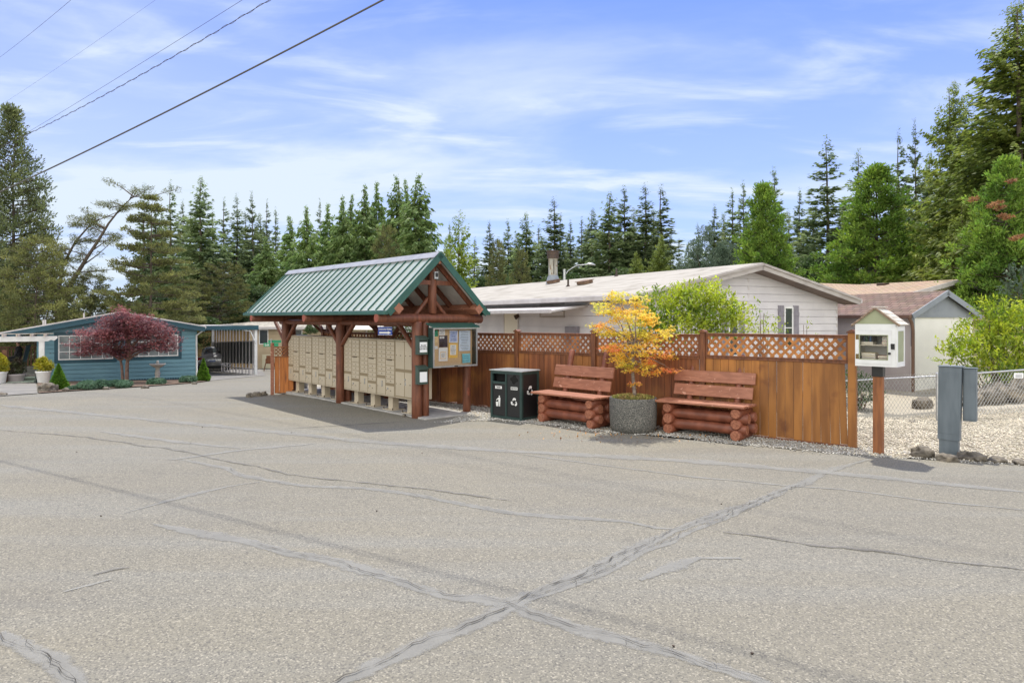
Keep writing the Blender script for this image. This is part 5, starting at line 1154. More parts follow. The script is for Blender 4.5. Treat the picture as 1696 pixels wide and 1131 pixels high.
for px, w in ((62, .03), (65.5, .03), (134, .03)):
    xx, zz = bw(px, 535); b = MB(); b.tube([(xx, 2.0, zr_(xx)), (xx, 2.0, zr_(xx)+.22)], w, 8); b.build('vent_pipe', M['trim_white'], bh)
# porch: white pergola, deck, rail
def pg(px, py): t_, z_ = hit(px, py, B0+rotv(TBH, 0, -.5), db); return t_, z_-B0.z
t = thing('pergola', 'white pergola beam and post over the porch of the blue house', 'pergola', B0+rotv(TBH, 0, -.5), TBH)
x0, z0 = pg(95, 564); x9, _ = pg(-60, 564); zb = z0; b = MB(); b.b2(x9, x0-.3, -.03, .03, zb-.02, zb+.17, 0); b.prism([(x0-.3, zb-.02), (x0-.2, zb+.03), (x0-.1, zb+.0), (x0, zb+.09), (x0, zb+.17), (x0-.3, zb+.17)], 'y', -.03, .03, 0); b.build('beam', M['white'], t)
xp, _ = pg(69, 600); b = MB(); b.b2(xp-.09, xp+.09, -.02, .09, .0, zb-.021, 0, .01); b.build('post', M['white'], t)
b = MB()
for k in range(9):
    x = x9+.3+k*.42
    if x < x0-.1: b.b2(x, x+.05, -.35, 1.2, zb+.171, zb+.26, 0)
b.b2(x9, x0-.1, -.36, -.30, zb+.261, zb+.285, 0); b.build('rafters', mat('weathered_white', srgb(206, 196, 186), srgb(180, 166, 152), rough=.7, scale=5), t)
dk = thing('porch_deck', 'grey board deck with pale steps and brown railing beside the blue house', 'deck', B0, TBH)
b = MB(); x9, _ = bw(-70, 600)
for k in range(44): b.b2(XL-.02-(k+1)*.125, XL-.02-k*.125-.01, .15, 6.0, .42, .46, 0)
b.build('deck_boards', mat('grey_deck', srgb(168, 160, 148), srgb(142, 134, 124), rough=.8, scale=3, stretch=(8, .6, 1), island=.1), dk)
b = MB()
for k in range(3): b.b2(x9, XL-.03, .148-k*.26, .168-k*.26, -.02, .40-k*.14, 0); b.b2(x9, XL-.03, .147-k*.26-.25, .147-k*.26, .37-k*.14, .40-k*.14, 0)
b.build('step', mat('pale_green_step', srgb(176, 190, 172), srgb(160, 174, 158), rough=.7, scale=3), dk)
BR = mat('brown_rail', srgb(112, 74, 52), srgb(90, 58, 42), rough=.6, scale=4)
b = MB(); xr, _ = bw(10, 600); b.b2(xr-.07, xr+.07, -.32, -.18, -.02, 1.45, 0); b.build('rail_post', BR, dk)
b = MB(); b.b2(x9, XL-.4, 5.8, 5.88, 1.30, 1.36, 0)
for k in range(50):
    x = x9+k*.12
    if x < XL-.4: b.b2(x, x+.05, 5.82, 5.86, .47, 1.299, 0)
b.build('back_rail', BR, dk)
# seated person on the porch
def skin_body(pts, edges, name, mats, pick, parent=None, sub=2):
    me = bpy.data.meshes.new(name); me.from_pydata([p[:3] for p in pts], edges, []); o = bpy.data.objects.new(name, me); COL.objects.link(o)
    md = o.modifiers.new('s', 'SKIN'); sv = me.skin_vertices[0].data
    for i, p in enumerate(pts): sv[i].radius = (p[3], p[4] if len(p) > 4 else p[3]); sv[i].use_root = (i == 0)
    sb_ = o.modifiers.new('u', 'SUBSURF'); sb_.levels = sub; sb_.render_levels = sub
    dg = bpy.context.evaluated_depsgraph_get(); m2 = bpy.data.meshes.new_from_object(o.evaluated_get(dg)); bpy.data.objects.remove(o)
    m2.materials.clear()
    for mt in mats: m2.materials.append(mt)
    for p in m2.polygons: p.material_index = pick(p.center); p.use_smooth = True
    return link(name, m2, parent)
pp = B0+rotv(TBH, XL-.75, 1.6, .46)
pts = [(0, 0, .50, .14, .12), (0, 0, .68, .14, .11), (.03, 0, .88, .16, .11), (.04, 0, .98, .10, .09), (.02, 0, 1.07, .055), (0, 0, 1.15, .075, .07), (-.015, 0, 1.25, .085, .075), (-.01, 0, 1.32, .05),
       (-.04, -.10, .52, .095), (-.46, -.09, .58, .065), (-.52, -.02, .22, .05), (-.54, 0, .08, .04), (-.68, 0, .06, .035),          # crossed leg
       (-.04, .10, .50, .095), (-.44, .12, .50, .065), (-.40, .14, .12, .048), (-.42, .14, .05, .04), (-.56, .15, .035, .033),
       (.03, -.20, .92, .055), (-.02, -.26, .68, .045), (-.25, -.20, .62, .034), (-.32, -.18, .62, .028), (.03, .20, .92, .055), (-.02, .26, .68, .045), (-.25, .20, .62, .034), (-.32, .18, .62, .028)]
edg = [(0, 1), (1, 2), (2, 3), (3, 4), (4, 5), (5, 6), (6, 7), (0, 8), (8, 9), (9, 10), (10, 11), (11, 12), (0, 13), (13, 14), (14, 15), (15, 16), (16, 17), (3, 18), (18, 19), (19, 20), (20, 21), (3, 22), (22, 23), (23, 24), (24, 25)]
for hnd, sy in ((21, -1), (25, 1)):
    for k in range(5):
        y = pts[hnd][1]+(k-2)*.018; L_ = (.05, .075, .08, .075, .06)[k]; i0 = len(pts)
        pts += [(pts[hnd][0]-.03, y, .615, .010), (pts[hnd][0]-.03-L_*.5, y, .61, .009), (pts[hnd][0]-.03-L_, y, .59, .007)]; edg += [(hnd, i0), (i0, i0+1), (i0+1, i0+2)]
CLO = mat('dark_clothes', (0.018, 0.018, 0.022), (0.03, 0.03, 0.036), rough=.9, scale=9); SKN = mat('skin', (0.42, 0.24, 0.17), rough=.6); SHO = mat('grey_shoe', (0.18, 0.17, 0.17), rough=.7)
def pick(c):
    if c.z > 1.06 or (c.x < -.29 and .56 < c.z < .68 and abs(c.y) > .13): return 1
    if c.z < .115 and c.x < -.40: return 2
    return 0
pe = skin_body(pts, edg, 'person', [CLO, SKN, SHO], pick); pe.location = pp; pe.rotation_euler = (0, 0, TBH+R(-8)); tag(pe, 'person in dark clothes sitting cross-legged on the blue house porch', 'person')
b = MB(); b.lathe([(.001, .125), (.05, .115), (.088, .07), (.096, .02), (.09, -.04), (.07, -.05)], 16, 0, (.012, 0, 1.245)); h = b.build('hair', mat('dark_hair', (0.02, 0.015, 0.012), rough=.7), pe)
b = MB(); b.tube([(-.085, 0, 1.235), (-.105, 0, 1.215), (-.085, 0, 1.205)], [.010, .013, .008], 6); b.build('nose', SKN, pe)
t = thing('porch_chair', 'black porch chair under the seated person by the blue house', 'chair', pp, TBH+R(-8))
b = MB(); b.b2(-.28, .22, -.26, .26, .37, .40, 0, .01); b.build('seat', M['black'], t)
b = MB(); b.box((.27, 0, .74), (.04, .54, .74), 0, (0, R(12), 0), .01); b.build('backrest', M['black'], t)
for x in (-.25, .2):
    for y in (-.24, .24): b = MB(); b.tube([(x, y, 0), (x, y, .37)], .018, 6); b.build('leg', M['black'], t)
# dark post and scroll things by the step, grey pot with plant
def pot(name, label, cat, loc, r, h, m, prof=None, rz=0, grp=None):
    t = thing(name, label, cat, loc, rz, grp); b = MB(); b.lathe(prof or [(.001, 0), (r*.68, 0), (r*.75, h*.1), (r*.95, h*.85), (r*1.05, h*.9), (r*1.05, h), (r*.92, h), (r*.88, h*.9), (.001, h*.88)], 24); b.build('bowl', m, t)
    b = MB(); b.lathe([(.001, h*.93), (r*.9, h*.9)], 16); b.build('soil', M['mulch'], t); return t
def foliage(t, name, blobs, n, L, W, m, up=None, spread=1.0, shell=.3, dirs=False):
    V = []
    for (c, r) in blobs:
        k = int(n*max(.1, (r[0]*r[1]*r[2])**(1/3)*2)); C = ball(k, r, c, shell); d = (C-np.array(c))/np.array(r); d /= np.linalg.norm(d, axis=1)[:, None]+1e-6
        V.append(leaf_cards(C, RNG.uniform(.7, 1.2, k)*L, RNG.uniform(.7, 1.2, k)*W, up=up, spread=spread, dirs=d if dirs else None))
    return link(name, np_mesh(name, np.concatenate(V), 4, m), t)
g = B0+rotv(TBH, XL+.13, -.55); g.z = gz(g.x, g.y)
yt = pot('potted_shrub', 'golden shrub in a white pot beside the porch post', 'potted plant', on(72, 25.4), .25, .46, M['white'])
foliage(yt, 'foliage', [((0, 0, .66), (.32, .32, .26)), ((-.08, 0, .80), (.17, .2, .18)), ((.14, 0, .62), (.22, .22, .16)), ((.02, 0, .88), (.10, .1, .12))], 1300, .06, .014, M['yellow'], dirs=True)
yt = pot('potted_shrub', 'golden shrub in a white pot at the left border of the photo', 'potted plant', on(-1, 25.0), .25, .45, M['white'])
foliage(yt, 'foliage', [((0, 0, .72), (.32, .32, .34)), ((.12, 0, .58), (.2, .2, .2)), ((-.02, 0, .98), (.14, .1, .16))], 1300, .06, .014, M['yellow'], dirs=True)
yt = pot('potted_plant', 'shadowed planter with a dark plant on the porch step', 'potted plant', B0+rotv(TBH, XL-.62, -.1, .02), .30, .52, M['shaded_mauve'])
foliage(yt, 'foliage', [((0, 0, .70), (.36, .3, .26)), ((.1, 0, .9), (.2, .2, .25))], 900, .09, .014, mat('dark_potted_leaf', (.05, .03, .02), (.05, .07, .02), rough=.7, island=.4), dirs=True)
# bed in front of the blue house
bed = [G(x, y) for x, y in ((64, 652), (120, 648), (200, 643), (262, 639), (325, 634), (345, 631), (348, 626))]; bk = [B0+rotv(TBH, XR+.3, .2), B0+rotv(TBH, XL, .36)]
sheet('garden_bed', [(p.x, p.y) for p in bed+bk], M['mulch'], .03, .8)
sheet('porch_path', [(G(-80, 660).x, G(-80, 660).y), (G(8, 656).x, G(8, 656).y), (G(62, 652).x, G(62, 652).y), tuple((B0+rotv(TBH, XL-.05, .3))[:2]), tuple((B0+rotv(TBH, XL-4, .3))[:2])], M['path'], .02, 1.0)
# clipped dwarf conifers
def cone_con(label, px, pyb, pyt, wpx):
    g = G(px, pyb); s = g.y/F; h = (pyb-pyt)*s; r = wpx*s/2; t = thing('dwarf_spruce', label, 'shrub', g, random.uniform(0, 6), 'clipped dwarf spruces in front of the blue house'); n = 5200
    z = RNG.uniform(0, 1, n)**1.35; prof = np.where(z < .12, .75+z*2.0, (1-z)/.88*1.0); a = RNG.uniform(0, 6.283, n); bump = 1+.10*np.sin(a*5+z*9)+.08*np.sin(a*3-z*17)
    rr = r*prof*(1+.16*np.sin(a*7+z*23)*np.sin(z*31+a*2)+.08*np.sin(a*3-z*17))*RNG.uniform(.74, 1.06, n); C = np.column_stack([rr*np.cos(a), rr*np.sin(a), z*h]); d = np.column_stack([np.cos(a), np.sin(a), np.full(n, .7)])
    link('foliage', np_mesh('foliage', leaf_cards(C, RNG.uniform(.03, .055, n), RNG.uniform(.009, .016, n), dirs=d, spread=.8), 4, M['dwarf']), t)
    b = MB(); b.lathe([(.001, -.02), (r*.55, .0), (r*.7, h*.1), (r*.45, h*.5), (.001, h*.93)], 10); b.build('inner_twigs', M['dwarf'], t)
cone_con('cone-shaped dwarf spruce beside the white pot of the golden shrub', 97, 646, 603, 29); cone_con('cone-shaped dwarf spruce at the right corner of the blue house', 337, 631, 594, 21)
for i, (px, py, w, h, lb) in enumerate(((143, 645, 52, 17, 'widest low juniper, just right of the left dwarf spruce'), (199, 642, 42, 14, 'low juniper below the trunk of the purple maple'), (261, 637, 40, 12, 'low juniper at the foot of the birdbath'), (308, 634, 27, 12, 'small dark juniper left of the right-hand dwarf spruce'), (115, 647, 10, 8, 'tiny pale tuft at the foot of the left dwarf spruce'))):
    g = G(px, py); s = g.y/F; t = thing('low_juniper', lb, 'shrub', g, 0, 'low junipers along the blue house'); r = w*s/2; hh = h*s; bl = []
    for k in range(7): a = random.uniform(-1, 1); bl.append(((a*r*.75, random.uniform(-.2, .35), hh*.38), (r*.42, .32, hh*random.uniform(.4, .62))))
    foliage(t, 'foliage', bl, 1500, .05, .014, M['juniper'], shell=.4)
g = G(104, 649); rock('pale_rock', 'pale boulder at the foot of the white pot by the porch', 80, 649, .5, .3, 140, 'rock', None); rock('pale_rock', 'small pale stone between the dwarf spruce and the widest juniper', 109, 648, .18, .12, 141, 'rock', None)
for i, (px, py, lb) in enumerate(((5, 655, 'red-brown stone at the bottom left of the porch path'), (240, 643, 'small stone edging the bed below the birdbath'), (322, 636, 'small stone edging the bed near the right-hand dwarf spruce'), (176, 645, 'small stone edging the bed between the two widest junipers'))): rock('edging_stone', lb, px, py, .24, .1, 150+i, 'stone')
# birdbath
g = on(261, 27.3); t = thing('birdbath', 'pale stone birdbath in front of the blue wall', 'birdbath', (g.x, g.y, g.z), 0)
b = MB(); b.lathe([(.001, 0), (.17, 0), (.16, .08), (.10, .14), (.085, .25), (.11, .30), (.09, .36), (.075, .50), (.12, .56)], 20); b.build('pedestal', M['concrete'], t)
b = MB(); b.lathe([(.001, .54), (.14, .56), (.24, .62), (.30, .68), (.29, .70), (.22, .66), (.001, .62)], 24); b.build('bowl', M['concrete'], t)
b = MB(); b.lathe([(.001, .62), (.05, .64), (.04, .70), (.06, .76), (.03, .82), (.001, .83)], 12); b.build('finial', M['concrete'], t)
# purple Japanese maple
Y0 = 25.6; g = on(208, Y0); t = thing('purple_maple_tree', 'spreading purple-leaved Japanese maple in front of the blue house', 'tree', g)
lobs = []; rr = random.Random(3)
for (a, c, rx, ry) in ((205, 523, 20, 13), (185, 533, 26, 14), (232, 530, 28, 14), (150, 550, 32, 12), (170, 560, 34, 14), (205, 555, 36, 16), (240, 553, 34, 16), (268, 550, 26, 14), (281, 563, 22, 12), (136, 572, 26, 11), (130, 587, 14, 7), (160, 580, 28, 11), (195, 578, 28, 12), (226, 577, 30, 11), (256, 574, 30, 12), (284, 578, 18, 9), (205, 590, 24, 7), (244, 537, 26, 11), (264, 538, 16, 8), (208, 518, 10, 5), (215, 540, 38, 18), (180, 548, 30, 16), (200, 512, 5, 4)):
    for e in (-.5, .0, .55): lobs.append((a+rr.uniform(-5, 5), c+rr.uniform(-3, 3), rx*.85, ry*.75, e+rr.uniform(-.2, .2)))
tp_ = [at(a, c, Y0+e)-g for a, c, rx, ry, e in lobs]
b = MB(); sel = [tp_[i] for i in range(1, len(tp_), 3)]
fork_tree((.03, 0, 0), sel[::2], at(214, 575, Y0)-g, .075, b, bend=.16); fork_tree((-.12, .05, 0), sel[1::2], at(196, 580, Y0)-g, .055, b, bend=.16); b.build('trunk', M['maple_bark'], t)
V = []; s = Y0/F
for (a, c, rx, ry, e), ctr in zip(lobs, tp_):
    n = int(rx*ry*.43); tc_ = ball(max(3, n//5), (rx*s, rx*s*.8, ry*s), np.array(ctr), .2); Cc = np.repeat(tc_, 14, axis=0)+RNG.normal(size=(len(tc_)*14, 3))*np.array([.13, .13, .04])
    V.append(star_cards(Cc, RNG.uniform(.05, .095, len(Cc)), (0, -.1, 1), .6))
link('crown', np_mesh('crown', np.concatenate(V), 4, M['maple_red']), t)

# ------------------------------------------------------------------ carport, car, fence behind, tan house, street sign
cp = on(424, 35); TC = R(35.4); cpt = thing('carport', 'open carport with teal fascia and barred side screen beside the blue house', 'carport', cp, TC)
ztop = at(424, 545, 35).z-cp.z; xl, zl_c = hit(337, 542, cp, (math.cos(TC), math.sin(TC)))
b = MB(); b.b2(xl-.6, .1, -.12, -.05, ztop-.03, ztop+.19, 0); b.build('front_fascia', M['teal_trim'], cpt)
b = MB(); b.b2(xl-.6, .12, -.05, 10.2, ztop+.10, ztop+.14, 0); b.build('roof_deck', M['trim_white'], cpt)
for i, (x, y) in enumerate(((0, 0), (0, 9.9), (xl, 9.9))):
    b = MB(); b.b2(x-.07, x+.07, y, y+.14, -.9 if y > 1 else -.05, ztop+.098, 0, .01); b.build('post', M['white'], cpt)
b = MB()
for k in range(14):
    y = .55+k*.70; b.b2(-.025, .025, y, y+.05, gz(cp.x, cp.y+y*.8)-cp.z, ztop+.098, 0); b.b2(-.024, .024, y+.12, y+.14, gz(cp.x, cp.y+y*.8)-cp.z, .6, 0) if k % 2 else None
for z in (.28, 1.72): b.bar((0, .1, z+.0), (0, 10, z-.35), .03, .04)
b.build('side_bars', M['trim_white'], cpt)
b = MB(); b.add([(.03, .15, .55), (.03, 10, .1), (.03, 10, 1.4), (.03, .15, 1.72)], [(0, 1, 2, 3)], 0); b.add([(.045, .15, .55), (.045, 10, .1), (.045, 10, 1.4), (.045, .15, 1.72)], [(3, 2, 1, 0)], 0)
b.build('screen', mat('shade_cloth', (0.10, 0.105, 0.095), (0.13, 0.135, 0.12), rough=.9, scale=3, alpha=.93), cpt)
b = MB(); b.tube([(0.0, -.02, ztop-.75), (-.28, -.02, ztop-.1), (-.6, -.02, ztop-.05)], .03, 6); b.build('brace', M['white'], cpt)
sheet('driveway', [tuple(G(330, 632)[:2]), tuple(G(440, 621)[:2]), tuple(on(432, 46)[:2]), tuple(on(330, 46)[:2])], M['path'], .012, 1.5)
# tan board fence behind the car
t = thing('board_fence', 'tan board fence behind the parked car', 'fence', on(325, 47), R(10)); b = MB()
for k in range(26): b.b2(k*.15, k*.15+.14, -.01, .01, -.6, 2.55+.02*(k % 2), 0)
b.build('boards', mat('tan_board', srgb(186, 158, 112), srgb(164, 136, 94), rough=.8, scale=3, stretch=(6, 6, 1), island=.12), t); b = MB(); b.b2(0, 3.9, .011, .05, 2.2, 2.3, 0); b.build('rail', M['cedar_red'], t)
# the parked car
def loft(b, st, n=20, m=0, e=3.2, cap=True):
    vs = []; fs = []
    for (y, w, z0, z1) in st:
        zc, h = (z0+z1)/2, (z1-z0)/2
        for k in range(n):
            a = 2*math.pi*(k+.5)/n; c, s = math.cos(a), math.sin(a); vs.append((w*math.copysign(abs(c)**(2/e), c), y, zc+h*math.copysign(abs(s)**(2/e), s)))
    for i in range(len(st)-1):
        for k in range(n): k2 = (k+1) % n; fs.append((i*n+k, (i+1)*n+k, (i+1)*n+k2, i*n+k2))
    if cap: fs += [tuple(range(n)), tuple(range(len(st)*n-1, (len(st)-1)*n-1, -1))]
    b.add(vs, fs, m, True)
cg = on(352, 41); car = thing('parked_car', 'silver sedan parked in the carport, seen from behind', 'car', (cg.x, cg.y, cg.z), R(20))
CP = mat('silver_car_paint', (0.50, 0.51, 0.53), rough=.25, metallic=.55)
b = MB(); loft(b, [(0, .72, .38, .78), (.05, .82, .30, .92), (.25, .88, .22, .98), (.9, .90, .20, .95), (1.4, .91, .20, .92), (2.8, .91, .20, .92), (3.6, .89, .21, .88), (4.2, .84, .24, .76), (4.5, .66, .32, .62)], 24); b.build('body', CP, car)
b = MB(); loft(b, [(.22, .60, .86, .98), (.55, .66, .86, 1.13), (1.05, .66, .86, 1.36), (1.6, .65, .86, 1.43), (2.4, .65, .86, 1.42), (3.0, .67, .86, 1.20), (3.5, .70, .82, .92)], 24, 0, 3.6); b.build('cabin', CP, car)
b = MB(); b.add([(-.50, .36, 1.035), (.50, .36, 1.035), (.44, .98, 1.375), (-.44, .98, 1.375)], [(0, 1, 2, 3)], 0); b.build('rear_window', M['glass'], car)
for s_ in (-1, 1):
    b = MB(); b.add([(s_*.69, .95, .98), (s_*.69, 2.9, .97), (s_*.645, 2.35, 1.34), (s_*.645, 1.25, 1.34)], [(0, 1, 2, 3) if s_ > 0 else (3, 2, 1, 0)], 0); b.build('side_window', M['glass'], car)
    b = MB(); b.prism([(s_*.42, .80), (s_*.80, .84), (s_*.84, .68), (s_*.60, .70)], 'y', .015, .16, 0); b.build('tail_light', mat('tail_light_red', (0.35, 0.01, 0.012), rough=.2), car)
    b = MB(); b.prism([(s_*.55, .36), (s_*.78, .38), (s_*.72, .50)], 'y', -.005, .1, 0); b.build('bumper_vent', M['black'], car)
    for y in (.95, 3.65):
        b = MB(); b.tube([(s_*.70, y, .31), (s_*.90, y, .31)], .315, 20); w = b.build('wheel', M['black'], car); b = MB(); b.tube([(s_*.895, y, .31), (s_*.912, y, .31)], .2, 16); b.build('rim', M['steel'], w)
b = MB(); b.b2(-.17, .17, -.012, .03, .58, .69, 0, .004); b.build('licence_plate', PC['l'], car)
b = MB(); b.b2(-.7, .7, .02, .5, .17, .33, 0); b.build('under_bumper', M['black'], car)
# tan house far beyond the carport and the shelter
th_ = on(424, 47); t = thing('tan_house', 'tan-sided house with pale roof behind the carport and shelter', 'house', (th_.x, th_.y, th_.z), R(14))
zt_ = at(440, 541, 48).z-th_.z; b = MB(); siding(b, -.4, 12, -.3, [(-.4, zt_), (12, zt_)], 0, .22, 0); b.build('wall', M['tan_siding'], t)
b = MB(); vs = [(-4.5, -.4, zt_-.02), (12.4, -.4, zt_-.02), (12.4, 3.6, zt_+.34), (-.5, 3.6, zt_+.34)]; b.add(vs, [(0, 1, 2, 3)], 0); b.b2(-.5, 12.4, -.44, -.40, zt_-.17, zt_-.0, 1); b.build('roof', [M['old_roof'], M['trim_white']], t)
b = MB(); b.b2(-.38, -.36, .02, 6, -.3, zt_, 0); b.build('side_wall', M['tan_siding'], t)
for x, wd in ((.25, .5), (2.2, .8), (5.0, .9), (8.2, .7)):
    b = MB(); frame_rect(b, x, x+wd, zt_-1.15, zt_-.25, -.04, -.016, .06); w = b.build('window', M['white'], t); b = MB(); b.b2(x, x+wd, -.03, -.02, zt_-1.15, zt_-.25, 0); b.build('pane', M['glass'], w)
b = MB()
for k in range(14): b.b2(.4+k*.9, 1.28+k*.9, -.05, -.02, -.3, .95, 0)
b.build('skirt', M['cream_siding'], t)
# green lot sign
sg = at(449, 571, 20.5); t = thing('street_sign', 'green street sign with white lettering behind the fence end post', 'sign', (sg.x, sg.y, gz(sg.x, sg.y)), R(-4)); zz = sg.z-gz(sg.x, sg.y)
SGm = mat('sign_green', srgb(16, 140, 96), rough=.4); b = MB(); b.b2(-.23, .23, -.012, -.004, zz-.055, zz+.055, 0, .002); pl = b.build('sign_blade', SGm, t); text(t, 'Lot', .10, (-.12, -.0135, zz), M['white'], bold=.002)
b = MB(); b.b2(-.10, .30, .022, .028, zz+.06, zz+.14, 0, .002); b.build('sign_blade', SGm, t); b = MB(); b.tube([(0, .01, 0), (0, .01, zz+.18)], .016, 8); b.build('pole', M['steel'], t)
# flower pot and rail bits seen through the shelter
t = pot('flower_pot', 'pot of red flowers standing behind the mailboxes', 'potted plant', (at(600, 560, 17.6).x, 17.6, 1.05), .12, .16, M['bench']); foliage(t, 'foliage', [((0, 0, .2), (.16, .14, .12))], 900, .04, .015, M['lush']); foliage(t, 'flowers', [((.06, -.05, .32), (.07, .07, .07)), ((-.12, -.04, .22), (.06, .06, .06))], 1200, .022, .014, mat('red_petal', (0.65, 0.03, 0.03), (.55, .05, .02), rough=.6, transl=.2))
b = MB(); b.b2(-.16, .16, -.16, .16, -1.05, -.001, 0, .01); b.build('stand', M['cedar_red'], t)
t = pot('grey_planter', 'grey planter on the ground behind the far mailboxes', 'planter', (at(496, 640, 19.4).x, 19.4, 0), .30, .5, M['concrete']); foliage(t, 'foliage', [((0, 0, .62), (.34, .3, .2))], 900, .05, .02, M['lush'])
t = thing('patio_umbrella', 'beige patio umbrella seen between the shelter posts', 'umbrella', (at(607, 548, 24).x, 24, 0)); b = MB(); b.lathe([(.03, 1.95), (.5, 1.80), (.9, 1.62), (.9, 1.60), (.5, 1.77), (.02, 1.9)], 8, 0, (0, 0, 0), False); b.build('canopy', M['cream'], t); b = MB(); b.tube([(0, 0, 0), (0, 0, 1.95)], .025, 8); b.build('pole', M['steel'], t)
# wood trim box in the driveway beyond the carport
t = thing('wood_rack', 'small dark wooden rack standing beside the tan house', 'rack', on(447, 42.5), R(10))
b = MB(); b.bar((-.35, 0, 0), (-.15, 0, .95), .06, .05); b.bar((.35, 0, 0), (.15, 0, .95), .06, .05); b.b2(-.25, .25, -.1, .1, .45, .75, 0); b.b2(-.2, .2, -.08, .08, .76, .95, 0); b.build('frame', M['cedar_red'], t)
# ------------------------------------------------------------------ leafy shrubs near the fences
def leafy(label, px, Y, lobes, n, m, L=.045, W=.016, name='leafy_shrub', zb=0.0, cat='shrub', stems=8, seed=1, parts=('stems', 'foliage')):
    g = on(px, Y); t = thing(name, label, cat, (g.x, g.y, g.z+zb)); random.seed(seed)
    C = []; D = []; s = Y/F; tips = []
    for (a, c, rx, ry, e) in lobes:
        ctr = np.array(at(a, c, Y+e)-t.location); k = int(.62*n*rx*ry/400); r = np.array((rx*s, min(rx, 30)*s, ry*s)); p = ball(k, r, ctr, .35); C.append(p); d = (p-ctr)/r; d[:, 2] += .6; D.append(d); tips.append(ctr)
    C = np.concatenate(C); D = np.concatenate(D); D /= np.linalg.norm(D, axis=1)[:, None]
    # twigs each carry a spray of leaves
    k = 7; C = np.repeat(C[::k], k, axis=0)[:len(C)]; D2 = np.repeat(D[::k], k, axis=0)[:len(C)]; off = np.tile(np.arange(k)/k, len(C)//k+1)[:len(C), None]
    C = C+D2*off*.30+RNG.normal(size=C.shape)*.022
    link(parts[1], np_mesh(parts[1], leaf_cards(C, RNG.uniform(.7, 1.25, len(C))*L, RNG.uniform(.7, 1.2, len(C))*W, dirs=D2*.6, spread=1.0, up=(0, 0, 1)), 4, m), t)
    b = MB()
    for i in range(stems):
        tip = Vector(tips[i % len(tips)])+Vector((random.uniform(-.1, .1), random.uniform(-.1, .1), random.uniform(0, .15))); b0 = Vector((tip.x*.25, tip.y*.25, 0)); b.tube([b0, b0.lerp(tip, .5)+Vector((0, 0, .1)), tip], [.018, .012, .004], 5)
    b.build(parts[0], M['maple_bark'], t); return t
leafy('lime-green leafy shrub rising behind the fence beside the golden maple', 1150, 14.2, [(1150, 505, 42, 24, 0), (1110, 520, 40, 26, .2), (1180, 520, 46, 28, .1), (1130, 540, 60, 26, -.2), (1200, 540, 34, 22, 0), (1090, 500, 26, 14, .1), (1163, 488, 22, 14, 0), (1190, 490, 16, 14, .1), (1085, 545, 36, 22, 0), (1218, 520, 16, 12, 0), (1140, 488, 16, 12, .2)], 620, M['shrub'], .052, .019, seed=31)
leafy('sparse leafy shoots above the fence right of the lime shrub', 1262, 13.2, [(1262, 545, 22, 12, 0), (1258, 528, 5, 16, 0), (1280, 550, 12, 6, 0)], 420, M['shrub'], .04, .015, seed=32, stems=5)
leafy('small leafy tip showing over the fence near its right end', 1336, 12.6, [(1336, 550, 5, 10, 0)], 260, M['shrub'], .035, .014, seed=33, stems=2)
leafy('large yellow-green shrub behind the chain-link fence at the right', 1650, 17.6, [(1660, 530, 34, 26, 0), (1630, 555, 42, 30, .2), (1680, 560, 40, 36, 0), (1650, 590, 60, 28, -.3), (1600, 585, 30, 20, 0), (1575, 592, 20, 10, .1), (1640, 515, 22, 14, .1), (1700, 540, 30, 30, .2), (1610, 565, 22, 14, 0), (1680, 600, 40, 24, 0), (1572, 575, 10, 8, 0)], 560, M['shrub'], .062, .022, seed=34, stems=12)
leafy('dark green shrub behind the chain-link fence below the right-hand lime shrub', 1650, 17.2, [(1650, 622, 50, 16, 0), (1690, 625, 30, 20, 0), (1620, 632, 20, 12, 0)], 620, M['lush'], .05, .012, seed=35)
leafy('low green shrub against the shed wall behind the library post', 1424, 16.8, [(1424, 648, 20, 22, 0), (1412, 632, 14, 12, 0), (1440, 655, 14, 14, 0)], 900, M['hedge'], .05, .016, seed=36)
for i, (px, py, w, h, lb) in enumerate(((1600, 675, .9, .38, 'brown boulder behind the fence, leftmost of the low rock edge'), (1632, 668, .9, .42, 'rounded grey-brown boulder in the middle of the rock edge'), (1664, 664, .9, .5, 'reddish boulder of the rock edge behind the chain-link fence'), (1694, 660, .8, .6, 'tallest boulder of the rock edge by the right border'), (1528, 655, .45, .3, 'dark rock at the shed wall behind the chain-link fence'))):
    rock('boulder', lb, px, py, w, h, 200+i, 'boulder', Y=16.4)

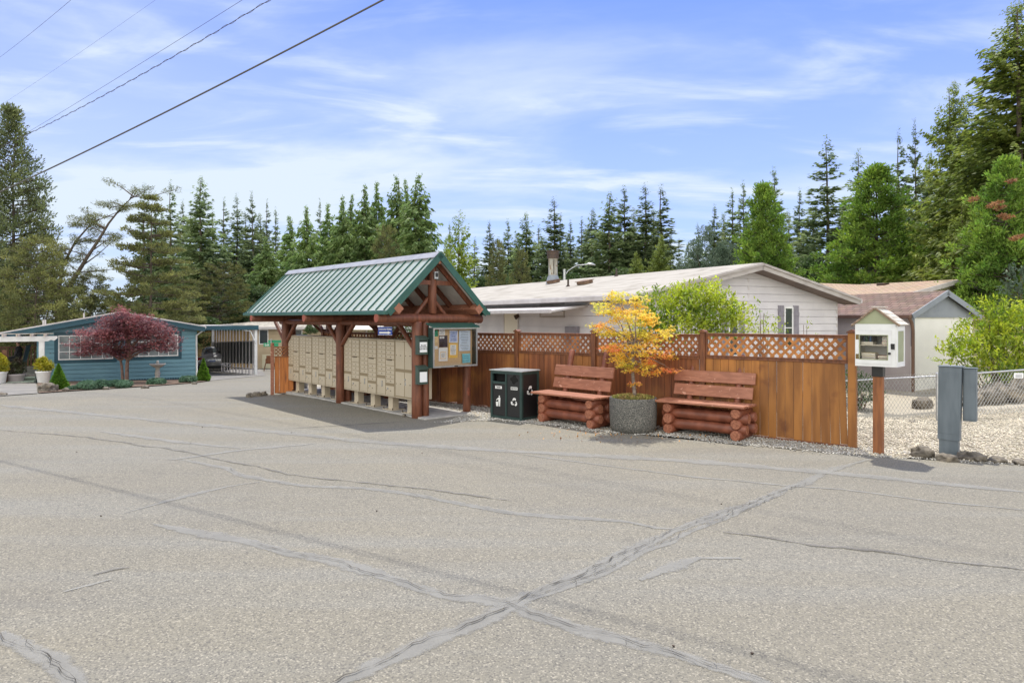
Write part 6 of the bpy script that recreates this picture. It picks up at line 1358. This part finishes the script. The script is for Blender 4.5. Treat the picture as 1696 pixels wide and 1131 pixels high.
# ------------------------------------------------------------------ tree prototypes (ten units high)
def unit(v): return v/(np.linalg.norm(v, axis=-1, keepdims=True)+1e-9)
def fir_crown(seed, Rm=2.1, lev=62, per=7, cards=3, prof=.85, base=.04, droop=.30, L=.30, W=.055, hang=0.0, gaps=.0, ragged=.22, npos=8):
    r = np.random.default_rng(seed); C = []; A = []; S = []
    gp_ = r.uniform(0, 6.28, 5)
    for i in range(lev):
        t = base+(1-base)*((i+r.uniform(0, .9))/lev)**.93; t = min(t, .992)
        k = max(2, int(per*(1.1-.75*t)))
        if r.random() < gaps: continue
        for j in range(k):
            a = r.uniform(0, 6.283); ln = Rm*((1-t)**prof)*(1+r.normal()*ragged+.16*math.sin(a*2+gp_[0]+t*6)+.12*math.sin(a*3+gp_[1]-t*11))
            if t < .15: ln *= .75+t*1.6
            ln = max(ln, .07); d = np.array((math.cos(a), math.sin(a), 0.0)); rise = .45*t**2-droop*(1-t)
            m = max(2, int(npos*min(1, ln/Rm+.25)))
            s = (np.arange(m)+r.uniform(.2, 1, m))/m; s = s**.75
            P = np.array((0, 0, t*10))+d[None]*(s*ln)[:, None]; P[:, 2] += rise*s*ln-.16*ln*s*(1-s)*1.2+.05*ln*s**3
            for c in range(cards):
                sd = r.choice((-1, 1), m); dd = d[None]*r.uniform(.4, 1.1, m)[:, None]+np.array((-d[1], d[0], 0))[None]*(sd*r.uniform(.1, .9, m))[:, None]; dd[:, 2] += r.uniform(-.25, .15, m)-hang*r.uniform(.4, 1.4, m)
                C.append(P+r.normal(size=P.shape)*.05); A.append(dd); S.append((.55+.6*(1-s)*ln/Rm+.25*(1-t))*(.22+.78*min(1, (1-t)*5)))
    C = np.concatenate(C); A = unit(np.concatenate(A)); S = np.concatenate(S)[:, None]; n = len(C)
    nr = unit(r.normal(size=(n, 3))*.55+np.array((0, 0, 1.0 if hang < .5 else .3))); B = unit(np.cross(A, nr)); Ls = L*S*r.uniform(.7, 1.3, (n, 1)); Ws = W*(S**.5)*r.uniform(.7, 1.4, (n, 1))
    return np.stack([C-A*Ls*.4, C+B*Ws+A*Ls*.1, C+A*Ls, C-B*Ws+A*Ls*.1], axis=1)
def pine_crown(seed, Rm=2.6, nb=90, prof=.6, base=.12, puffs=4, need=46, L=.20, W=.028, mid=.35, flat=.7, b=None, layer=False, topup=.5):
    r = np.random.default_rng(seed); PC_ = []; D_ = []
    for i in range(nb):
        t = base+(1-base)*((i+.5)/nb); 
        if layer: t = round(t*13)/13+r.normal()*.010
        t = min(t, .98); rel = (t-base)/(1-base); env = (min(1, rel/mid+.35) if rel < mid else ((1-rel)/(1-mid))**prof); a = i*2.4+r.uniform(-.5, .5)
        ln = Rm*max(env, .10)*r.uniform(.65, 1.12); d = np.array((math.cos(a), math.sin(a), 0.0)); rise = topup*rel+r.normal()*.08
        base_p = np.array((0, 0, t*10)); tip = base_p+d*ln; tip[2] += rise*ln*.5
        if b is not None:
            m_ = base_p*.5+tip*.5; m_[2] -= .03*ln; b.tube([Vector(base_p), Vector(m_), Vector(tip)], [.05*(1.15-rel), .03, .012], 4, 0, False)
        m = max(2, int(puffs*ln/Rm*1.6))
        for k in range(m):
            s = 1-.62*k/m; p = base_p+(tip-base_p)*s+r.normal(size=3)*np.array((.20, .20, .07))*(ln/Rm+.2)+np.array((-d[1], d[0], 0))*r.normal()*.22*ln*.5; PC_.append(p); D_.append(d*.4+np.array((0, 0, .5)))
    PC_ = np.array(PC_); D_ = np.array(D_); N = len(PC_); C = np.repeat(PC_, need, 0); off = unit(r.normal(size=(N*need, 3)))*np.array((.34, .34, .34*flat))*r.uniform(.25, 1, (N*need, 1)); C = C+off
    A = unit(off*1.6+np.repeat(D_, need, 0)*.55+r.normal(size=C.shape)*.15); B = unit(np.cross(A, r.normal(size=C.shape))); n = len(C); Ls = L*r.uniform(.6, 1.2, (n, 1)); Ws = W*r.uniform(.7, 1.3, (n, 1))
    return np.stack([C-A*Ls*.5, C+B*Ws, C+A*Ls*.5, C-B*Ws], axis=1)
def broad_crown(seed, n=26000, Rm=3.6, L=.16, W=.06, squash=1.0, base=.22, b=None, nb=60, taper=.0):
    r = np.random.default_rng(seed); bl = []
    for i in range(nb):
        z = r.uniform(0, 1); a = r.uniform(0, 6.283); env = math.sqrt(max(0, 1-(2*z-1)**2))*(1-taper*z)+.12; rr = Rm*env*r.uniform(.45, .95)
        bl.append((rr*math.cos(a), rr*math.sin(a), 10*(base+(1-base)*(.06+.86*z)), r.uniform(.55, 1.05)))
    bl = np.array(bl); idx = r.integers(0, nb, n); d = unit(r.normal(size=(n, 3))); rad = bl[idx, 3:4]*(r.uniform(.3, 1, (n, 1))**.5); C = bl[idx, :3]+d*rad*np.array((1.15, 1.15, .8))
    if b is not None:
        for q in bl[::3]: p0 = Vector((0, 0, max(1.5, q[2]*.55))); b.tube([p0, p0.lerp(Vector(q[:3]), .5)+Vector((0, 0, -.1)), Vector(q[:3])], [.10, .06, .02], 5, 0, False)
    A = unit(d+r.normal(size=d.shape)*.7); B = unit(np.cross(A, r.normal(size=d.shape)+np.array((0, 0, 1.)))); Ls = L*r.uniform(.6, 1.2, (n, 1)); Ws = W*r.uniform(.7, 1.2, (n, 1))
    return np.stack([C-A*Ls*.5, C+B*Ws, C+A*Ls*.5, C-B*Ws], axis=1)
def trunk_mb(r0=.16, top=9.7, wob=.05, seed=0):
    r = random.Random(seed); b = MB(); P = []; x = y = 0
    for i in range(9): P.append((x, y, top*i/8)); x += r.uniform(-wob, wob); y += r.uniform(-wob, wob)
    b.tube(P, [r0*(1-.93*i/8)*(1.25 if i == 0 else 1) for i in range(9)], 8); return b
PROTO = {}
def reg(key, crown, m, b, RM, bark='bark'):
    PROTO[key] = (b.mesh('trunk', M[bark]), np_mesh('crown', crown, 4, m), RM)
reg('fir0', fir_crown(1, 1.9, 66, 8, 5, .92, gaps=.06, base=.02, ragged=.20), M['fir'], trunk_mb(), 1.9)
reg('fir1', fir_crown(2, 1.9, 58, 8, 5, 1.0, gaps=.10, base=.02, ragged=.26), M['fir'], trunk_mb(seed=1), 1.9)
reg('fir2', fir_crown(3, 1.9, 76, 9, 5, .80, gaps=.03, base=.02, hang=.25), M['fir'], trunk_mb(seed=2), 1.9)
reg('firopen', fir_crown(4, 1.9, 46, 8, 5, .85, gaps=.08, droop=.12, L=.27, ragged=.25, npos=11), M['fir'], trunk_mb(.15, seed=3), 1.9)
reg('cedar0', fir_crown(5, 2.2, 90, 9, 5, .98, droop=.42, L=.30, W=.06, hang=.9, ragged=.32), M['cedar_leaf'], trunk_mb(seed=4), 2.2)
reg('cedar1', fir_crown(6, 2.2, 84, 9, 5, 1.05, droop=.5, L=.32, W=.06, hang=.8, ragged=.26), M['cedar_leaf'], trunk_mb(seed=5), 2.2)
reg('bright', fir_crown(7, 2.4, 80, 8, 5, .65, droop=.15, L=.26, W=.055, hang=.35, ragged=.24), M['bright_con'], trunk_mb(seed=6), 2.4)
reg('olive', fir_crown(8, 2.6, 96, 11, 7, .72, droop=.14, L=.19, W=.040, hang=.30, ragged=.26, npos=16, gaps=.04), M['fir_olive'], trunk_mb(seed=7), 2.6)
b = trunk_mb(.15, seed=8, wob=.12); reg('pine0', pine_crown(9, 2.7, 110, b=b), M['pine'], b, 2.9)
b = trunk_mb(.13, seed=9, wob=.08); reg('pinelayer', pine_crown(10, 3.0, 120, .62, .16, 5, 44, mid=.22, flat=.45, b=b, layer=True, topup=.25), M['pine'], b, 3.1)
b = trunk_mb(.13, 9.3, .10, 10); reg('pinetall', pine_crown(11, 2.6, 170, .85, .05, 6, 46, .17, .024, mid=.25, flat=.8, b=b, topup=.7), M['pine_green'], b, 2.7)
b = trunk_mb(.2, 7.5, .35, 11); reg('pineround', pine_crown(12, 4.3, 80, .42, .30, 5, 60, .22, .032, mid=.45, flat=.55, b=b, topup=.5), M['pine'], b, 4.4)
b = trunk_mb(.16, seed=12); reg('lushpine', pine_crown(13, 3.1, 200, .72, .03, 6, 54, .19, .036, mid=.14, flat=.8, b=b, topup=.5), M['lush'], b, 3.2)
b = trunk_mb(.2, 8, .1, 13); reg('broad', broad_crown(14, b=b), M['greyleaf'], b, 4.0)
b = trunk_mb(.22, 8, .1, 14); reg('broadlush', broad_crown(15, 60000, 3.9, .13, .045, b=b, base=.03, nb=110, taper=.45), M['lush'], b, 4.0)
b = trunk_mb(.1, 5, .1, 15); reg('bush', broad_crown(16, 16000, 4.6, .26, .085, b=b, base=.0, nb=46), M['hedge'], b, 5.0)
b = trunk_mb(.14, 8.5, .1, 16); reg('browndome', pine_crown(17, 3.2, 100, .42, .08, 6, 50, .18, .03, mid=.35, flat=.8, b=b), M['pine'], b, 3.4)
def tree(key, px, ptop, wpx, Y, label, group=None, name=None, zb=-1.2, rz=None, lean=None):
    wpx = wpx*{'fi': 1.55, 'ce': 1.5, 'ol': 1.25, 'br': 1.12, 'lu': 1.22}.get(key[:2], 1.0)
    tr, cr_, RM = PROTO[key]; x = (px-848)/F*Y; zt = CH-(ptop-HZ)*Y/F; sz = (zt-zb)/10; sx = wpx*Y/F/2/RM
    nm = name or {'fi': 'fir_tree', 'ce': 'cedar_tree', 'pi': 'pine_tree', 'br': 'leafy_tree', 'bu': 'undergrowth_bush', 'ol': 'fir_tree', 'lu': 'pine_tree'}[key[:2]]
    o = thing(nm, label, 'tree' if key != 'bush' else 'bush', (x, Y, zb), rz if rz is not None else random.uniform(0, 6.28), group, (sx, sx, sz))
    if lean: o.rotation_euler[0], o.rotation_euler[1] = lean
    a = link('trunk', tr, o); c = link('crown', cr_, o); return o
random.seed(5)
# far-left firs
FL = 'dark firs in the far treeline left of the shelter'
for i, (k, px, pt, w, Y, lb) in enumerate((
    ('fir0', 240, 303, 44, 78, 'spindly fir tip just above the layered pine, leftmost of the far firs'), ('fir1', 258, 316, 46, 80, 'short fir peeking between the two leftmost far fir tips'), ('fir1', 283, 297, 58, 76, 'thin pointed fir between the layered pine and the broad dark fir'),
    ('fir0', 302, 330, 50, 80, 'lower fir tip left of the broad dark fir'), ('fir2', 333, 291, 78, 70, 'broad dark fir, tallest of the far firs left of the shelter'), ('fir1', 371, 326, 52, 76, 'slim fir immediately right of the broad dark fir'),
    ('fir0', 391, 319, 54, 74, 'pointed fir, second to the right of the broad dark fir'), ('firopen', 417, 316, 52, 70, 'open-branched fir with upswept tip left of the cedar row'), ('fir1', 442, 329, 40, 76, 'ragged thin fir between the open-branched fir and the cedar row'), ('fir1', 457, 342, 44, 74, 'short fir at the left end of the cedar row'))):
    tree(k, px, pt, w, Y, lb, FL)
CE = 'drooping cedars behind the shelter'
for k, px, pt, w, Y, lb in (
    ('cedar1', 480, 357, 88, 62, 'lowest cedar at the left end of the cedar row behind the shelter'), ('cedar0', 508, 341, 82, 60, 'cedar second from the left in the row behind the shelter'), ('fir1', 530, 328, 42, 66, 'dark fir tip poking out of the cedar row'),
    ('cedar1', 543, 336, 76, 62, 'cedar just right of the dark fir tip in the row'), ('cedar0', 567, 325, 84, 60, 'mid-height cedar in the middle of the row behind the shelter'), ('cedar1', 583, 321, 70, 63, 'slim cedar top right of the mid-height cedar'),
    ('cedar0', 605, 306, 86, 60, 'tall cedar left of the brown dome-shaped pine'), ('cedar1', 624, 300, 80, 62, 'tall cedar directly above the brown dome-shaped pine'), ('cedar0', 657, 291, 96, 58, 'left one of the two tallest cedars above the shelter ridge'),
    ('cedar1', 672, 296, 70, 61, 'narrow cedar wedged between the two tallest cedars'), ('cedar0', 693, 289, 118, 55, 'biggest cedar, right end of the row above the shelter ridge'),
    ('cedar1', 440, 392, 90, 58, 'cedar filling the gap low at the left end of the row'), ('cedar0', 715, 380, 60, 60, 'low cedar flank at the right end of the row')):
    tree(k, px, pt, w, Y, lb, CE)
tree('browndome', 640, 376, 66, 48, 'brown dome-shaped pine in front of the cedar row')
tree('fir1', 745, 367, 40, 70, 'small dark fir right of the biggest cedar')
tree('bright', 762, 347, 84, 40, 'bright yellow-green conifer beside the shelter gable', name='conifer_tree')
tree('bright', 741, 388, 56, 38, 'lower yellow-green conifer touching the shelter gable peak', name='conifer_tree')
FM = 'dark firs behind the white home'
for k, px, pt, w, Y, lb in (
    ('fir0', 810, 364, 50, 72, 'small fir, leftmost behind the white roof'), ('fir0', 841, 362, 52, 72, 'small fir, second from the left behind the white roof'), ('fir2', 871, 351, 66, 68, 'fuller fir just left of the chimney'),
    ('fir0', 916, 325, 74, 64, 'tall fir directly behind the chimney'), ('fir1', 928, 352, 50, 66, 'slim fir touching the right side of the tall chimney fir'), ('fir0', 945, 364, 48, 70, 'short fir midway between the chimney and the street lamp head'),
    ('fir1', 963, 358, 52, 68, 'fir above the arm of the street lamp'), ('fir2', 982, 344, 66, 66, 'fir above the head of the street lamp'), ('fir2', 1010, 317, 84, 60, 'leftmost of the four tallest firs behind the white roof'),
    ('fir0', 1034, 307, 76, 62, 'second of the four tallest firs behind the white roof'), ('fir0', 1067, 302, 82, 60, 'third of the four tallest firs behind the white roof'), ('fir1', 1096, 305, 90, 58, 'rightmost of the four tallest firs, with a bough reaching right'),
    ('fir1', 1124, 395, 34, 74, 'tiny fir in the gap right of the four tallest firs'), ('fir0', 1155, 367, 44, 70, 'small pointed fir left of the grey-green tree'), ('fir0', 1184, 338, 60, 66, 'fir behind the grey-green tree'),
    ('fir1', 1213, 310, 66, 64, 'fir left of the large bright pine'), ('fir0', 1231, 298, 56, 66, 'pointed fir touching the left top of the bright pine'), ('fir0', 1282, 276, 80, 60, 'tall fir rising right behind the bright pine'), ('fir1', 1262, 297, 50, 64, 'fir tip just left of the tall fir behind the bright pine'),
    ('fir0', 1325, 311, 56, 62, 'slim fir between the bright pine and the open tall fir'), ('firopen', 1370, 223, 98, 52, 'tall open fir with visible trunk, right of centre'), ('firopen', 1421, 245, 84, 54, 'second open fir just right of the tallest open one'),
    ('fir1', 1489, 212, 70, 50, 'left of the two ragged fir tops above the big green tree'), ('firopen', 1515, 196, 62, 50, 'right of the two ragged fir tops above the big green tree'),
    ('fir2', 900, 392, 110, 72, 'dense low fir filling behind the chimney base'), ('fir2', 1045, 380, 120, 66, 'dense dark fir below the four tallest firs'), ('fir2', 1330, 385, 90, 60, 'dense dark fir below the slim fir beside the bright pine')):
    tree(k, px, pt, w, Y, lb, FM)
tree('browndome', 823, 400, 44, 52, 'brownish pine behind the left end of the white roof'); tree('browndome', 863, 414, 44, 50, 'second brownish pine, left of the chimney')
tree('olive', 1095, 388, 70, 46, 'small layered olive fir just above the white roof'); tree('olive', 1054, 417, 60, 46, 'lowest olive fir above the white roof, left of the layered one')
tree('broad', 1172, 372, 92, 50, 'rounded grey-green leafy tree above the gable of the home')
tree('lushpine', 1264, 305, 128, 44, 'large bright green pine above the home gable')
tree('lushpine', 1452, 276, 200, 38, 'big dense green tree behind the shed and cream house')
tree('olive', 1581, 134, 150, 35, 'tall olive fir with drooping boughs right of the big green tree')
tree('olive', 1688, 2, 290, 31, 'tallest olive fir at the right border of the photo')
tree('lushpine', 1668, 262, 190, 27, 'spreading green pine with rust-coloured patches at the right border', rz=1.0)
t = [o for o in bpy.data.objects if o.get('label', '').startswith('spreading green pine')][0]
rr = np.random.default_rng(4); V = []
for px, py, rx, ry in ((1643, 340, 5, 4), (1652, 336, 6, 3), (1656, 344, 4, 4), (1660, 357, 6, 3), (1670, 360, 5, 4), (1680, 395, 7, 4), (1692, 391, 7, 3), (1612, 330, 4, 4), (1675, 300, 4, 3)):
    c = np.array(at(px, py, 24.8)); C = ball(60, (rx*24/F, .3, ry*24/F), c, .1); V.append(leaf_cards(C, .10, .018, spread=1.0))
VV = V; V = np.concatenate(V); nV = [len(q_) for q_ in VV]; V = (V-np.array(t.location))/np.array(t.scale)[None, None]; ca, sa2 = math.cos(-1.0), math.sin(-1.0); x_, y_ = V[..., 0]*t.scale[0], V[..., 1]*t.scale[1]; V[..., 0], V[..., 1] = (x_*ca-y_*sa2)/t.scale[0], (x_*sa2+y_*ca)/t.scale[1]
k0 = 0
for q_ in nV: link('dead_patch', np_mesh('dead_patch', V[k0:k0+q_], 4, M['dead']), t); k0 += q_
tree('olive', 1600, 330, 120, 30, 'shaded lower fir between the big green tree and the rust-patched pine')
SR = 'second-row firs filling the far treeline'
for i, (px, pt, w, Y, lb) in enumerate(((268, 345, 60, 90, 'between the layered pine and the pointed fir beside it'), (318, 350, 60, 90, 'on the left flank of the broad dark fir'), (352, 345, 60, 90, 'on the right flank of the broad dark fir'), (405, 350, 60, 90, 'left of the open-branched fir by the cedar row'), (430, 352, 60, 88, 'right of the open-branched fir by the cedar row'), (786, 392, 50, 86, 'at the right foot of the yellow-green conifer'), (826, 392, 60, 86, 'between the two leftmost small firs over the white roof'), (856, 385, 60, 86, 'left of the fuller fir near the chimney'), (892, 372, 64, 86, 'between the fuller fir and the tall chimney fir'), (938, 385, 60, 86, 'above the street lamp pole'), (972, 378, 60, 86, 'above the bend of the street lamp arm'), (998, 362, 64, 84, 'against the left side of the four tallest firs'), (1052, 345, 70, 84, 'between the second and third of the four tallest firs'), (1082, 345, 64, 84, 'between the third and rightmost of the four tallest firs'), (1110, 385, 50, 84, 'against the right side of the four tallest firs'), (1140, 398, 50, 84, 'in the low gap left of the grey-green tree'), (1198, 352, 60, 84, 'above the right side of the grey-green tree'), (1246, 345, 60, 84, 'just left of the bright pine top'), (1305, 345, 60, 84, 'in the gap right of the bright pine'), (1345, 340, 64, 80, 'left of the tall open fir'), (1396, 325, 70, 78, 'between the two tall open firs'), (1440, 320, 70, 76, 'right of the second open fir'), (1540, 250, 90, 62, 'between the ragged fir tops and the tall olive fir'), (1478, 290, 70, 66, 'behind the crown of the big dense green tree'))):
    tree(('fir0', 'fir2', 'fir1')[i % 3], px, pt, w, Y, 'second-row dark fir '+lb, SR)
tree('olive', 1625, 200, 120, 40, 'olive fir filling the gap left of the tallest tree at the right border')
# left side
tree('pinetall', 18, 176, 190, 42, 'towering green pine at the left border of the photo', rz=.4)
tree('pinetall', -40, 250, 150, 38, 'second tall pine cut by the left border of the photo')
tree('pinelayer', 250, 322, 158, 37, 'broad layered pine right above the blue house roof', rz=2.0)
tree('pineround', 366, 438, 130, 50, 'low gnarled pine with rounded crown right of the blue house roof')
tree('browndome', 60, 395, 150, 36, 'brown-green pine low at the left below the towering pine', zb=-1.5)
tree('browndome', 150, 455, 110, 40, 'shaded pine foliage low behind the blue house ridge', zb=-1.5)
tree('pinelayer', 305, 440, 90, 44, 'darker pine between the layered pine and the gnarled pine')
# leaning sparse pine with a curved trunk
t = thing('pine_tree', 'sparse leaning pine with a curved bare trunk above the blue house', 'tree', on(98, 40)-Vector((0, 0, .8)))
o0 = t.location; cur = [(98, 560), (100, 535), (104, 505), (118, 470), (142, 430), (165, 395), (180, 370), (200, 345), (224, 322)]
P = [at(a, c, 40)-o0 for a, c in cur]; P[0].z = 0; b = MB(); b.tube(P, [.20, .18, .15, .13, .10, .08, .06, .04, .02], 8)
V = []; rr = random.Random(9); ends = []
for i in range(34):
    u = rr.uniform(2.2, 7.9); k = int(u); p = P[k].lerp(P[k+1], u-k); ln = rr.uniform(.9, 2.6); a = rr.choice((1, -1, -1))
    q = p+Vector((a*ln*rr.uniform(.5, 1), rr.uniform(-1, 1)*ln*.8, ln*rr.uniform(-.15, .7))); m_ = p.lerp(q, .5)+Vector((0, 0, rr.uniform(-.2, .2))); b.tube([p, m_, q], [.045, .025, .01], 4, 0, False); ends += [q, m_, p.lerp(q, .8)]
q2 = [(92, 560), (94, 520), (98, 480), (104, 440), (125, 400), (150, 372), (165, 362)]; P2 = [at(a, c, 40.6)-o0 for a, c in q2]; P2[0].z = 0; b.tube(P2, [.12, .11, .09, .075, .06, .04, .02], 7)
for i in range(26):
    u = rr.uniform(2.2, 5.9); k = int(u); p = P2[k].lerp(P2[k+1], u-k); ln = rr.uniform(.7, 2.2); q = p+Vector((rr.uniform(-1, 1)*ln, rr.uniform(-1, 1)*ln*.8, ln*rr.uniform(-.1, .6))); b.tube([p, p.lerp(q, .5), q], [.035, .02, .01], 4, 0, False); ends += [q, p.lerp(q, .7)]
b.build('trunk', M['bark'], t)
V = np.concatenate([leaf_cards(ball(54, (.38, .38, .22), tuple(e), .1), .11, .014, spread=1.0) for e in ends]); link('crown', np_mesh('crown', V, 4, M['pine']), t)
# undergrowth between and beneath
UG = 'undergrowth bushes at the foot of the treeline'
for i, (px, pt, w, Y, lb) in enumerate(((-30, 500, 190, 44, 'undergrowth bush at the left border behind the porch'), (70, 490, 150, 46, 'undergrowth bush behind the porch of the blue house'), (170, 488, 150, 48, 'undergrowth bush behind the ridge of the blue house'), (265, 478, 150, 46, 'undergrowth bush behind the trunk of the layered pine'),
    (350, 486, 140, 52, 'undergrowth bush behind the carport'), (430, 470, 140, 54, 'undergrowth bush behind the tan house, left end'), (520, 478, 150, 54, 'undergrowth bush behind the tan house, near the cedar row'), (620, 480, 150, 54, 'undergrowth bush behind the shelter roof'), (720, 470, 130, 52, 'undergrowth bush behind the shelter gable'),
    (820, 455, 140, 56, 'undergrowth bush behind the left end of the white roof'), (930, 450, 150, 56, 'undergrowth bush at the foot of the chimney firs'), (1040, 440, 150, 54, 'undergrowth bush below the four tallest firs'), (1150, 432, 130, 52, 'undergrowth bush below the grey-green tree'), (1340, 420, 160, 48, 'undergrowth bush right of the bright pine'),
    (1400, 455, 120, 42, 'undergrowth bush behind the ridge of the cream house'), (1560, 440, 140, 36, 'undergrowth bush behind the cream gable'), (1660, 455, 170, 32, 'undergrowth bush behind the right-hand lime shrub'))):
    tree('bush', px, pt, w*1.15, Y, lb, UG, zb=-1.8)
tree('bush', 1668, 490, 70, 22, 'yellow-green bush top beside the cream house', zb=-.3)
bpy.data.objects[bpy.context.scene.objects[-1].name] if False else None
leafy('small bush of white-flecked leaves by the right border above the cream house', 1690, 24, [(1690, 460, 16, 22, 0), (1680, 480, 18, 14, 0)], 420, M['greyleaf'], .09, .04, seed=41)
tree('bush', 690, 535, 110, 26, 'light green hedge seen under the shelter roof behind the post', zb=-.3)
tree('bush', 520, 536, 60, 30, 'light green hedge between the far shelter posts', zb=-.5)

# ------------------------------------------------------------------ overhead cables
def cable(name, label, pa, Ya, pb, Yb, r, sag=.25, ext=(.6, 1.0), n=40, twist=False, m='darkmetal'):
    A = at(pa[0], pa[1], Ya); B = at(pb[0], pb[1], Yb); d = B-A; A2 = A-d*ext[0]; B2 = B+d*ext[1]; b = MB(); P = []
    tt_ = (A.xy-A2.xy).length/(B2.xy-A2.xy).length; tb2 = (B.xy-A2.xy).length/(B2.xy-A2.xy).length
    for i in range(n+1):
        u = i/n; p = A2.lerp(B2, u); p.z += sag*4*(((u-tt_)*(u-tb2)))*1.0; P.append(p)
    b.tube(P, r, 6)
    if twist:
        Q = []; N = n*7
        for i in range(N+1):
            u = i/N*n; k = min(int(u), n-1); p = P[k].lerp(P[k+1], u-k); w = .040*math.sin(i*1.1); Q.append(p+Vector((0, .0, w)))
        b.tube(Q, r*.8, 4)
    return tag(b.build(name, M[m]), label, 'cable', 'overhead cables crossing the sky')
M['cable_thick'] = mat('cable_sheath', (0.10, 0.095, 0.09), rough=.6)
cable('overhead_cable', 'thick dark cable sweeping from the left edge to the top of the photo', (0, 318), 13.4, (635, 0), 8.9, .0135, .30, (.5, .9), m='cable_thick')
cable('overhead_cable', 'twisted double wire above the thick cable, reaching the towering pine', (30, 230), 38, (447, 0), 21.5, .010, .8, (.35, .8), twist=True)
cable('overhead_cable', 'thin wire running close above the twisted double wire', (30, 229), 38.5, (402, 0), 22, .007, .2, (.35, .8))
cable('overhead_cable', 'faint thin wire in the upper left corner of the sky', (0, 95), 36, (118, 0), 24, .006, .2, (.4, .8))
cable('overhead_cable', 'faintest wire slanting between the corner wire and the twisted wire', (0, 175), 38, (258, 0), 25, .0035, .3, (.4, .8))
